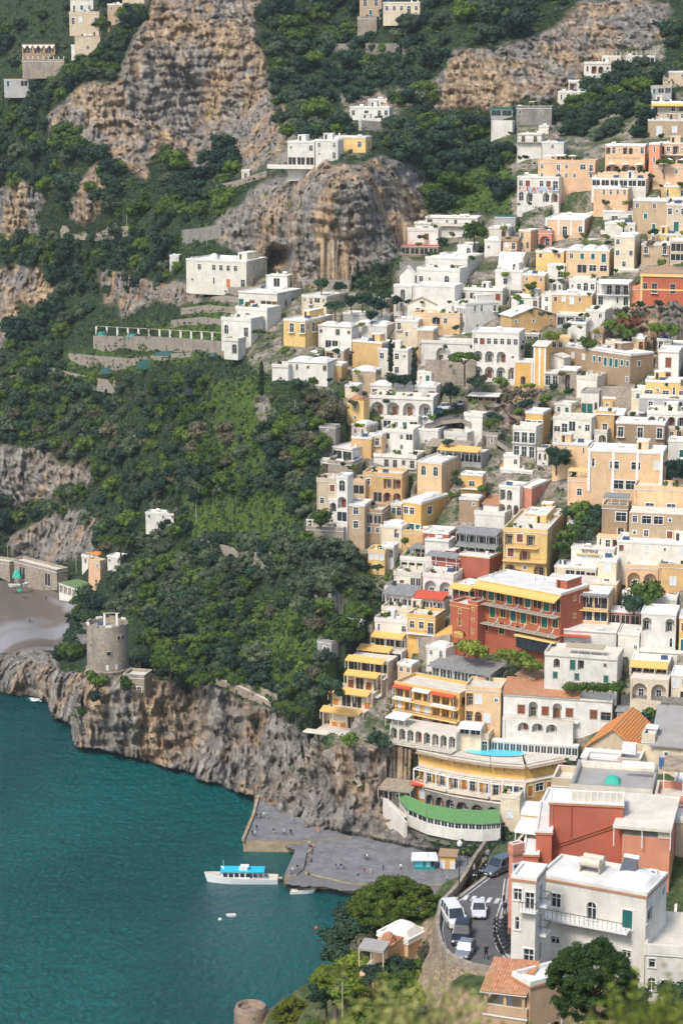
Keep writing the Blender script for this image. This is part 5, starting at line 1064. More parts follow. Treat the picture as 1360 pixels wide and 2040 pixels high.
def town_low():
    # red hotel
    h = H('grand red hotel with yellow trim, striped awnings and balconies', 'hotel', 'hotel')
    f = block(h,950,1114,1145,1186,1326,40,'red','1.1:BGBGBGBGB/1:aGaGGaGa/1:aaa__/.5:_','_o_/_o_/__/__',d=13,par=.5,trim=TRIMY,sc=1.05)
    for z in (f.hh*.70, f.hh*.42): slab(h, f, z, 2.4, TRIMS)
    scallops(h, f, 7, f.hh*.70); scallops(h, f, 6, f.hh*.42, 1.7)
    def aw(g):
        z = f.hh-.3; g.poly([(-f.W,-.01,z), (0,-.01,z), (0,-2.8,z-1.1), (-f.W,-2.8,z-1.1)][::-1], AWY); g.poly([(-f.W,-.01,z-.06), (-f.W,-2.8,z-1.16), (0,-2.8,z-1.16), (0,-.01,z-.06)][::-1], AWY); g.box(-f.W,0,-2.85,-2.8,z-1.4,z-1.08,AWY)
    extra(h, f, 'awning', aw)
    extra(h, f, 'glazing_or_shade', lambda g: g.box(-f.W*.46, -.2, -2.2, -.05, f.hh*.17, f.hh*.33, GLASS)); extra(h, f, 'canopy', lambda g: g.box(-f.W*.48, 0, -2.6, -.01, f.hh*.335, f.hh*.355, TRIMY))
    for k in range(7): extra(h, f, 'frame', lambda g: g.box(-f.W*.46+k*(f.W*.46-.3)/6-.05, -f.W*.46+k*(f.W*.46-.3)/6+.05, -2.26, -2.2, f.hh*.17, f.hh*.33, RAIL))
    f2 = block(h,896,934,954,1212,1298,40,'red','1:w/1:a/1.2:A/.6:_','a/q/w/_',foot=False,trim=TRIMY,roof='terrace',rm=ROOFC,d=7,clut=0)
    block(h,932,950,958,1206,1292,40,'red','o/o/q/_','',d=4,foot=False,trim=TRIMY,dD=-1,roof='terrace',clut=0); f3 = block(h,904,946,956,1172,1212,40,'red','BB/','',d=7,foot=False,dD=3,trim=TRIMY,roof='flat'); 
    canopy(h, f3, -f3.W, -.3, -2.4, 0, f3.hh-.4, AWY, .9, 3, 'awning')
    h = H('red upper house with yellow edging and a wide white roof deck', 'house'); f = block(h,915,974,980,1112,1150,28,'brick','__/','_',trim=TRIMY,d=9,roof='flat',clut=1); block(h,860,914,918,1122,1150,28,'brick','B_dB','',d=8,foot=False,roof='terrace',dD=-1); 
    canopy(h, f, -f.W-9.5, -f.W, -2, 1.5, f.hh-.6, AWG, .6, 4)
    h = H('white house with two broad flattened arches left of the red hotel', 'house'); f = block(h,842,902,908,1152,1196,22,'white','AA','',d=8,roof='terrace'); slab(h, f, .3, 1.6, TRIMW)
    h = H('curved cream house with small columns left of the two broad arches', 'house'); block(h,784,838,844,1148,1176,18,'ivory','_w_PP','',d=8,roof='terrace'); block(h,797,858,862,1118,1144,18,'white','llll','',d=8,foot=False,dD=2,roof='terrace',rm=ROOFC); block(h,766,800,806,1176,1196,18,'white','__','',d=6,foot=False,dD=-2,roof='terrace')
    h = H('dark sloping canopy over a tiled terrace near the red-edged house', 'canopy', 'canopy'); f = block(h,828,880,886,1104,1116,24,'brown','BBB','',d=6,roof='none',clut=0); canopy(h, f, -f.W-1, 1, -2, 5, f.hh+1.6, AWG, .8, 4)
    h = H('open restaurant deck with a grey canopy and a long red awning', 'restaurant', 'restaurant'); f = block(h,768,884,892,1196,1226,24,'white','BBBBBBBB','',d=9,roof='none',clut=0); canopy(h, f, -f.W*1.04, -f.W*.52, -1, 6, f.hh+.5, AWG, 1.3, 4); canopy(h, f, -f.W*.52, 0, -1, 4, f.hh+.3, AWR, 1.0, 4, 'awning'); slab(h, f, .1, 1.6, TRIMW)
    h = H('stacked cream terraces with low parapets under the red awning deck', 'house'); block(h,760,856,862,1222,1254,20,'cream','w_o_w_','',d=9,roof='terrace',dD=-1); block(h,746,812,818,1242,1268,18,'white','q__w','',d=7,foot=False,dD=-4,roof='terrace')
    h = H('bright yellow house with a ramped stair wall climbing right', 'house'); f = block(h,811,866,872,1234,1296,22,'gold','wwd/_d_','',d=8,roof='terrace')
    extra(h, f, 'stair', lambda g: [g.box(-f.W*.25+k*.75, -f.W*.25+k*.75+.76, -2.0, -.6, -2, f.hh*.35+k*.55, wm('gold')) for k in range(14)])
    h = H('white terrace bar with a yellow awning on the slope edge', 'terrace', 'terrace'); f = block(h,746,806,812,1272,1296,22,'white','BBB','',d=6,roof='none',clut=0); canopy(h, f, -f.W*1.05, 0, -2.2, 1, f.hh+.3, AWY, .8, 3, 'awning'); slab(h, f, .1, 2.0, TRIMW)
    h = H('lower terrace bar with a longer yellow awning and planters', 'terrace', 'terrace'); f = block(h,722,800,832,1300,1324,22,'white','PBP','_l',d=6,roof='none',clut=0); canopy(h, f, -f.W*1.08, -f.W*.25, -2.2, 1, f.hh+.3, AWY, .8, 3, 'awning'); slab(h, f, .1, 2.0, TRIMW)
    wallrun('tall buttressed stone wall below the yellow stair house', [ground(834,1312), ground(866,1312), ground(896,1306)], 5.8, mat='stone')
    # stepped yellow awnings at the cliff
    h = H('stepped cream flats with yellow awnings at the cliff edge', 'house')
    for xl, xc, xr, yt, yb, sp, DD in ((692,772,780,1320,1350,'PBP',561),(690,760,768,1348,1386,'rBrl',559),(658,742,750,1384,1424,'yPBy',556.5),(642,724,732,1422,1468,'lyyBl',553),(626,690,700,1464,1496,'q_dl',549)):
        dd = 0 if DD > 560 else 1
        f = block(h,xl,xc,xr,yt,yb,24,'white' if yb > 1480 else 'cream',sp,'_l',d=7,roof='none',foot=True,D=DD,clut=0,trim=TRIMY,ext=9)
        if yb < 1480: canopy(h, f, -f.W*.98, -.4, -2.3, .2, f.hh+.1, AWY, .8, 4, 'awning')
        slab(h, f, .05, 2.0, TRIMW)
    extra(h, f, 'canopy', lambda g: g.box(-f.W-2.0, .5, -3, 0, f.hh+.1, f.hh+.35, ROOFC))
    wallrun('grey stone sea wall with pale patches below the stepped flats', [ground(618,1528), ground(645,1532), ground(668,1528)], 5.0, mat='greystone')
    h = H('long yellow hotel of stacked loggias with red and white awnings', 'hotel', 'hotel'); f = block(h,786,914,926,1388,1462,34,'gold','lllllll/1:HlHHllA/1:lHlHAlh','l/A/_',d=10,roof='terrace',rm=ROOFC,clut=0,trim=TRIMY)
    for z, m in ((f.hh-.15, AWR), (f.hh*.66, AWW)):
        canopy(h, f, -f.W, -f.W*.72, -1.3, 0, z, m, .4, 2, 'awning'); canopy(h, f, -f.W*.42, -f.W*.05, -1.3, 0, z, m, .4, 2, 'awning')
    canopy(h, f, -f.W*.70, -f.W*.44, -1.3, 0, f.hh-.2, AWW, .4, 2, 'awning')
    for z in (.66, .33, .02): slab(h, f, f.hh*z, 1.4, TRIMY)
    block(h,926,996,1004,1378,1450,14,'apricot','lh_w/lAh_','_/_',foot=False,d=9,roof='terrace',rm=ROOFC,clut=0,trim=TRIMW)
    h = H('long ruined-looking greenhouse with white panels under a grey roof', 'greenhouse', 'greenhouse'); f = block(h,860,976,1018,1344,1374,32,'grey','PPPPPPPP','BBB',d=9,roof='none',clut=0); canopy(h, f, -f.W*1.04, .5, -1.2, 8, f.hh+.1, AWG, 1.0, 6)
    h = H('white colonnade level with pergola below the yellow loggia hotel', 'loggia', 'loggia'); f = block(h,776,908,914,1462,1496,28,'ivory','AAAAAAAA','',d=6,roof='none',clut=0,sc=.9,dD=-4); slab(h, f, .1, 2.5, ROOFC); canopy(h, f, -f.W*1.02, -f.W*.72, -2, 3, f.hh+2.2, TRIMW, .2, 4, 'pergola')
    h = H('small cream room with a white awning above the pool', 'pavilion', 'pavilion'); f = block(h,914,958,966,1450,1470,16,'cream','PP','',d=5,roof='none',clut=0,dD=-4); canopy(h, f, -f.W, .3, -2, 2, f.hh+.1, AWW, .5, 3, 'awning'); block(h,914,972,980,1470,1498,16,'apricot','_BBd','',d=6,foot=False,dD=-1.5,roof='terrace',clut=0)
    h = H('white house with balconies, arches and a clay-tiled roof above the pool', 'house'); f = block(h,1002,1218,1228,1400,1444,14,'white','_rArAr_rW','_',d=11,roof='flat',clut=0,sc=1.1); slab(h, f, .15, 1.3, TRIMW, x1=-f.W*.3); f2 = block(h,1000,1140,1146,1442,1490,14,'white','.9:_AAA_/.35:_','',d=9,foot=False,dD=-1.5,roof='none')
    extra(h, f, 'roof', lambda g: (g.poly([(-f.W-.3,-.4,f.hh+.5), (-f.W*.30,-.4,f.hh+.5), (-f.W*.30,7,f.hh+3.0), (-f.W-.3,7,f.hh+3.0)], TILE), g.poly([(-f.W-.3,-.4,f.hh+.3), (-f.W-.3,7,f.hh+.3), (-f.W-.3,7,f.hh+3.0), (-f.W-.3,-.4,f.hh+.5)][::-1], TRIMW), g.poly([(-f.W*.3,-.4,f.hh+.3), (-f.W*.3,7,f.hh+.3), (-f.W*.3,7,f.hh+3.0), (-f.W*.3,-.4,f.hh+.5)], TRIMW)))
    h = H('low stone pergola room at the right end of the tiled-roof house', 'pergola', 'pergola'); f = block(h,1228,1266,1272,1420,1452,14,'sand','BB','',d=5,roof='hip',rm=AWG,rh=.8); 
    h = H('white retaining wall of thin pillars around the pool deck', 'wall', 'wall'); f = block(h,978,1150,1156,1488,1512,14,'white','PPPPPPPPPPPPPP','',d=2,roof='flat',clut=0,par=.1,D=None)
    # white villa with green shutters
    h = H('white villa with green shutters, red canopy and arched porch', 'villa', 'villa'); f = block(h,1112,1226,1232,1262,1308,14,'white','G_o_oG__G_','_',d=9,clut=2,sc=1.05); block(h,1230,1272,1278,1266,1308,14,'ivory','W_o','',d=9,foot=False,dD=.4,clut=1); f2 = block(h,1084,1228,1234,1316,1368,16,'white','.8:_A_Gl__o_/1:_g__g___g_','',d=9,foot=False,dD=-4,roof='terrace',clut=0)
    extra(h, f, 'canopy', lambda g: g.box(-f.W-.3, -f.W*.45, -1.6, -.01, f.hh*.80, f.hh*.84, AWR)); canopy(h, f2, -f2.W*.72, -f2.W*.2, .3, 4, f2.hh+2.6, TRIMS, .1, 4, 'pergola')
    h = H('white house with two deep arches and brown doors at the right edge', 'house'); block(h,1276,1344,1354,1226,1300,14,'white','1:A_A/1:___q','_/_',d=9,roof='flat',sc=1.1,clut=0); block(h,1276,1346,1356,1196,1226,14,'ivory','____','',d=9,foot=False,dD=.6,par=.8); block(h,1352,1372,1376,1232,1300,14,'gold','w/G','',d=8,foot=False)
    h = H('small red-roofed terrace strip left of the two deep arches', 'terrace', 'terrace'); f = block(h,1216,1274,1278,1222,1248,14,'brick','BBB','',d=5,roof='flat',rm=TRIMW,clut=0)
    h = H('cream restaurant with a yellow awning over two wide arches', 'restaurant', 'restaurant'); f = block(h,1255,1330,1340,1326,1356,14,'cream','PPP','',d=8,roof='flat',clut=1,trim=TRIMW); block(h,1255,1330,1340,1356,1400,14,'cream','AA','',d=9,foot=False,dD=-1.2,roof='none'); canopy(h, f, -f.W, 0, -2.6, .1, f.hh-.1, AWY, 1.0, 4, 'awning'); slab(h, f, .15, 1.5, TRIMY)
    block(h,1336,1370,1374,1348,1398,14,'cream','Hw/_B','',d=8,foot=False); block(h,1262,1366,1370,1304,1326,14,'white','_q__','',d=9,foot=False,dD=4,roof='terrace')
    wallrun('long stained stone terrace wall under the cream arches', [ground(1236,1410), ground(1300,1412), ground(1390,1418)], 3.2, mat='greystone')
    # seafront hotel
    B = [at(832,1592,506), at(900,1612,499), at(985,1632,494), at(1042,1640,492)]
    h = H('curved orange seafront hotel with a rooftop pool', 'hotel', 'hotel'); z0 = 8.0
    pts = [atp(834,534,z0), atp(900,528,z0), atp(980,523,z0), atp(1046,521,z0), atp(1120,527,z0)]
    P = polyhouse(h, pts, 7.6, ['1:ldldl/1.1:hAh','1:dydyd/1.1:AhA','1:dydyd/1:AhhA','1:yWyW/1:_hA','1:PyP/1:_A_'], 'gold', 12, ROOFC, par=0.)
    P2 = [p+Vector((0, 2.2, 0)) for p in P]; 
    for p in P2: p.z = z0+7.6
    polyhouse(h, P2, 3.6, '_', 'gold', 18, ROOFC, ext=0, over=.9, par=.0)
    hh = z0+11.4
    def pergola(a, b, zz):
        g = MB(); dv = (b-a); n = max(3, int(dv.length/2.6)); nn = Vector((dv.y, -dv.x, 0)).normalized(); o = a.copy(); L_ = dv.length
        for k in range(n+1):
            p = dv*(k/n)+nn*2.4; q = dv*(k/n); g.box(p.x-.17,p.x+.17,p.y-.17,p.y+.17,-.1,3.6,TRIMW); g.bar((p.x,p.y,3.7),(q.x,q.y,3.75),.16,TRIMW)
        g.bar(tuple(nn*2.4+Vector((0,0,3.7))), tuple(dv+nn*2.4+Vector((0,0,3.7))), .2, TRIMW); g.bar(tuple(nn*1.2+Vector((0,0,3.8))), tuple(dv+nn*1.2+Vector((0,0,3.8))), .13, TRIMW)
        q = [nn*2.8, dv+nn*2.8, dv, Vector()]; g.poly([(v.x,v.y,.05) for v in q], ROOFC); g.poly([(q[0].x,q[0].y,-.35),(q[1].x,q[1].y,-.35),(q[1].x,q[1].y,.7),(q[0].x,q[0].y,.7)], wm('cream'))
        o.z = zz; put('pergola', g.mesh('pergola'), h.root, mw=h.inv @ Matrix.Translation(o))
    for a, b in zip(P[:3], P[1:4]): pergola(a, b, z0+3.9)
    g = MB(); m, nt, bs = new_mat('pool_water'); bs.inputs['Base Color'].default_value = (.10,.62,.78,1); bs.inputs['Roughness'].default_value = .12; bumpn(nt, bs, noise(nt, nd(nt,'ShaderNodeNewGeometry').outputs['Position'], 1.5, 3), .3, .1)
    C = atp(985, 534, hh+.1); pl = MB(); N = 28; ring = [(math.cos(2*math.pi*k/N)*7.4, math.sin(2*math.pi*k/N)*3.7+(-1.2*math.cos(2*math.pi*k/N))) for k in range(N)]
    pl.poly([(x,y,.05) for x,y in ring], m); 
    for k in range(N):
        a, b = ring[k], ring[(k+1)%N]; pl.poly([(a[0],a[1],.05),(b[0],b[1],.05),(b[0]*1.07,b[1]*1.07,.12),(a[0]*1.07,a[1]*1.07,.12)], ROOFW)
    o = pl.build('swimming_pool', loc=C); tag(o, 'bright blue swimming pool on the orange hotel roof', 'pool')
    # thatched rim of the pool deck
    g = MB()
    for a, b in zip(P2[:-1], P2[1:]):
        dv = (b-a).normalized(); nn = Vector((dv.y,-dv.x,0)); a0, b0 = a-P2[0], b-P2[0]
        for q, w, zz in ((0, 1.4, 4.5), (1, .2, 4.95)): pass
        g.poly([a0+nn*1.8+Vector((0,0,3.35)), b0+nn*1.8+Vector((0,0,3.35)), b0-nn*.6+Vector((0,0,3.85)), a0-nn*.6+Vector((0,0,3.85))], AWT); g.poly([a0+nn*1.8+Vector((0,0,3.1)), b0+nn*1.8+Vector((0,0,3.1)), b0+nn*1.8+Vector((0,0,3.35)), a0+nn*1.8+Vector((0,0,3.35))], WOODM); g.poly([a0-nn*.6+Vector((0,0,3.85)), b0-nn*.6+Vector((0,0,3.85)), b0-nn*.6+Vector((0,0,3.5)), a0-nn*.6+Vector((0,0,3.5))], AWT)
        L_ = (b-a).length
        for k in range(int(L_/2.2)):
            p = a0+dv*(k*2.2+1)+nn*1.0; g.box(p.x-.12,p.x+.12,p.y-.12,p.y+.12,2.3,3.2,WOODM)
    put('eave', g.mesh('eave'), h.root, mw=h.inv @ Matrix.Translation(P2[0]))
    for k in range(8):
        q = atp(1000+k*18, 543, hh+.15); g = MB(); g.box(-.35,.35,-.9,.9,.2,.32,WOODM); g.box(-.35,.35,.5,.95,.32,.75,AWW)
        for x in (-.3,.3): g.box(x-.04,x+.04,-.8,-.72,0,.2,WOODM); g.box(x-.04,x+.04,.7,.78,0,.2,WOODM)
        tag(g.build('sun_lounger', loc=q, rz=rnd.uniform(-.2,.2)), 'brown sun lounger beside the rooftop pool', 'sun lounger', 'sun loungers beside the rooftop pool')
    h = H('seafront restaurant with a long green roof and a band of windows', 'restaurant', 'restaurant'); z1 = 5.0
    P = polyhouse(h, [atp(795,530,z1), atp(812,521,z1), atp(850,515,z1), atp(905,511,z1), atp(960,510,z1), atp(996,511,z1)], 3.8, ['1:p/.45:_','1:pp/.45:_','1:pppp/.45:_','1:pppp/.45:_','1:pppp/.45:_','1:ppp/.45:_'], 'white', 6.2, AWGR, par=0, over=.3, roofh=1.3, ext=.6)
    hb = H('grey stone base wall under the green-roofed restaurant', 'wall', 'wall'); polyhouse(hb, [atp(797,531,2.6), atp(812,522,2.6), atp(850,516,2.6), atp(905,512,2.6), atp(960,511,2.6), atp(996,512,2.6)], 2.35, ['_','_','_','_','_','_'], 'greystone', 10, ROOFC, par=0, ext=2)
    h = H('stone undercroft with grey arches beneath the orange seafront hotel', 'stone_house'); polyhouse(h, [atp(846,530,5.6), atp(905,524.5,5.6), atp(996,519,5.6)], 5.2, ['AAA','AAA'], 'greystone', 8, ROOFC, par=0)
    h = H('yellow arched building with a white barrel roof beside the red wall', 'house'); f = block(h,1026,1072,1080,1634,1700,16,'gold','_A_/_P_','_/_',d=8,roof='flat',D=514,clut=0); block(h,1028,1072,1080,1626,1640,16,'gold','','',d=7,foot=False,D=514,roof='barrel',rh=2.2,ext=0,par=0); block(h,996,1034,1038,1592,1640,16,'cream','_h_','',d=7,foot=False,D=515,roof='terrace')
    h = H('shed roof of brown thatch by the cliff path', 'shed', 'shed'); f = block(h,764,818,822,1576,1604,20,'greystone','BoB','',d=6,roof='none',clut=0); canopy(h, f, -f.W-1, .5, -2, 5, f.hh+.3, AWT, .7, 4)
    h = H('small orange room with a red awning above the green roof', 'house'); f = block(h,824,846,850,1562,1592,18,'orange','_H','',d=4,roof='flat',clut=0); canopy(h, f, -f.W-.5, 0, -1.5, .2, f.hh+.1, AWR, .5, 2, 'awning')
def atp(px, D, z):
    """ground point on picture column px at forward distance D and height z"""
    py = 1020+F*math.tan(math.atan2(HC-z, D)-PITCH); a, b = ray(px, py); return Vector((a*D, D, z))

def infill():
    """small houses wherever the named ones leave the slope open inside the town"""
    r_ = random.Random(77); TP = [(1040,420),(1340,430),(1366,600),(1366,1440),(1010,1440),(760,1440),(700,1330),(790,1200),(700,1090),(640,1010),(660,900),(720,800),(600,740),(470,640),(600,600),(800,600),(830,540)]
    KEEP = [(960,1110,760,880),(1100,1130,930,960),(1120,1200,1000,1090),(838,960,780,866),(1200,1366,600,700),(880,1090,1285,1345),(640,760,560,640),(930,1010,560,580),(1230,1366,1400,1470),(900,1000,740,790),(1080,1140,1230,1260),(866,900,1200,1300),(560,690,770,850),(990,1060,900,925)]
    got = 0; info = [(((a+b)/2, (c+d)/2), n) for (a, b, c, d), n in zip(RECTS, RECTN)]
    pal = ['white','white','ivory','cream','sand','apricot','yellow','tan','ochre','peach','white','stone']
    for t in range(14000):
        if got >= 165: break
        yb = r_.uniform(470, 1440); sc = F/depth(900, yb); w = r_.uniform(3.4, 8)*sc; hh = r_.uniform(3.2, 6.4)*sc; xl = r_.uniform(560, 1375-w); xr = xl+w
        cx = (xl+xr)/2
        if not inpoly(np.array([[cx, yb-hh/2]]), TP)[0] or any(a < cx < b and c < yb < d for a, b, c, d in KEEP): continue
        if any(min(b, xr)-max(a, xl) > 4 and min(d, yb)-max(c, yb-hh) > 5 for a, b, c, d in RECTS): continue
        dd, nm = min((((cx-c[0][0])**2+(yb-hh/2-c[0][1])**2, c[1]) for c in info), key=lambda v: v[0]); got += 1
        c = min(info, key=lambda v: (cx-v[0][0])**2+(yb-hh/2-v[0][1])**2)[0]; rel = ('left of' if cx < c[0]-12 else 'right of' if cx > c[0]+12 else 'below' if yb > c[1] else 'above')
        col = r_.choice(pal); ws = nm.split()[:8]
        while ws and ws[-1] in ('and','with','a','the','of','over','under','in','its','on','by','to','at','two','beside','above','below','from','into','between','long','white','three','one'): ws.pop()
        rows = '/'.join(''.join(r_.choice('wwdgh_olaw') for _ in range(max(2, int(w/sc/2.3)))) for _ in range(1 if hh/sc < 4.6 else 2))
        roof = r_.choice(['flat','flat','terrace','vault','flat','shed'])
        h = H('small %s house %s the %s' % ({'apricot':'pale orange','sand':'sandy','stone':'rubble-stone','ivory':'off-white','ochre':'dull ochre'}.get(col, col), rel, ' '.join(ws)), 'house', 'house', 'small houses wedged between the big ones')
        block(h, xl, xr-w*.15, xr, yb-hh, yb, r_.choice([14,20,28,34]), col, rows, '_w', d=r_.uniform(4, 7), roof=roof, rm=TILEB if roof == 'shed' else None, rh=.9 if roof == 'shed' else None)
# ------------------------------------------------------------------ people, boats, vehicles
SKIN = plain('skin', (.50,.30,.21), .6); HAIR = plain('hair_dark', (.03,.02,.015), .8)
_pp = {}
def person_mesh(pose, top, leg, hair=HAIR):
    """one continuous body grown over a skeleton; clothes are colours of its faces"""
    k = (pose, top.name, leg.name, hair.name)
    if k in _pp: return _pp[k]
    if pose == 'walk': J = [(0,0,.93),(0,0,1.18),(0,-.01,1.42),(0,-.02,1.52),(0,-.03,1.66),(.09,0,.9),(.10,-.16,.5),(.10,-.22,.08),(.10,-.34,.03),(-.09,0,.9),(-.10,.10,.5),(-.10,.30,.12),(-.10,.22,.03),(.19,0,1.40),(.24,.14,1.12),(.24,.10,.88),(-.19,0,1.40),(-.24,-.14,1.12),(-.24,-.26,.92),(.24,.08,.80),(-.24,-.30,.85)]
    elif pose == 'sit': J = [(0,0,.45),(0,.02,.72),(0,0,.95),(0,-.01,1.05),(0,-.03,1.19),(.09,0,.45),(.12,-.42,.48),(.12,-.44,.08),(.12,-.58,.04),(-.09,0,.45),(-.12,-.42,.48),(-.12,-.44,.08),(-.12,-.58,.04),(.19,0,.93),(.25,-.10,.68),(.20,-.30,.58),(-.19,0,.93),(-.25,-.10,.68),(-.20,-.30,.58),(.18,-.38,.56),(-.18,-.38,.56)]
    else: J = [(0,0,.93),(0,0,1.18),(0,0,1.42),(0,0,1.52),(0,-.01,1.66),(.09,0,.9),(.11,.0,.5),(.12,.0,.08),(.13,-.13,.03),(-.09,0,.9),(-.11,0,.5),(-.12,0,.08),(-.13,-.13,.03),(.19,0,1.40),(.25,.02,1.12),(.24,-.08,.88),(-.19,0,1.40),(-.24,.02,1.12),(-.12,-.18,1.05),(.24,-.12,.80),(-.04,-.20,1.08)]
    E = [(0,1),(1,2),(2,3),(3,4),(0,5),(5,6),(6,7),(7,8),(0,9),(9,10),(10,11),(11,12),(2,13),(13,14),(14,15),(15,19),(2,16),(16,17),(17,18),(18,20)]
    Rd = [.15,.14,.15,.055,.11,.10,.065,.045,.04,.10,.065,.045,.04,.065,.045,.035,.065,.045,.035,.035,.035]
    me = bpy.data.meshes.new('sk'); me.from_pydata(J, E, []); o = bpy.data.objects.new('sk', me); COL.objects.link(o)
    o.modifiers.new('s', 'SKIN'); sv = me.skin_vertices[0].data
    for i, r_ in enumerate(Rd): sv[i].radius = (r_*1.15, r_); sv[i].use_root = i == 0
    u = o.modifiers.new('u', 'SUBSURF'); u.levels = 1; u.render_levels = 1
    dg = bpy.context.evaluated_depsgraph_get(); m2 = bpy.data.meshes.new_from_object(o.evaluated_get(dg)); bpy.data.objects.remove(o)
    for mt in (top, leg, SKIN, hair): m2.materials.append(mt)
    hz = J[4][2]
    for p in m2.polygons:
        c = p.center; hand = min((Vector(J[i])-c).length for i in (19, 20)) < .07
        if c.z > hz-.10: p.material_index = 3 if (c.z > hz+.04 or c.y > J[4][1]+.03) else 2
        elif c.z > hz-.17 or hand: p.material_index = 2
        elif (c.z < J[0][2]+.02) and not abs(c.x) > .19: p.material_index = 1
        else: p.material_index = 0
        if pose == 'sit' and c.y < -.12 and c.z < .6 and not hand: p.material_index = 1
        p.use_smooth = True
    _pp[k] = m2; return m2
CL = {n: plain('cloth_'+n, c, .9) for n, c in dict(black=(.015,.015,.018), navy=(.02,.035,.09), white=(.75,.75,.73), grey=(.22,.22,.23), red=(.5,.05,.03), blue=(.08,.18,.40), orange=(.7,.22,.04), green=(.05,.3,.12), beige=(.5,.4,.28), jeans=(.06,.10,.20)).items()}
def person(p, pose, top, leg, rz, label, group=None):
    o = put('person', person_mesh(pose, CL[top], CL[leg]), loc=p, rz=rz); tag(o, label, 'person', group); return o
def lens(g, stations, mat, n=None):
    """loft of cross sections; a station is a list of points, all the same count"""
    k0 = len(g.v); m = len(stations[0]); i = g.mi(mat)
    for s in stations: g.v += [tuple(p) for p in s]
    for a in range(len(stations)-1):
        for b in range(m-1): q = k0+a*m+b; g.f.append((q, q+1, q+m+1, q+m)); g.m.append(i)
    g.f.append(tuple(k0+b for b in range(m))[::-1]); g.f.append(tuple(k0+(len(stations)-1)*m+b for b in range(m))); g.m += [i, i]
PAINT = lambda n, c: plain('paint_'+n, c, .25, 0, .03, .6)
RUB = plain('rubber', (.02,.02,.02), .9); RIMM = plain('rim', (.45,.45,.46), .35, .8); LAMP = plain('lamp_glass', (.8,.8,.78), .1); LAMPR = plain('lamp_red', (.5,.02,.01), .2); PLATE = plain('plate', (.8,.8,.78), .6)
_cars = {}
def car_parts(kind, paint):
    k = (kind, paint.name)
    if k in _cars: return _cars[k]
    L, Wd, Hh = {'small': (3.7,1.65,1.48), 'suv': (4.6,1.88,1.78), 'van': (4.9,1.95,2.0), 'sedan': (4.4,1.8,1.45)}[kind]; w = Wd/2; sh = Hh*.55; zb = .28
    def sec(x, zt, f, zlo=zb, ww=1.): return [(x, -w*f*ww, zlo), (x, -w*f, zlo+.18), (x, -w*f, zt-.10), (x, -w*f*.93, zt), (x, w*f*.93, zt), (x, w*f, zt-.10), (x, w*f, zlo+.18), (x, w*f*ww, zlo)]
    h = L/2; hood = sh*(.93 if kind != 'van' else 1.02)
    b = MB(); lens(b, [sec(-h, hood*.72, .84, zb+.1), sec(-h+.12, hood*.86, .94), sec(-h+.5, hood*.93, 1.), sec(-h*.42, sh, 1.), sec(h*.6, sh*1.02, 1.), sec(h-.18, sh, .96), sec(h, sh*.85, .88, zb+.1)], paint)
    fr = {'small': (-.40,-.12,.55,.92), 'suv': (-.38,-.10,.80,.97), 'van': (-.62,-.34,.93,.985), 'sedan': (-.36,-.08,.38,.72)}[kind]
    x0, x1, x2, x3 = [v*h for v in fr]; wt = w*.80
    roof = [[(x1,-wt,Hh-.05),(x1,-wt*.9,Hh),(x1,wt*.9,Hh),(x1,wt,Hh-.05)], [((x1+x2)/2,-wt,Hh),((x1+x2)/2,-wt*.9,Hh+.04),((x1+x2)/2,wt*.9,Hh+.04),((x1+x2)/2,wt,Hh)], [(x2,-wt,Hh-.05),(x2,-wt*.9,Hh),(x2,wt*.9,Hh),(x2,wt,Hh-.05)]]
    lens(b, roof, paint); s_ = sh-.02
    for (a, c) in (((x0,-w*.93,s_),(x1,-wt,Hh-.03)), ((x0,w*.93,s_),(x1,wt,Hh-.03)), ((x3,-w*.93,s_),(x2,-wt,Hh-.03)), ((x3,w*.93,s_),(x2,wt,Hh-.03))): b.bar(a, c, .06, paint)
    for t in (.36, .68):
        for s in (-1, 1): x = x1+(x2-x1)*t; b.bar((x, s*w*.94, s_), (x, s*wt, Hh-.03), .045, paint)
    parts = [('body', b.mesh('body', False))]
    g = MB(); g.poly([(x0,-w*.90,s_),(x0,w*.90,s_),(x1,wt*.97,Hh-.06),(x1,-wt*.97,Hh-.06)][::-1], GLASS); parts.append(('windscreen', g.mesh('windscreen')))
    g = MB(); g.poly([(x3,-w*.90,s_),(x3,w*.90,s_),(x2,wt*.97,Hh-.06),(x2,-wt*.97,Hh-.06)], GLASS); parts.append(('rear_window', g.mesh('rear_window')))
    for s in (-1, 1):
        g = MB(); q = [(x0+.05,s*w*.925,s_),(x3-.05,s*w*.925,s_),(x2,s*wt*.99,Hh-.06),(x1,s*wt*.99,Hh-.06)]; g.poly(q if s < 0 else q[::-1], GLASS); parts.append(('side_window', g.mesh('side_window')))
        g = MB(); g.box(-h-.01,-h+.16, min(s*w*.55,s*w*.86), max(s*w*.55,s*w*.86), hood*.62, hood*.80, LAMP); parts.append(('headlight', g.mesh('headlight')))
        g = MB(); g.box(h-.08,h+.02, min(s*w*.66,s*w*.86), max(s*w*.66,s*w*.86), sh*.6, sh*.88, LAMPR); parts.append(('tail_light', g.mesh('tail_light')))
        g = MB(); g.box(x0+.12,x0+.3, min(s*w*.98,s*w*1.14), max(s*w*.98,s*w*1.14), s_+.02, s_+.2, paint); parts.append(('mirror', g.mesh('mirror')))
    g = MB(); g.box(-h-.03,-h+.1,-w*.45,w*.45,hood*.45,hood*.66,RUB); g.box(-h-.04,-h-.02,-.26,.26,.38,.50,PLATE); g.box(-h-.02,-h+.1,-w*.85,w*.85,.26,.36,RUB); parts.append(('grille', g.mesh('grille')))
    R_ = .33 if kind in ('small','sedan') else .38
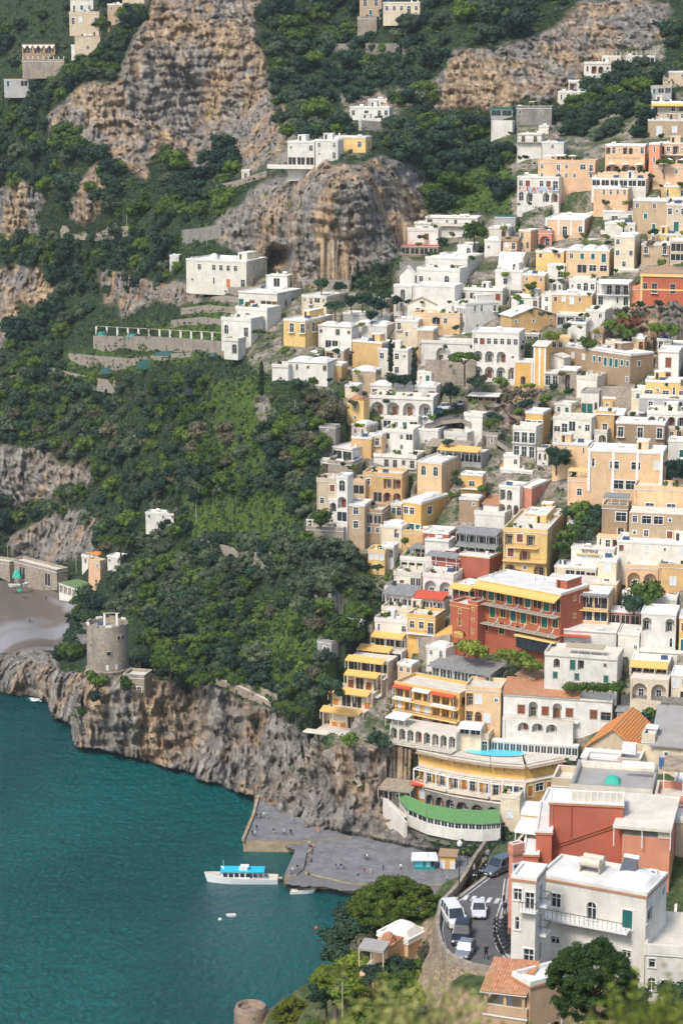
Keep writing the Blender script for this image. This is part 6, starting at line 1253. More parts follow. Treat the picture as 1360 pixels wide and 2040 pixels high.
    for x in (-h*.62, h*.62):
        for s in (-1, 1):
            g = MB(); g.bar((x, s*(w-.24), R_), (x, s*(w+.01), R_), R_, RUB, 18); t = g.mesh('wheel'); g = MB(); g.bar((x, s*(w-.1), R_), (x, s*(w+.03), R_), R_*.6, RIMM, 12); parts.append(('wheel', t, ('rim', g.mesh('rim'))))
    _cars[k] = parts; return parts
def car(kind, col, p, rz, label, group=None, name='car', cat='car'):
    e = put(name, None, loc=p, rz=rz)
    for q in car_parts(kind, PAINT(*col)):
        o = put(q[0], q[1], e)
        if len(q) > 2: put(q[2][0], q[2][1], o)
    tag(e, label, cat, group); return e
_sc = None
def scooter(p, rz, label, group='scooters parked along the kerb'):
    global _sc
    if _sc is None:
        P = plain('scooter_black', (.03,.03,.035), .3, 0, .1, .6); out = []
        g = MB(); lens(g, [[(.75,-.08,.55),(.75,-.08,.75),(.75,.08,.75),(.75,.08,.55)],[(.35,-.2,.32),(.3,-.18,.78),(.3,.18,.78),(.35,.2,.32)],[(.0,-.2,.25),(0,-.17,.42),(0,.17,.42),(0,.2,.25)],[(-.32,-.2,.25),(-.32,-.17,.32),(-.32,.17,.32),(-.32,.2,.25)],[(-.42,-.22,.3),(-.55,-.18,.95),(-.55,.18,.95),(-.42,.22,.3)]], P); out.append(('body', g.mesh('body')))
        g = MB(); g.box(.0,.75,-.15,.15,.76,.86,RUB); out.append(('seat', g.mesh('seat')))
        g = MB(); g.bar((-.52,-.34,1.03),(-.52,.34,1.03),.03,RUB,6); g.bar((-.75,0,.3),(-.5,0,1.03),.04,P,6); out.append(('handlebar', g.mesh('handlebar')))
        for x in (-.72,.66): g = MB(); g.bar((x,-.07,.26),(x,.07,.26),.26,RUB,14); out.append(('wheel', g.mesh('wheel')))
        g = MB(); g.box(-.64,-.58,-.09,.09,.72,.86,LAMP); out.append(('headlight', g.mesh('headlight')))
        _sc = out
    e = put('scooter', None, loc=p, rz=rz)
    for n, m in _sc: put(n, m, e)
    tag(e, label, 'scooter', group)
def hull(g, L, B, D_, mat, mat2=None, bow=1.0, nx=12, sheer=.5, deck=None):
    """boat hull, bow towards -x"""
    st = []
    for k in range(nx+1):
        t = k/nx; x = -L/2+L*t; f = min(1, (max(0, t)/.38)**.6) if t < .38 else 1-.12*((t-.38)/.62)**2
        hw = B/2*max(.03, f); z = D_+sheer*(1-t)**2.2; xx = x-(0 if k else 0)
        st.append([(xx+.9*(1-f)*bow, -hw*.35, -.45), (xx+.45*(1-f)*bow, -hw*.82, -.02), (xx, -hw, z), (xx, hw, z), (xx+.45*(1-f)*bow, hw*.82, -.02), (xx+.9*(1-f)*bow, hw*.35, -.45)])
    k0 = len(g.v); m = 6
    for s in st: g.v += s
    for a in range(nx):
        for b in range(m-1):
            q = k0+a*m+b; g.f.append((q, q+m, q+m+1, q+1)); g.m.append(g.mi((deck or mat) if b == 2 else (mat2 or mat) if b in (0, 4) else mat))
    g.f.append(tuple(k0+nx*m+b for b in range(m))); g.m.append(g.mi(mat))
    return st
def utility_pole(p, h_, label):
    g = MB(); g.bar((0,0,-1), (0,0,h_), .14, plain('pole_wood', (.38,.33,.22), .9), 7, .10); g.bar((-.7,0,h_-.5), (.7,0,h_-.5), .05, RAIL)
    tag(g.build('utility_pole', loc=p), label, 'pole')
def prism(label, name, cat, pix, z, down, top, side, kind=None, H_=None):
    o = atz(pix[0][0], pix[0][1], z); P = [atz(a, b, z)-o for a, b in pix]; g = MB()
    g.poly(P[::-1] if (P[1]-P[0]).cross(P[2]-P[1]).z < 0 else P, top)
    for a, b in zip(P, P[1:]+P[:1]): lo = Vector((0,0,-down)); g.poly([a, b, b+lo, a+lo], side)
    e = g.build(name, loc=o)
    if kind: e['kind'] = kind
    else: tag(e, label, cat)
    return e
def coast():
    global RECTS
    st = wm('stone')
    # watchtower
    c = atz(212, 1340, 21); c.y += 5; e = put('watchtower', None, loc=c); g = MB(); R0 = 6.0; Ht = 13.2
    g.lathe([(R0+.9,-7), (R0+.25,-1.5), (R0+.12,0), (R0+.45,0), (R0+.45,.35), (R0,.4), (R0-.15,Ht), (R0-.65,Ht), (R0-.65,Ht-1.0), (0,Ht-1.0)], st, 40); g.build('wall', e)
    for k in range(9):
        t = 2*math.pi*k/9; g = MB(); g.box(-.9,.9,-.3,.3,Ht,Ht+.55,ROOFW if k % 2 else st); g.build('battlement', e, loc=((R0-.4)*math.cos(t), (R0-.4)*math.sin(t), 0), rz=t+math.pi/2)
    for dx, z, w, hh, m in ((0.9,5.2,1.2,1.1,GLASS),(3.6,9.6,.7,1.0,GLASS),(4.6,9.6,.7,1.0,GLASS),(.4,.9,.7,1.5,SHW),(2.9,.9,.7,1.5,SHW),(-4.2,7.5,.5,.7,GLASS)):
        t = math.asin(dx/R0)-math.pi/2; g = MB(); g.box(-w/2-.12,w/2+.12,-.12,.2,-.1,hh+.1,TRIMS); f = g.build('window', e, loc=((R0-.05)*math.cos(t), (R0-.05)*math.sin(t), z), rz=t+math.pi/2); g = MB(); g.box(-w/2,w/2,-.14,-.11,0,hh,m); g.build('pane', f)
    for x in (-.9, 2.6): g = MB(); g.box(x-.3,x+.3,1,1.6,Ht-1,Ht+2.4,TRIMW); g.build('post', e)
    g = MB(); g.box(-1.4,3.4,1.1,1.5,Ht+2.4,Ht+2.6,TRIMS); g.build('beam', e)
    g = MB(); g.poly([(-2.4,-3.6,Ht+.2),(-.8,-3.8,Ht+.2),(-.8,-2.6,Ht+1.0),(-2.4,-2.4,Ht+1.0)], PANEL); g.build('solar_panel', e)
    tag(e, 'round tan stone watchtower with tiny windows on the headland', 'tower'); RECTS.append((160,265,1245,1345))
    FOOT.append((c.x+7.5, c.y-7.5, 1, 0, 15, 15, 21))
    h = H('low stone lodge with dark doorways at the foot of the round tower', 'stone_house'); block(h,170,262,270,1350,1372,16,'stone','_wd_dww_','_',d=6,roof='terrace',clut=0,D=(HC-14)/math.tan(PITCH+math.atan(352/F))); block(h,246,288,300,1352,1392,16,'stone','_w','_',d=6,foot=False,roof='terrace',clut=0,dD=-1)
    # beach
    h = H('white beach bar with columns and a flat green roof', 'beach_bar', 'bar'); f = block(h,118,169,207,1178,1198,50,'white','llllll','___',d=None,roof='flat',rm=plain('roof_lawn', (.16,.24,.09), .9, var=.3),clut=0,par=.12)
    h = H('long stone sea wall building with two dark openings behind the beach', 'stone_house'); f = block(h,26,114,119,1140,1174,44,'stone','_B___B_','_',d=5,roof='terrace',clut=0); block(h,-20,20,26,1124,1160,30,'stone','','',d=5,foot=False,roof='terrace',clut=0)
    h = H('peach house with little red-tiled roof rooms above the beach', 'house'); f = block(h,176,200,212,1122,1152,40,'peach','_w/__','w_/__',roof='terrace',clut=0); block(h,180,196,204,1106,1120,40,'white','w','w',d=4,foot=False,dD=2,roof='hip',rm=TILEO,rh=.8); block(h,163,178,184,1112,1128,40,'white','w','',d=4,foot=False,roof='terrace',clut=0)
    h = H('small white house under the pines right of the peach beach house', 'house'); block(h,214,240,246,1112,1128,30,'white','w_w','',d=5,roof='flat',clut=1)
    h = H('low white house in the middle of the wooded slope', 'house'); block(h,290,346,350,1026,1038,16,'white','w_w_','',d=5,roof='flat',clut=1)
    for k, (px, py, s, m, lb) in enumerate(((28,1168,4.6,ROOFW,'white upturned boat drawn up on the beach'),(50,1166,4.0,TANK,'smaller white boat beside the upturned one on the beach'),(40,1178,2.6,AWTL,'teal dinghy lying on the grey pebbles'))):
        g = MB(); hull(g, s, s*.36, .6, m, deck=m); tag(g.build('rowing_boat', loc=atz(px, py, 3.4), rz=.3+k), lb, 'boat')
    g = MB(); g.vault(-1.6,1.6,-1.6,1.6,0,2.6,AWTL); tag(g.build('beach_tent', loc=atz(34,1150,4.0)), 'teal covered bundle beside the stone sea wall', 'tent')
    person(atz(59,1243,2.3),'walk','black','jeans',1.0,'person in dark clothes on the beach, left of a pair','people strolling on the beach'); person(atz(64,1242,2.3),'stand','grey','navy',-1.0,'person in grey on the beach, right of a pair','people strolling on the beach'); person(atz(92,1196,2.6),'stand','black','black',0,'lone person in black near the beach bar')
    # terraces left of the long villa
    def w_(pts, hgt, lb, m='stone', dn=2.5): wallrun(lb, [ground(*p) for p in pts], hgt, mat=m, down=dn)
    w_([(186,694),(240,696),(300,698),(370,704),(446,712)], 5.2, 'tall stone terrace wall under the white column row')
    w_([(136,716),(200,722),(270,728)], 2.6, 'stone terrace wall two levels below the column row'); w_([(100,745),(170,762),(240,774)], 2.6, 'lowest stone terrace wall on the left of the terraces')
    w_([(270,722),(330,718),(380,714)], 2.2, 'short stone terrace wall above the green net tent')
    w_([(385,606),(440,600),(476,604)], 2.0, 'upper grey terrace wall left of the stepped white house'); w_([(360,628),(410,622),(472,628)], 2.6, 'middle grey terrace wall left of the stepped white house'); w_([(340,652),(400,646),(446,652)], 2.6, 'lower grey terrace wall left of the stepped white house')
    w_([(376,604),(388,600),(392,584),(470,588),(520,586)], 2.8, 'high stone wall under the long white villa'); w_([(300,592),(340,584),(384,588)], 3.6, 'stone wall of the hillock below the orange netting')
    w_([(120,462),(190,468),(258,464)], 3.0, 'grey terrace wall on the shelf below the dark oaks'); w_([(362,486),(400,482),(440,476)], 5.4, 'square grey retaining wall by the shelf path', 'greystone'); w_([(400,1108),(450,1122),(500,1136),(540,1134)], 5.4, 'brown retaining wall under the lawn in the middle of the woods', 'stone', 4)
    w_([(620,880),(628,850),(650,836)], 3.0, 'curving stone wall above the spur'); w_([(20,756),(80,748),(120,752)], 1.6, 'low stone wall at the left edge by the wood'); w_([(720,258),(790,264),(880,262),(960,272)], 3.6, 'long grey road wall below the cliff villa', 'greystone')
    w_([(600,566),(660,566),(740,572)], 1.6, 'low wall at the foot of the orange cliff', 'greystone'); w_([(430,380),(470,372),(530,352)], 2.4, 'wall of the mule track under the cliff-edge house')
    e = put('colonnade', None, loc=ground(192,664)); o = e.location.copy(); pts = [ground(192+k*21.0, 664+k*1.35, 0) for k in range(13)]
    for k, p in enumerate(pts): g = MB(); q = p-o; g.box(q.x-.35,q.x+.35,q.y-.35,q.y+.35,q.z-1,q.z+2.9,TRIMW); g.build('column', e)
    g = MB(); 
    for a, b in zip(pts[:-1], pts[1:]): g.bar(a-o+Vector((0,0,3.0)), b-o+Vector((0,0,3.0)), .16, TRIMS)
    g.build('beam', e); tag(e, 'row of thirteen white square columns along the top terrace', 'colonnade')
    for px, py, w, hh, m, lb in ((206,668,5,1.6,'net_teal','teal net tunnel at the left end of the column row'),(268,672,6,1.4,'net_teal','teal net tunnel behind the middle of the column row'),(342,708,13,1.6,'net_dark','long dark green net cover under the column row wall'),(292,734,8,3.2,'net_dark','tall boxy dark green net tent on the terraces'),(218,744,8,2.4,'net_dark','flat dark green net tent on the lowest terrace'),(390,786,8,2.6,'net_black','black net cover in the trees below the terraces'),(428,710,4,1.2,'net_dark','small dark green cover beside the stair house')):
        mt = plain(m, {'net_teal': (.02,.24,.19), 'net_dark': (.008,.085,.075), 'net_black': (.012,.02,.025)}[m], .7, var=.3); g = MB(); g.vault(-w/2,w/2,-1.6,1.6,0,hh,mt,10,4)
        tag(g.build('net_tent', loc=ground(px, py, .1), rz=rnd.uniform(-.15,.15)), lb, 'net tent')
    for a, b, lb in (((292,566),(334,572),'orange-red plastic netting along the hillock top'),((340,572),(374,580),'orange-red netting ending at the long white villa'),((288,584),(276,600),'orange netting running down the hillock')):
        wallrun(lb, [ground(*a), ground((a[0]+b[0])/2,(a[1]+b[1])/2), ground(*b)], 1.1, .05, plain('orange_net', (.62,.13,.05), .8, var=.3), 'safety_netting', 'netting', .2)
    for px, py, lb in ((16,1122,'pale pole standing at the left edge by the beach'),(450,984,'pale pole in the middle of the wood'),(391,1040,'short pale pole by the lawn'),(253,458,'thin pole on the oak shelf'),(588,842,'pole among the gardens left of the yellow annex'),(152,1140,'pole beside the peach beach house'),(412,488,'pole beside the square grey wall')): utility_pole(ground(px, py), 7.0, lb)
    # cave in the orange cliff
    # headland path and steps
    def path(pix, w, lb):
        P = [ground(a, b, 1.2) for a, b in pix]; o = P[0].copy(); g = MB()
        for a, b in zip(P[:-1], P[1:]):
            a, b = a-o, b-o; n = Vector((-(b-a).y, (b-a).x, 0)).normalized()*w; g.poly([a, b, b+n, a+n] if n.y > 0 else [a+n, b+n, b, a], ROOFC); lo = Vector((0,0,-2.5)); g.poly([a, b, b+lo, a+lo], st); m = Vector((0,0,.9)); g.bar(a+m, b+m, .05, RAIL)
            g.bar(a, a+m, .05, RAIL)
        e = g.build('footpath', loc=o); e['kind'] = 'structure'; e['label'] = lb
    path([(430,1360),(465,1372),(500,1388),(540,1408)], 1.6, 'footpath along the headland'); path([(582,1462),(604,1482),(620,1500)], 1.5, 'footpath down to the sea wall'); path([(586,1536),(620,1556),(660,1574),(710,1590),(760,1602),(800,1640)], 1.8, 'footpath above the pier')
    wallrun('stone wall along the headland footpath', [ground(440,1350), ground(490,1368), ground(552,1396)], 1.6, mat='stone')
    wallrun('pale retaining wall dropping from the green-roofed restaurant', [ground(762,1622), ground(790,1650), ground(806,1672)], 4.2, mat=wm('ivory'))
    # quay
    QT = stonework('quay_paving', (.185,.18,.178), (.225,.22,.215), .5, (.165,.16,.158)); QS = stonework('quay_side', (.34,.25,.14), (.46,.36,.22), .6)
    for lb, pix, z in (('upper quay',[(514,1588),(504,1626),(484,1674),(598,1676),(640,1672),(700,1668),(640,1640),(560,1620),(532,1600)],3.0),('main quay',[(592,1692),(620,1672),(700,1666),(830,1690),(930,1704),(930,1762),(700,1760),(606,1738),(622,1700)],2.6),('quay arm',[(590,1690),(613,1690),(604,1730),(590,1742),(566,1744)],2.7),('landing stage',[(566,1750),(576,1738),(600,1741),(740,1746),(860,1752),(860,1764),(720,1762),(640,1760)],1.5)):
        prism(lb, lb.replace(' ', '_'), None, pix, z, 4.5, QT, QS, 'structure')
    g = MB(); o = atz(484,1674,3.0)
    for a, b in (((514,1588),(504,1626)),((504,1626),(484,1674))): g.bar(atz(a[0],a[1],3.25)-o, atz(b[0],b[1],3.25)-o, .5, QS)
    tag(g.build('quay_kerb', loc=o), 'pale raised stone kerb along the seaward edge of the upper quay', 'kerb')
    g = MB(); g.box(-3,3,0,.1,-1.4,.6,DARKIN); tag(g.build('quay_opening_shade', loc=atz(566,1686,1.2)), 'dark panel for the shaded square opening in the upper quay side', 'opening')  # flat dark slab, the shade of the opening is its colour
    cols = list(CL); tops = ['black','white','grey','red','blue','navy','beige','orange','green']
    spots = [(512,1632,'black'),(519,1631,'navy'),(526,1630,'white'),(532,1632,'green'),(511,1655,'navy'),(503,1666,'black'),(508,1667,'white'),(545,1662,'black'),(566,1664,'white'),(579,1664,'black'),(586,1642,'blue'),(633,1662,'orange'),(727,1714,'black'),(731,1714,'white'),(669,1732,'navy'),(679,1733,'black'),(684,1733,'grey'),(616,1688,'white'),(624,1690,'orange'),(620,1696,'black'),(615,1702,'beige'),(622,1703,'black'),(618,1712,'grey'),(614,1718,'black'),(620,1720,'navy'),(610,1726,'black'),(592,1735,'black'),(583,1741,'white'),(580,1744,'grey'),(614,1750,'black'),(725,1742,'red'),(738,1743,'beige'),(763,1735,'black'),(798,1734,'white'),(878,1736,'white'),(855,1731,'red'),(848,1731,'beige'),(844,1728,'blue'),(832,1730,'navy'),(713,1753,'black'),(890,1757,'beige')]
    names = {'black': 'black', 'navy': 'dark blue', 'white': 'white', 'grey': 'grey', 'red': 'red', 'blue': 'blue', 'beige': 'beige', 'orange': 'orange', 'green': 'green'}
    for k, (px, py, t) in enumerate(spots):
        z = 3.0 if py < 1676 and px < 640 else 1.5 if py > 1746 and px < 760 else 2.6; pose = ('stand','walk')[k % 2] if not (600 < px < 626) else ('sit','stand')[k % 2]
        where = 'on the upper quay' if py < 1676 and px < 640 else 'beside the steps of the quay arm' if px < 626 else 'by the kiosk' if px > 790 else 'on the wide quay'
        person(atz(px, py, z), pose, t, ('jeans','black','grey','beige')[k % 4], k*1.7, '%s person in a %s top %s' % ({'sit':'seated','walk':'walking','stand':'standing'}[pose], names[t], where), 'people '+where)
    # kiosk
    c = atz(845,1733,2.6); e = put('kiosk', None, loc=c); tl = plain('kiosk_teal', (.01,.30,.24), .5); g = MB(); g.box(-2.4,2.4,0,2.6,0,2.7,tl); g.build('wall', e)
    g = MB(); g.poly([(-3.2,-1,2.75),(3.2,-1,2.75),(2.9,3,3.25),(-2.9,3,3.25)], ROOFW); g.poly([(-3.2,-1,2.6),(-2.9,3,3.1),(2.9,3,3.1),(3.2,-1,2.6)], ROOFW); g.box(-3.2,3.2,-1.05,-1,2.5,2.78,ROOFW); g.vault(-1.0,1.0,.4,2.0,3.0,.9,ROOFW); g.build('roof', e)
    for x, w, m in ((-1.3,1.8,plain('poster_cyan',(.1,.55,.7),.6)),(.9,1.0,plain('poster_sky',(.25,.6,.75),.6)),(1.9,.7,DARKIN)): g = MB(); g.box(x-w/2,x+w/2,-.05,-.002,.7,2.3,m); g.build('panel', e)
    tag(e, 'teal ticket kiosk with a white tent-like roof on the quay', 'kiosk')
    h = H('small orange shed with two grey doors beside the kiosk', 'shed', 'shed'); c2 = atz(905,1732,2.6); block(h,876,906,911,1707,1732,10,'gold','H_H','',d=3,D=c2.y,roof='shed',rm=TILEB,rh=.5,foot=False)
    # boats
    c = atz(480,1757,0); e = put('ferry_boat', None, loc=c, rz=-.03); hw = plain('gelcoat', (.80,.80,.78), .3, 0, .05); cy = plain('deck_cyan', (.02,.50,.68), .5, 0, .06)
    g = MB(); hull(g, 17.5, 4.4, 1.25, hw, plain('hull_stripe', (.55,.52,.48), .5), 1.6, 16, 1.1, ROOFC); g.build('hull', e)
    g = MB(); lens(g, [[(-5.2,-1.55,1.2),(-4.4,-1.35,2.95),(-4.4,1.35,2.95),(-5.2,1.55,1.2)],[(2.2,-1.75,1.2),(2.2,-1.6,2.95),(2.2,1.6,2.95),(2.2,1.75,1.2)]], hw); g.build('cabin', e)
    g = MB(); g.box(-4.8,5.6,-1.9,1.9,3.0,3.2,cy); g.build('roof', e)
    for k in range(5): x = -4.1+k*1.35; g = MB(); g.poly([(x,-1.72,1.75),(x+1.0,-1.74,1.75),(x+1.0,-1.66,2.7),(x,-1.64,2.7)], GLASS); g.build('window', e)
    g = MB(); g.poly([(-5.12,-1.35,1.7),(-5.12,1.35,1.7),(-4.55,1.25,2.8),(-4.55,-1.25,2.8)][::-1], GLASS); g.build('windscreen', e)
    for x in (3.0,4.2,5.4): g = MB(); g.bar((x,-1.8,1.2),(x,-1.8,3.0),.06,hw); g.bar((x,1.8,1.2),(x,1.8,3.0),.06,hw); g.build('post', e)
    g = MB(); g.box(-.4,1.6,-.9,.9,3.2,3.6,hw); g.box(-.1,1.9,-.8,.8,3.75,4.1,hw); g.build('life_raft', e)
    g = MB(); g.bar((-4.0,0,3.2),(-4.2,0,5.4),.05,hw); g.bar((-4.0,0,3.2),(-4.7,0,3.9),.2,hw); g.build('mast', e)
    g = MB()
    for k in range(7): x = -7.8+k*.5; g.bar((x,-.5-k*.16,2.0-k*.07),(x,-.5-k*.16,2.7-k*.07),.025,RAIL); g.bar((x,.5+k*.16,2.0-k*.07),(x,.5+k*.16,2.7-k*.07),.025,RAIL)
    g.build('railing', e); g = MB(); g.box(8.2,9.8,-.5,.5,1.0,1.12,TRIMS); g.bar((8.4,-.8,1.1),(8.6,-.8,2.2),.07,plain('rope_orange',(.6,.25,.08),.8)); g.build('gangway', e)
    tag(e, 'white passenger boat with a bright cyan roof, bow pointing left', 'ferry')
    for k, x in enumerate((3.2,4.6,6.0)): person(c+Vector((x,-.9,1.3)), 'sit', ('black','red','navy')[k], 'jeans', 1.6, 'seated passenger on the open stern of the ferry', 'passengers on the ferry stern')
    c = atz(604,1779,0); e = put('motorboat', None, loc=c, rz=math.pi+.12); g = MB(); hull(g, 6.2, 2.1, .7, hw, None, 1.2, 12, .35, ROOFC); g.build('hull', e); g = MB(); g.box(.3,1.3,-.5,.5,.7,1.5,DARKIN); g.build('console', e); g = MB(); g.poly([(-.3,-.7,.8),(-.3,.7,.8),(.1,.6,1.5),(.1,-.6,1.5)][::-1], GLASS); g.build('windscreen', e); g = MB(); g.box(3.0,3.4,-.25,.25,.2,1.3,RUB); g.build('outboard_motor', e); tag(e, 'small white motorboat moored at the landing stage', 'motorboat')
    person(c+Vector((-.8,0,.7)), 'stand', 'black', 'black', 0, 'standing person in black aboard the small motorboat')
    g = MB(); hull(g, 2.4, 1.1, .42, hw, None, 1., 10, .15, ROOFW); tag(g.build('dinghy', loc=atz(459,1826,0), rz=.2), 'tiny white dinghy adrift below the ferry', 'dinghy')
    for px, py, m, lb in ((438,1833,ROOFW,'small white buoy just left of the dinghy'),(630,1850,AWR,'small red buoy on the open water')):
        g = MB(); g.lathe([(.0,-.4),(.38,-.2),(.42,.1),(.3,.4),(0,.5)], m, 10); tag(g.build('buoy', loc=atz(px,py,0)), lb, 'buoy')
    # surf at the foot of the headland
    r_ = np.random.default_rng(3); g = MB(); fm = plain('foam', (.8,.83,.83), .8); o = atz(80,1393,.06)
    for k in range(40):
        p = atz(60+r_.random()*38, 1389+r_.random()*9, .05+.004*k)-o; a = r_.random(); g.poly([(p.x-1.2*a-.3,p.y,p.z),(p.x,p.y-.5,p.z),(p.x+1.3*a+.3,p.y,p.z),(p.x,p.y+.5,p.z)], fm)
    tag(g.build('surf', loc=o), kind='stuff')
def nearby():
    TRO = plain('trim_orange', (.55,.24,.12), .85)
    ZR = 100.
    asp, nt, b = new_mat('asphalt'); pos = nd(nt, 'ShaderNodeNewGeometry').outputs['Position']; n = noise(nt, pos, .35, 5, .7); n2 = noise(nt, pos, 14, 2)
    nt.links.new(mixc(nt, math_(nt,'MULTIPLY',n2,.25), rampn(nt, [(.3,(.075,.075,.078)),(.6,(.115,.112,.108)),(.75,(.19,.17,.14))], n), (.2,.2,.2)), b.inputs['Base Color']); b.inputs['Roughness'].default_value = .9
    pv = plain('pavement', (.30,.27,.23), .95, var=.3); wt = plain('road_paint', (.70,.69,.66), .8, var=.3); kb = plain('kerb_stone', (.50,.47,.42), .9)
    left = [(1000,1947),(940,1932),(900,1914),(882,1893),(873,1855),(880,1813),(913,1790),(941,1769),(968,1749),(979,1736),(996,1724),(1045,1718)]
    right = [(1045,1950),(1020,1916),(997,1890),(990,1855),(1000,1815),(1008,1790),(1012,1752),(1045,1748)]
    def sheet(name, pix, z, m, kind='structure', **kw):
        o = atz(*pix[0], z); g = MB(); P = [atz(a, b_, z)-o for a, b_ in pix]; g.poly(P, m); e = g.build(name, loc=o); tag(e, kind=kind, **kw); return e
    def strip(name, A, B, z, m):
        o = atz(*A[0], z); g = MB()
        for k in range(len(A)-1): q = [atz(*A[k],z)-o, atz(*A[k+1],z)-o, atz(*B[k+1],z)-o, atz(*B[k],z)-o]; g.poly(q if (q[1]-q[0]).cross(q[2]-q[1]).z > 0 else q[::-1], m)
        e = g.build(name, loc=o); tag(e, kind='structure'); return e
    def resample(L_, n):
        P = [Vector(p) for p in L_]; d_ = [0]
        for a, b_ in zip(P[:-1], P[1:]): d_.append(d_[-1]+(b_-a).length)
        out = []
        for k in range(n):
            t = d_[-1]*k/(n-1); j = max(0, min(len(P)-2, sum(1 for v in d_ if v <= t)-1)); u = (t-d_[j])/(d_[j+1]-d_[j]); out.append(tuple(P[j].lerp(P[j+1], u)))
        return out
    A = resample(left, 40); B = resample(right, 40); road = strip('road', A, B, ZR, asp)
    Ao = [(a-7, b_-1) for a, b_ in A]; Bo = [(a+24, b_) for a, b_ in B]
    strip('pavement', Ao, A, ZR+.13, pv); strip('pavement', B, Bo, ZR+.13, pv)
    for Lx in (A, B):
        o = atz(*Lx[0], ZR); g = MB()
        for p, q in zip(Lx[:-1], Lx[1:]): g.bar(atz(*p,ZR+.06)-o, atz(*q,ZR+.06)-o, .12, kb)
        tag(g.build('kerb', loc=o), kind='structure')
    def inset(Lx, c, z):
        P = [atz(*p, z) for p in Lx]; m = sum(P, Vector())/len(P); o = P[0].copy(); g = MB()
        for a, b_ in zip(P[2:-3], P[3:-2]):
            dv = (b_-a).normalized(); nn = Vector((-dv.y, dv.x, 0)); nn = nn if nn.dot(c-a) > 0 else -nn; q = [a-o+nn*.35, b_-o+nn*.35, b_-o+nn*.48, a-o+nn*.48]; g.poly(q if (q[1]-q[0]).cross(q[2]-q[1]).z > 0 else q[::-1], wt)
        tag(g.build('road_markings', loc=o), kind='structure')
    cc = atz(945,1840,ZR); inset(A, cc, ZR+.005); inset(B, cc, ZR+.005)
    for k in range(6):
        x = 925+k*15.6; y = 1789+k*1.6; sheet('crossing_stripe', [(x-5,y+5),(x+3,y+5),(x+9,y-5),(x+1,y-5)], ZR+.006, wt)
    # parapet and the wall that carries the road
    par = [(1004,1951),(938,1938),(896,1921),(876,1898),(866,1856),(873,1812),(905,1781),(925,1752),(940,1722),(962,1692)]
    P = [atz(a, b_, ZR) for a, b_ in resample(par, 24)]; o = P[0].copy(); g = MB(); cliff = stonework('road_rock', (.30,.21,.13), (.46,.35,.23), 1.5, (.16,.12,.08))
    for a, b_ in zip(P[:-1], P[1:]):
        a, b_ = a-o, b_-o; dv = (b_-a).normalized(); nn = Vector((dv.y, -dv.x, 0))*.4; up = Vector((0,0,.95))
        for q in ([a, b_, b_+up, a+up], [b_+nn, a+nn, a+nn+up, b_+nn+up], [a+up, b_+up, b_+nn+up, a+nn+up]): g.poly(q, wm('stone')); 
    g.build('x'); bpy.data.objects['x'].location = o; e = bpy.data.objects['x']; e.name = 'parapet'; tag(e, 'curved stone parapet along the outer edge of the road bend', 'wall')
    o2 = P[0].copy(); g = MB(); N = 14; r_ = np.random.default_rng(8)
    PP = [p-o2 for p in P]; rows = []
    for j in range(N):
        row = []
        for k, p in enumerate(PP):
            dv = (PP[min(k+1, len(PP)-1)]-PP[max(k-1, 0)]).normalized(); nn = Vector((dv.y, -dv.x, 0)); s = -1 if True else 1
            out = j*.35+(r_.random()-.5)*.9*(j > 0); q = p-Vector((0,0,j*1.6))+(-nn if nn.dot(cc-P[k]) > 0 else nn)*out; row.append(q)
        rows.append(row)
    for j in range(N-1):
        for k in range(len(PP)-1): g.poly([rows[j][k], rows[j+1][k], rows[j+1][k+1], rows[j][k+1]], cliff)
    tag(g.build('retaining_wall', loc=o2), 'tan rock and masonry wall holding up the road bend', 'wall')
    # vehicles
    wht, dk, gr, sil = ('white',(.72,.72,.70)), ('black',(.02,.022,.028)), ('grey',(.20,.22,.24)), ('silver',(.45,.46,.47))
    car('van', wht, atz(903,1838,ZR), R(101), 'white minivan heading down the road in the left lane', name='van', cat='van')
    car('small', ('two_tone',(.62,.63,.64)), atz(953,1822,ZR), R(88), 'small white car with a dark grille just past the zebra crossing')
    car('suv', dk, atz(919,1872,ZR), R(80), 'black off-roader behind the white van'); car('small', gr, atz(926,1902,ZR), R(72), 'small grey car queueing behind the black off-roader')
    car('suv', ('slate',(.10,.13,.15)), atz(992,1738,ZR), R(48), 'dark grey people carrier turning at the top of the road', name='car')
    SP = [(1001,1838),(1000,1846),(999,1854),(999,1862),(1000,1870),(1002,1878),(1005,1886),(1009,1894),(1013,1901)]
    for k, (px, py) in enumerate(SP): scooter(atz(px, py, ZR+.13), R(rnd.uniform(-12,18)), 'dark scooter in the row against the white house wall')
    for k, (px, py) in enumerate(((946,1753),(951,1748),(957,1744),(962,1738),(967,1732))): scooter(atz(px, py, ZR+.13), R(rnd.uniform(60,90)), 'dark scooter parked by the parapet at the top of the road', 'scooters by the parapet at the top')
    person(atz(968,1912,ZR),'walk','black','black',R(200),'walker in black in the middle of the road'); person(atz(963,1742,ZR+.13),'stand','black','jeans',1,'person in black by the parapet scooters'); person(atz(944,1748,ZR+.13),'stand','grey','black',2,'person in grey at the left end of the parapet scooters')
    person(atz(971,1718,ZR+.13),'walk','grey','navy',2.6,'person in a grey hood walking behind the people carrier'); person(atz(1003,1808,ZR+.13),'stand','black','navy',1.2,'person in black at the corner of the pink wall'); person(atz(1005,1824,ZR+.13),'walk','navy','black',.2,'person in dark blue walking past the scooters')
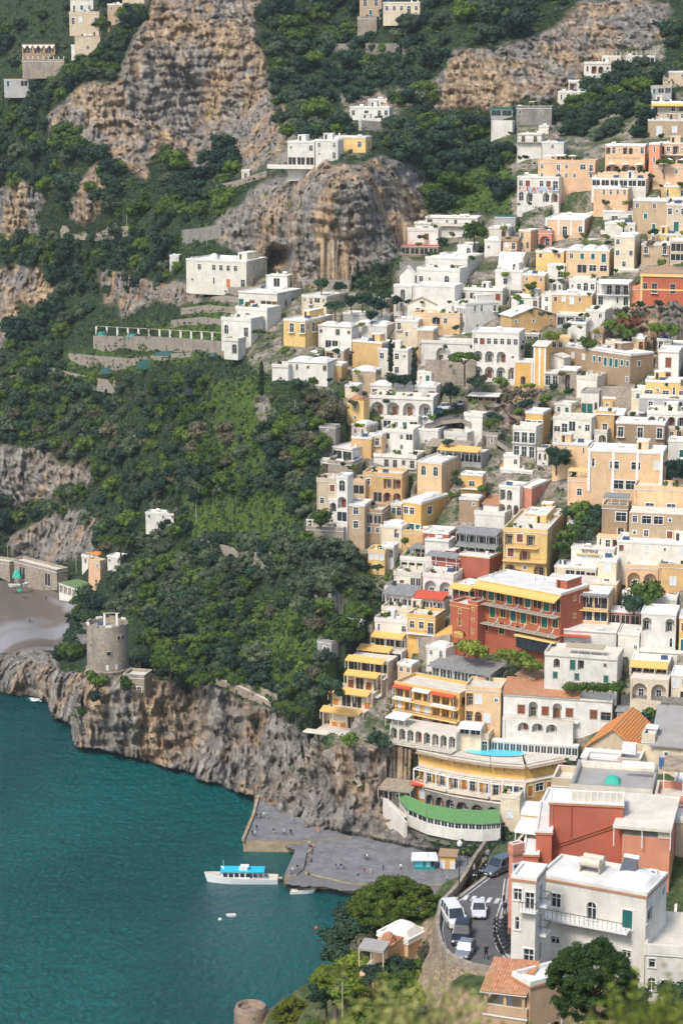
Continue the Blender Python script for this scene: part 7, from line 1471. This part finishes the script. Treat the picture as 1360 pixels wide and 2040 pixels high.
    # street lamp
    g = MB(); g.bar((0,0,-1),(0,0,6.2),.07,RAIL,7); e = put('street_lamp', None, loc=atz(914,1792,ZR)); g.build('pole', e); g = MB(); g.lathe([(0,6.2),(.28,6.4),(.32,6.7),(.1,7.0),(0,7.05)], LAMP, 10); g.build('lamp_shade', e); tag(e, 'tall iron street lamp at the outer parapet', 'street lamp')
    # big white house
    h = H('large white house with a long iron balcony and green shutters', 'house'); f = block(h,1070,1281,1341,1786,1992,27,'white','1.25:_w__a__G_/1.05:_W__W__W_/1.2:________','W_o/___/___',d=6.4,D=211,clut=0,bandm=TRO,par=.35,sc=1.1)
    slab(h, f, f.hh*.66, 1.3, TRIMW, .25, True, -f.W, -f.W*.13)
    f2 = block(h,1018,1064,1078,1756,1930,20,'white','wD/w_/_d','d/d/d',d=4,D=208.5,clut=0,bandm=TRO,par=.35,sc=.9)
    ex = extra(h, f, 'dome', lambda g: g.vault(-f.W*.42, -.4, .7, f.Dp-.4, f.hh+.1, .8, ROOFW, 12, 8))
    def tk(g):
        for s in (0, 1.1): g.bar((-f.W*.72,3.4+s,f.hh+1.2),(-f.W*.72+2.2,3.4+s,f.hh+1.2),.5,plain('tank_cream',(.60,.54,.42),.6),14)
        for x in (0,2.1): g.box(-f.W*.72+x,-f.W*.72+x+.12,3.1,4.8,f.hh,f.hh+.9,TRIMS)
    extra(h, f, 'water_tank', tk)
    extra(h, f, 'solar_panel', lambda g: (g.poly([(-f.W*.36,2.9,f.hh+.2),(-f.W*.22,2.9,f.hh+.2),(-f.W*.22,5.0,f.hh+1.9),(-f.W*.36,5.0,f.hh+1.9)], plain('panel_grey',(.10,.11,.12),.25)), g.poly([(-f.W*.36,2.9,f.hh+.1),(-f.W*.36,5.0,f.hh+1.8),(-f.W*.22,5.0,f.hh+1.8),(-f.W*.22,2.9,f.hh+.1)], TRIMS), g.bar((-f.W*.36,5.1,f.hh+1.9),(-f.W*.22,5.1,f.hh+1.9),.25,TANK,10), g.bar((-f.W*.35,4.9,f.hh),(-f.W*.35,4.9,f.hh+1.8),.05,RAIL), g.bar((-f.W*.23,4.9,f.hh),(-f.W*.23,4.9,f.hh+1.8),.05,RAIL)))
    extra(h, f, 'air_conditioner', lambda g: (g.box(-1.6,-.7,f.Dp-1.2,f.Dp-.8,f.hh+.1,f.hh+.8,TANK), g.bar((-1.15,f.Dp-1.24,f.hh+.45),(-1.15,f.Dp-1.2,f.hh+.45),.28,RAIL,12)))
    h = H('low white wing with a small arched door below the big white house', 'house'); block(h,1284,1420,1424,1908,1990,10,'white','w____/aw___','',d=9,D=209,clut=0,roof='terrace',par=.3)
    h = H('white garden wall house with potted plants right of the big white house', 'house'); block(h,1342,1420,1424,1845,1890,10,'cream','q_w','',d=6,D=224,clut=0)
    # red house
    h = H('massive red wall house with stepped left shoulder and roof terrace', 'house'); f = block(h,1092,1236,1242,1606,1800,8,'salmonred','','',d=4,D=234,clut=0,bandm=TRO,roof='flat',par=.2)
    block(h,1066,1096,1100,1660,1800,8,'salmonred','','',d=10,D=233.4,clut=0,bandm=TRO,par=.25); block(h,1040,1070,1074,1704,1830,8,'salmonred','','',d=9,D=232.8,clut=0,bandm=TRO,par=.25); block(h,1012,1018,1040,1700,1905,60,'pink','_/_/A','w/w/_',d=None,D=222,clut=0,bandm=TRO,roof='terrace')
    for (a, b_) in (((-f.W*.98,f.hh*.55),(0,f.hh*.84)),((-f.W*.98,f.hh*.52),(0,f.hh*.81))): extra(h, f, 'pipe', lambda g: g.bar((a[0],-.1,a[1]),(b_[0],-.1,b_[1]),.06,plain('pipe_red',(.42,.12,.06),.7)))
    extra(h, f, 'drainpipe', lambda g: g.bar((-f.W*.70,-.1,f.hh*.62),(-f.W*.70,-.1,f.hh-.3),.06,plain('pipe_red',(.42,.12,.06),.7)))
    def rl(g):
        for k in range(9): x = -f.W*.7+k*f.W*.087; g.box(x-.08,x+.08,.1,.3,f.hh,f.hh+1.5,TRIMW)
        g.box(-f.W*.7,0,.16,.22,f.hh+.2,f.hh+1.4,wm('ivory'))
    extra(h, f, 'railing', rl)
    f3 = block(h,1237,1330,1342,1672,1800,14,'salmon','','',d=9,D=231,clut=0,bandm=TRO,roof='none'); f4 = block(h,1240,1330,1342,1640,1670,14,'white','B_dW_','__',d=7,D=233,clut=0,foot=False,roof='none'); canopy(h, f4, -f4.W-.8, .6, -2.6, 7.5, f4.hh+.1, ROOFC, .5, 3)
    extra(h, f3, 'parapet', lambda g: g.box(-f3.W*.25,0,-.1,.2,f3.hh,f3.hh+1.1,wm('cream')))
    h = H('tan old house wall with a dark window behind the red house, right edge', 'house'); block(h,1343,1420,1424,1640,1800,10,'sand','_/w/B/_','',d=8,D=236,clut=0)
    h = H('terrace with a white square awning at the left shoulder of the red house', 'terrace', 'terrace'); f = block(h,1022,1060,1066,1705,1760,20,'red','__/__','',d=6,D=237,clut=0,roof='terrace'); canopy(h, f, -f.W, .4, .2, 3.2, f.hh+2.7, AWW, .5, 3, 'awning')
    # houses above on the near ridge
    h = H('house with an orange gabled tile roof over white slabs and flowers', 'house'); f = block(h,1170,1272,1284,1500,1520,22,'sand','_ooo_B','_',d=9,D=262,clut=0,roof='gabley',rm=TILEO,rh=2.8,trim=TRIMW)
    f = block(h,1158,1270,1276,1516,1524,16,'white','','',d=3,D=257,clut=0,foot=False,par=.1); f = block(h,1156,1226,1230,1548,1596,16,'grey','BBB/_d_','',d=6,D=253,clut=0,roof='terrace',rm=ROOFC)
    extra(h, f, 'flower_box', lambda g: [g.box(-f.W+.3+k*.7,-f.W+.85+k*.7,.3,.8,f.hh+.1,f.hh+.8+.5*((k*7)%3)/3,LM[('rust','green','lime','rust')[k%4]]) for k in range(int(f.W/.7)-1)])
    f = block(h,1230,1272,1276,1528,1575,16,'sand','_o/__','',d=6,D=255,clut=0,foot=False,roof='terrace'); 
    for x in (-2.0,-1.1,-.3): extra(h, f, 'satellite_dish', lambda g: (g.lathe([(0,0),(.25,.05),(.42,.16)], TANK, 12),))
    for i, c_ in enumerate([c_ for c_ in h.root.children if c_.name.startswith('satellite_dish')]): c_.matrix_basis = f.Ml @ Matrix.Translation((-2.2+i*.95,-.5,f.hh*.35)) @ Matrix.Rotation(R(75), 4, 'X')
    extra(h, f, 'water_tank', lambda g: g.box(-f.W*.95,-f.W*.3,2,3.2,f.hh+.8,f.hh+2.0,TANK))
    h = H('cream chimney-like tower room beside the orange gabled roof', 'house'); f = block(h,1278,1300,1304,1478,1560,16,'cream','_/_/B','',d=4,D=258,clut=0,roof='terrace'); extra(h, f, 'chimney', lambda g: (g.box(-.9,.1,1,2,f.hh,f.hh+1.3,TRIMW), g.box(-1.1,.3,.8,2.2,f.hh+1.3,f.hh+1.5,TRIMW)))
    h = H('cream house with a weathered grey lumpy roof and blue jeans drying', 'house'); f = block(h,1300,1420,1424,1494,1570,14,'cream','_o_____/_______','',d=8,D=256,clut=0,roof='shed',rm=ROOFG,rh=2.6); extra(h, f, 'washing', lambda g: (g.box(-f.W*.90,-f.W*.86,-.3,-.25,f.hh*.45,f.hh*.72,CL['blue']), g.box(-f.W*.85,-f.W*.82,-.3,-.25,f.hh*.48,f.hh*.72,CL['blue'])))
    h = H('pink terrace with a blue window and potted plants at the right edge', 'house'); f = block(h,1304,1420,1424,1606,1640,12,'pink','____','',d=5,D=240,clut=0,roof='terrace'); block(h,1342,1420,1424,1572,1606,12,'salmon','W_','',d=5,D=246,clut=0,foot=False); canopy(h, f, -f.W*.9, -f.W*.2, 2, 6, f.hh+3.4, AWT, .4, 3)
    h = H('white railed court with a green cover below the flower terrace', 'terrace', 'terrace'); f = block(h,1136,1296,1302,1588,1640,12,'ivory','','',d=9,D=242,clut=0,roof='terrace',rm=ROOFG); extra(h, f, 'cover', lambda g: g.vault(-f.W*.62,-f.W*.42,3,5,f.hh+.1,.8,AWTL)); extra(h, f, 'awning', lambda g: g.box(-f.W*.42,-f.W*.02,5.8,6.0,f.hh+1.4,f.hh+2.2,AWW))
    h = H('small white stepped roofs between the seafront hotel and the red wall', 'house'); f = block(h,1076,1132,1138,1610,1690,14,'white','','',d=6,D=250,clut=0,roof='flat',par=.3); block(h,1100,1160,1166,1568,1612,14,'sand','_','',d=5,D=262,clut=0,foot=False,roof='terrace')
    # bottom right villa
    h = H('beige villa with a clay-tiled porch at the bottom edge', 'villa', 'villa'); f = block(h,1020,1053,1222,1966,2110,58,'apricot2','_/_','_____/_aW__',D=196,d=None,clut=0,bandm=TRO,par=.5)
    f2 = block(h,962,1046,1052,2030,2110,20,'apricot2','','',d=5,D=196,clut=0,roof='terrace',trim=TRIMW); extra(h, f2, 'roof', lambda g: (g.poly([(-f2.W-.3,-.4,f2.hh+2.3),(.1,-.4,f2.hh+2.5),(.1,4.6,f2.hh+4.0),(-f2.W-.3,4.6,f2.hh+3.8)], TILE), g.poly([(-f2.W-.3,-.4,f2.hh+2.15),(-f2.W-.3,4.6,f2.hh+3.65),(.1,4.6,f2.hh+3.85),(.1,-.4,f2.hh+2.35)], TRIMW)))
    for x in (-f2.W+.2, -f2.W*.5, -.3): extra(h, f2, 'post', lambda g: g.box(x-.15,x+.15,0,.3,f2.hh,f2.hh+2.3,wm('apricot2')))
    g = MB(); g.vault(-2.1,2.1,-1.0,1.0,0,.55,AWTL,10,4); g.box(-2.1,2.1,-1.02,-.98,-.5,.06,AWTL); tag(g.build('awning', loc=at(1040,1924,214)), 'teal green awning at the foot of the big white house', 'awning')
    # domed villa among the pines
    h = H('cream villa with a lumpy white domed roof among the pines', 'villa', 'villa'); f = block(h,752,812,852,1880,1950,38,'apricot','_a_/_d_','__/__',D=247,clut=0,roof='vault',rh=1.5,trim=TRIMW); block(h,742,772,776,1892,1950,30,'apricot','_/d','',d=4,D=244,clut=0,foot=False,roof='dome',rh=1.2)
    f2 = block(h,716,764,768,1944,1960,20,'peach','','',d=4,D=241,clut=0,foot=False,roof='none'); canopy(h, f2, -f2.W-.2, .0, 0, 2.4, f2.hh+3.0, ROOFG, .3, 3, 'pergola', wm('cream'))
    # ruined tower at the bottom
    c = at(499,2004,268); g = MB(); g.lathe([(2.3,-14),(2.2,-3.2),(2.15,-.6),(1.95,0),(1.6,.05),(1.5,-.5),(0,-.6)], stonework('ruin_stone', (.20,.13,.09), (.36,.25,.17), 1.4), 24); tag(g.build('round_tower', loc=c), 'squat round stone tower cut by the bottom edge', 'tower')
    utility_pole(at(682,2060,240), 6.4, 'slanting pale wooden pole near the bottom edge')
WALL['salmonred'] = ((.50,.13,.075),.3); WALL['apricot2'] = ((.60,.40,.25),.35)
# ------------------------------------------------------------------ gardens: single plants placed by hand
def garden(zone):
    def P(px, py, lift=-.3): p = surf(zone, px, py).copy(); p.z += lift; return p
    def T(px, py, kind, mt, s, lab, sz=1., nm=None, D=None):
        p = at(px, py, D or depth(px, py)*.987); return plant(p, kind, mt, s, lab, None, True, sz, nm)
    T(925,756,'umbrella','pine',1.3,'umbrella pine standing before the big white arched hotel',D=662); T(897,796,'olive','oak',1.15,'dark conifer left below the umbrella pine'); T(778,742,'cypress','dark',1.1,'tall dark cypress, left of the two by the white houses',D=664); T(824,768,'cypress','dark',1.1,'tall dark cypress, right of the two by the white houses',D=660)
    T(783,764,'bush','oak',2.0,'rounded dark shrub at the foot of the left cypress'); T(806,766,'bush','dark' if ('bush','dark') in PROTO else 'oak',1.8,'dark shrub between the two cypresses'); T(521,790,'cypress','dark',1.15,'broad dark cypress left of the two-dome house',1.,D=662)
    T(1322,348,'umbrella','pine',.85,'small umbrella pine in front of the peach hotel, right edge'); T(1108,935,'round','oak',1.2,'dark tree leaning over the road by the peach palazzo'); T(1345,965,'round','oak',1.3,'big round green tree at the right edge by the peach flats'); T(945,484,'olive','green',1.5,'loose green tree beside the white terraced villa'); T(880,498,'round','oak',.8,'dark bush-like tree below the terraced villa')
    T(668,640,'umbrella','green' if ('umbrella','green') in PROTO else 'oak',1.0,'round green pine by the long low white roof'); T(640,580,'olive','oak',.9,'small dark round tree at the cliff foot, leftmost'); T(678,584,'olive','oak',.8,'small dark round tree at the cliff foot, second'); T(718,582,'olive','oak',1.0,'dark round tree at the cliff foot, third'); T(712,560,'cypress','dark',.75,'dark cypress behind the cliff-foot round trees'); T(750,550,'round','oak',.8,'dark tree beside the cliff-foot cypress')
    for k, (px, py, s) in enumerate(((700,616,1.3),(722,612,1.5),(745,618,1.3),(765,600,1.2),(740,642,1.1),(790,612,1.1),(760,624,1.2))): T(px,py,'olive','oak',s*.75,'dark flat-topped tree in the grove left of the chapel villa')
    T(515,682,'umbrella','pine',.65,'small green umbrella tree on the stepped white house terrace'); T(568,712,'olive','green',.7,'green tree between stepped terraces and yellow house'); T(596,778,'bush','oak',2.2,'dark green bush before the two-dome house'); T(624,770,'olive','brown' if ('olive','brown') in PROTO else 'green',.6,'thin tree at the two-dome house front')
    T(240,1118,'umbrella','pine',1.35,'big dark umbrella pine above the peach beach house'); T(172,1262,'umbrella','oak',1.2,'dark pine left of the watchtower, upper'); T(150,1290,'umbrella','oak',1.0,'dark pine left of the watchtower, lower'); T(190,1235,'round','oak',1.3,'dark tree behind the watchtower'); T(140,1300,'olive','oak',1.2,'dark tree on the cliff edge left of the watchtower')
    T(340,1370,'umbrella','pine',1.5,'spreading pine right of the watchtower, largest'); T(400,1390,'umbrella','pine',1.1,'low pine leaning over the sea cliff'); T(302,1290,'olive','green',1.2,'green tree beside the tower path'); T(190,1362,'bush','green',2.6,'bright green bush under the watchtower, left'); T(252,1368,'bush','green',2.0,'bright green bush under the watchtower, right'); T(185,1395,'bush','oak',1.6,'small dark bush on the cliff below the tower'); T(164,1422,'bush','green',1.4,'small green bush low on the headland cliff'); T(278,1325,'round','oak',.6,'small tree beside the tower steps')
    T(565,1432,'umbrella','pine',.75,'small pine above the sea cliff, left of a pair'); T(590,1442,'umbrella','pine',.75,'small pine above the sea cliff, right of a pair'); T(660,1395,'round','oak',1.1,'dark tree beside the stepped yellow-awning flats'); T(756,1488,'bush','oak',2.2,'dark bush before the white colonnade'); T(697,1484,'bush','green',1.6,'green bush by the white steps of the cliff flats')
    T(638,1042,'bush','green',3.0,'rounded green bush on the spur veranda'); T(752,1150,'umbrella','pine',.55,'little flat pine below the narrow yellow house')
    for k, (px, py, s) in enumerate(((925,1300,2.4),(948,1304,2.4),(1012,1314,2.2),(1046,1326,2.4),(1060,1334,2.0))): T(px,py,'bush','lime',s,'bright olive-green round bush at the foot of the red hotel')
    T(1290,1200,'bush','green',3.0,'green bush in the court beside the peach arches'); T(1262,1216,'bush','oak',2.6,'dark bush in the court beside the peach arches')
    for k in range(9): T(1130+k*13,1376,'bush','green',1.3,'green creeper clump along the pergola below the white villa')
    for k in range(12): T(1285+k*9,1462-(k%3)*12,'bush',('green','oak')[k%2],2.4,'green shrub in the garden above the orange gabled roof')
    for k, (px,py) in enumerate(((1060,575),(1100,676),(1168,690),(1235,660),(1245,640),(1215,655),(1250,672),(1310,660),(1335,668))): T(px,py,'bush',('green','lime','green')[k%3],1.6+.3*(k%3),'green garden shrub on the slope below the red palace')
    for k, (px,py) in enumerate(((1228,652),(1240,628),(1258,650),(1266,632))): T(px,py,'bush','brown' if k%2 else 'rust',2.0,'reddish-brown bare shrub below the red palace')
    for k, (px,py) in enumerate(((1000,770),(1010,800),(985,840),(975,850),(1040,790),(1050,812),(1085,800),(960,760),(945,770))): T(px,py,'bush',('green','brown','oak')[k%3],1.7,'shrub on the rocky bank above the upper road')
    for k, (px,py,s) in enumerate(((1140,1030,1.6),(1160,1030,1.8),(1182,1030,1.6),(1150,1060,1.8),(1165,1075,1.4),(1130,1080,1.6),(1176,1052,1.6),(1118,1100,1.4))): T(px,py,'bush',('oak','green')[k%2],s*1.3,'hanging green shrub under the glass-railed deck')
    for k, (px,py) in enumerate(((904,946),(910,966),(900,990),(740,1010),(960,980),(893,886),(806,1082),(1005,1100),(1030,826))): T(px,py,'bush',('green','oak')[k%2],1.2,'small green shrub between the houses of the spur')
    # ribbon of small shrubs and pots where walls meet the slope all over the town
    r_ = random.Random(21); n = 0
    for (a, b, c, d) in list(RECTS):
        if not (620 < a and d < 1520 and d > 260) or n > 150: continue
        for k in range(2):
            px = r_.uniform(a, b); m = r_.choice(['green','oak','lime','oak','brown','green'])
            if r_.random() < .75: n += 1; T(px, d+2, 'bush', m, r_.uniform(.5,1.1), 'small %s shrub at the foot of a house wall in the town' % {'green':'green','oak':'dark','lime':'light green','brown':'brown'}[m])
    # car park
    CPk = [ground(858,838), ground(900,812), ground(918,818), ground(922,852), ground(902,866)]; z = CPk[0].z
    strip = [(846,846),(880,832),(918,828),(936,836)]; A = [ground(*p, .3) for p in strip]; o = A[0].copy(); g = MB(); asp = bpy.data.materials['asphalt']
    for a, b in zip(A[:-1], A[1:]): a, b = a-o, b-o; w = Vector((-.35,-7,0)); g.poly([a+w, b+w, b, a], asp); g.poly([a+w+Vector((0,0,-1.2)), b+w+Vector((0,0,-1.2)), b+w, a+w], wm('stone'))
    tag(g.build('road', loc=o), kind='structure')
    A = [ground(*p, .5) for p in [(960,852),(984,868),(1010,886),(1040,904),(1062,908)]]; o = A[0].copy(); g = MB()
    for a, b in zip(A[:-1], A[1:]): a, b = a-o, b-o; w = Vector((-.35,-5,-.3)); g.poly([a+w, b+w, b, a], asp); g.poly([a+w+Vector((0,0,-1.5)), b+w+Vector((0,0,-1.5)), b+w, a+w], wm('stone'))
    tag(g.build('road', loc=o), kind='structure')
    for px, py, k, c, rz, lb in ((866,829,'suv',('teal',(.01,.13,.13)),.5,'dark teal car in the small car park'),(884,820,'van',('white',(.72,.72,.70)),.15,'white van in the small car park'),(851,838,'small',('white',(.72,.72,.70)),.3,'small white car in front of the teal one'),(905,818,'small',('black',(.02,.022,.028)),.6,'dark car right of the white van'),(917,812,'small',('silver',(.45,.46,.47)),1.3,'silver car at the right end of the car park'),(990,872,'small',('white',(.72,.72,.70)),1.2,'white car climbing the upper road')):
        p = ground(px, py, 1.1); p.y -= 2.0; car(k, c, p, rz, lb)
    for k in range(5): p = ground(908+k*3, 838+k*5, 1.1); p.y -= 1.; scooter(p, .4, 'dark scooter in the little row by the car park', 'scooters by the small car park')
    # near trees
    big_pine(at(790,1888,258), 5.6, 8.2, 'broad umbrella pine with dense bright needles above the road bend', 3, leafmat('near_pine', (.03,.055,.008), (.15,.20,.03)), 42000, .11, .62, 260, .25)
    big_pine(at(1176,2096,187), 3.9, 10.0, 'large dark round pine before the big white house', 5, leafmat('near_pine_dark', (.018,.045,.010), (.085,.135,.028)), 60000, .075, .98, 330, .95)
    big_pine(at(588,2060,262), 2.9, 4.2, 'round yellow-green pine beside the squat round tower', 9, leafmat('near_lime', (.07,.09,.01), (.26,.28,.04)), 22000, .08, .8, 150, .6)
    big_pine(at(668,2010,246), 2.9, 5.0, 'flat-topped pine left of the domed villa', 13, leafmat('near_pine', (.03,.055,.008), (.15,.20,.03)), 20000, .09, .55, 130, .3)
    NT = [(712,1846,268,'round','oak',1.25),(742,1862,262,'round','oak',1.2),(690,1880,262,'round','oak',1.2),(770,1868,258,'round','oak',1.15),(735,1890,256,'round','brown',.9),(820,1868,256,'olive','oak',1.1),(852,1862,254,'olive','green',1.0),(862,1900,246,'round','brown',.8),(672,1912,256,'round','oak',1.0),(790,1935,243,'round','oak',.75),(760,1975,241,'olive','green',.8),(830,1925,242,'olive','oak',.8),(748,1945,238,'round','oak',.75),(718,1960,238,'olive','lime',.75),(800,1925,238,'olive','oak',.8),(770,1945,236,'olive','green',.7),(845,1925,239,'olive','green',.7),(735,1965,243,'bush','oak',1.6),(775,1925,243,'bush','green',1.4),
      (800,1960,241,'round','oak',1.0),(835,1950,240,'olive','oak',1.0),(826,1985,236,'round','brown',.8),(705,1925,250,'olive','lime',1.0),(700,1985,242,'olive','green',1.1),(725,2010,238,'olive','lime',.9),(760,2010,236,'olive','green',1.0),(650,1990,250,'round','oak',.9),(640,2060,246,'olive','green',1.0),(700,2060,236,'olive','lime',1.1),(745,2060,232,'olive','green',1.1),(800,2040,230,'olive','lime',1.0),(850,2040,228,'olive','green',1.1),(780,2090,226,'olive','green',1.2),(880,2000,228,'olive','green',.8),(905,2090,222,'olive','green',1.0),(690,2100,236,'round','green',1.0),(830,2100,222,'round','green',1.0),
      (885,2020,226,'olive','green',.6),(922,2045,214,'olive','green',.5),(935,2020,217,'bush','brown',1.6),(955,2050,212,'olive','lime',.8),(862,2035,222,'olive','lime',.7),(905,1995,222,'bush','rust',1.3),(985,2040,212,'bush','green',1.3),
      (1256,2010,206,'round','oak',.9),(1290,2040,203,'olive','oak',1.0),(1330,2040,200,'olive','green',1.0),(1350,1990,205,'round','oak',.8),(1240,2080,196,'olive','green',1.0),(1300,2100,194,'olive','lime',1.0),(1366,2090,195,'olive','green',1.1),(1210,2110,192,'olive','oak',.8)]
    WN = {'rust': 'rust-red', 'oak': 'dark green', 'green': 'mid green', 'lime': 'yellow-green', 'brown': 'bare brown'}
    for px, py, D, k, m, s in NT:
        key = (k, m) if (k, m) in PROTO else (k, 'green'); p = at(px, py, D); p.z -= 1.5
        plant(p, key[0], key[1], s*.8, '%s tree in the near garden %s' % (WN[key[1]] if key[1] in WN else 'green', 'on the right below the white house' if px > 1100 else 'around the domed villa'), 'trees of the near gardens', True, .8 if px < 1100 else .9)
    for k in range(170):
        px = rnd.uniform(600, 1000); D = rnd.uniform(212, 250); p = at(px, 0, D); z = nz(p.x, D); p = Vector((p.x, D, z))
        if -5 < p.x < (9 if D > 222 else 14) and z < 93: plant(p, 'bush', rnd.choice(['green','lime','oak','green']), rnd.uniform(.9,1.6), 'garden shrub on the slope under the road bend', 'shrubs under the road bend', True)
    T(1030,1706,'bush','green',.8,'potted shrub on the red house terrace',D=236)

def blurred_twigs(px, py, D, w, hgt, n, seed, mat, label):
    """loose tall grass and twigs on the bank just below the viewpoint, out of focus"""
    r_ = np.random.default_rng(seed); p = at(px, py, D); z0 = nz(p.x, D); g = MB(); V, Q = [], []; k0 = 0
    e = put('roadside_shrub', None, loc=(p.x, D, min(z0, p.z-1))); top = p.z+hgt-min(z0, p.z-1); V = []; Q = []
    for k in range(n):
        x, y = r_.normal()*w*.45, r_.normal()*w*.4; hh = top*(.55+.45*r_.random()); lean = r_.normal()*.5
        g.bar((x, y, -.5), (x+lean, y, hh), .012, BARK, 3, .004)
        for j in range(26):
            t = .35+.65*r_.random(); q = Vector((x+lean*t, y, hh*t))+Vector(r_.normal(size=3)*.12); s = .03+.03*r_.random(); u = Vector(r_.normal(size=3)).normalized()*s*2; v = Vector(r_.normal(size=3)).normalized()*s; g.poly([q-u, q+v, q+u, q-v], mat)
    put('foliage', g.mesh('foliage'), e); tag(e, label, 'shrub')
def foreground():
    m = LM['lime']; m2 = leafmat('dry_lime', (.20,.22,.05), (.55,.52,.20))
    blurred_twigs(845, 2010, 44, 1.3, .75, 46, 1, m2, 'out-of-focus pale green twigs in the bottom foreground, centre'); blurred_twigs(775, 2030, 46, .8, .35, 22, 2, m, 'out-of-focus green sprig left of the pale foreground twigs')
    blurred_twigs(1325, 2020, 42, 1.2, .55, 44, 3, m, 'out-of-focus green bush in the bottom right corner'); blurred_twigs(1245, 2050, 42, .8, .3, 20, 4, m2, 'out-of-focus pale tuft left of the bottom right bush'); blurred_twigs(1010, 2060, 43, .9, .25, 18, 6, m, 'low out-of-focus tuft before the beige villa')
protos(); build_sea(); build_near()
town_top(); town_upper()
for fn in ('town_mid', 'town_low'):
    if fn in globals(): globals()[fn]()
infill()
coast(); nearby()
ZONE = build_hillside(FOOT); plant_woods(ZONE, RECTS); scrub(ZONE, RECTS)
if 'garden' in globals(): garden(ZONE)
foreground()
from collections import Counter
_c = Counter(o.get('label') for o in S.objects if o.parent is None and o.get('label'))
for o in S.objects:
    if o.parent is None and o.get('label') and _c[o['label']] > 1 and not o.get('group'): o['group'] = o['label']+', alike'
for o in S.objects:
    if o.parent is None and o.get('label') and _c[o['label']] > 1 and str(o.get('group', '')).startswith('small houses'): o['group'] = o['label']+', alike'
# ------------------------------------------------------------------ camera, light, air
cam = bpy.data.cameras.new('camera'); co = bpy.data.objects.new('camera', cam); COL.objects.link(co)
cam.sensor_fit = 'HORIZONTAL'; cam.sensor_width = 36.0; cam.lens = 36.0*F/1360.0; cam.clip_start = 1; cam.clip_end = 9000
co.location = (0, 0, HC); co.rotation_euler = (math.pi/2-PITCH, 0, 0); S.camera = co
cam.dof.use_dof = True; cam.dof.focus_distance = 520; cam.dof.aperture_fstop = (cam.lens/1000)/.13
SUN_EL, SUN_AZ = R(50), R(215)          # azimuth measured from +Y towards +X (behind the camera, to the left)
L = bpy.data.lights.new('sun', 'SUN'); L.energy = SUN_E; L.angle = R(SUN_ANG); L.color = (1, .95, .87)
lo = bpy.data.objects.new('sun', L); COL.objects.link(lo)
d = Vector((math.sin(SUN_AZ)*math.cos(SUN_EL), math.cos(SUN_AZ)*math.cos(SUN_EL), math.sin(SUN_EL)))
lo.rotation_euler = d.to_track_quat('Z', 'Y').to_euler(); lo.location = d*600+Vector((0, 400, 200))
W = bpy.data.worlds.new('World'); S.world = W; W.use_nodes = True; nt = W.node_tree
sky = nd(nt, 'ShaderNodeTexSky', sky_type='NISHITA', sun_disc=False, sun_elevation=SUN_EL, sun_rotation=SUN_AZ, air_density=1.0, dust_density=2.0)
bg = nt.nodes['Background']; bg.inputs[1].default_value = SKY_E; nt.links.new(sky.outputs[0], bg.inputs[0])
if HAZE > 0:
    m = bpy.data.materials.new('haze'); m.use_nodes = True; hn = m.node_tree; hn.nodes.clear()
    out = hn.nodes.new('ShaderNodeOutputMaterial'); pv = hn.nodes.new('ShaderNodeVolumePrincipled')
    pv.inputs['Color'].default_value = (.78, .86, .93, 1); pv.inputs['Density'].default_value = HAZE; hn.links.new(pv.outputs[0], out.inputs['Volume'])
    mb = MB(); mb.box(-950, 950, -60, 1750, -9, 400, m); o = mb.build('haze'); tag(o, kind='stuff')
S.view_settings.view_transform = 'Standard'; S.view_settings.look = 'None'; S.view_settings.exposure = EXPO; S.view_settings.gamma = 1; S.view_settings.use_curve_mapping = False
S.cycles.max_bounces = 6; S.cycles.diffuse_bounces = 2; S.cycles.glossy_bounces = 2; S.cycles.transmission_bounces = 2; S.cycles.volume_bounces = 0; S.cycles.transparent_max_bounces = 4
S.cycles.use_denoising = True; S.cycles.use_adaptive_sampling = True
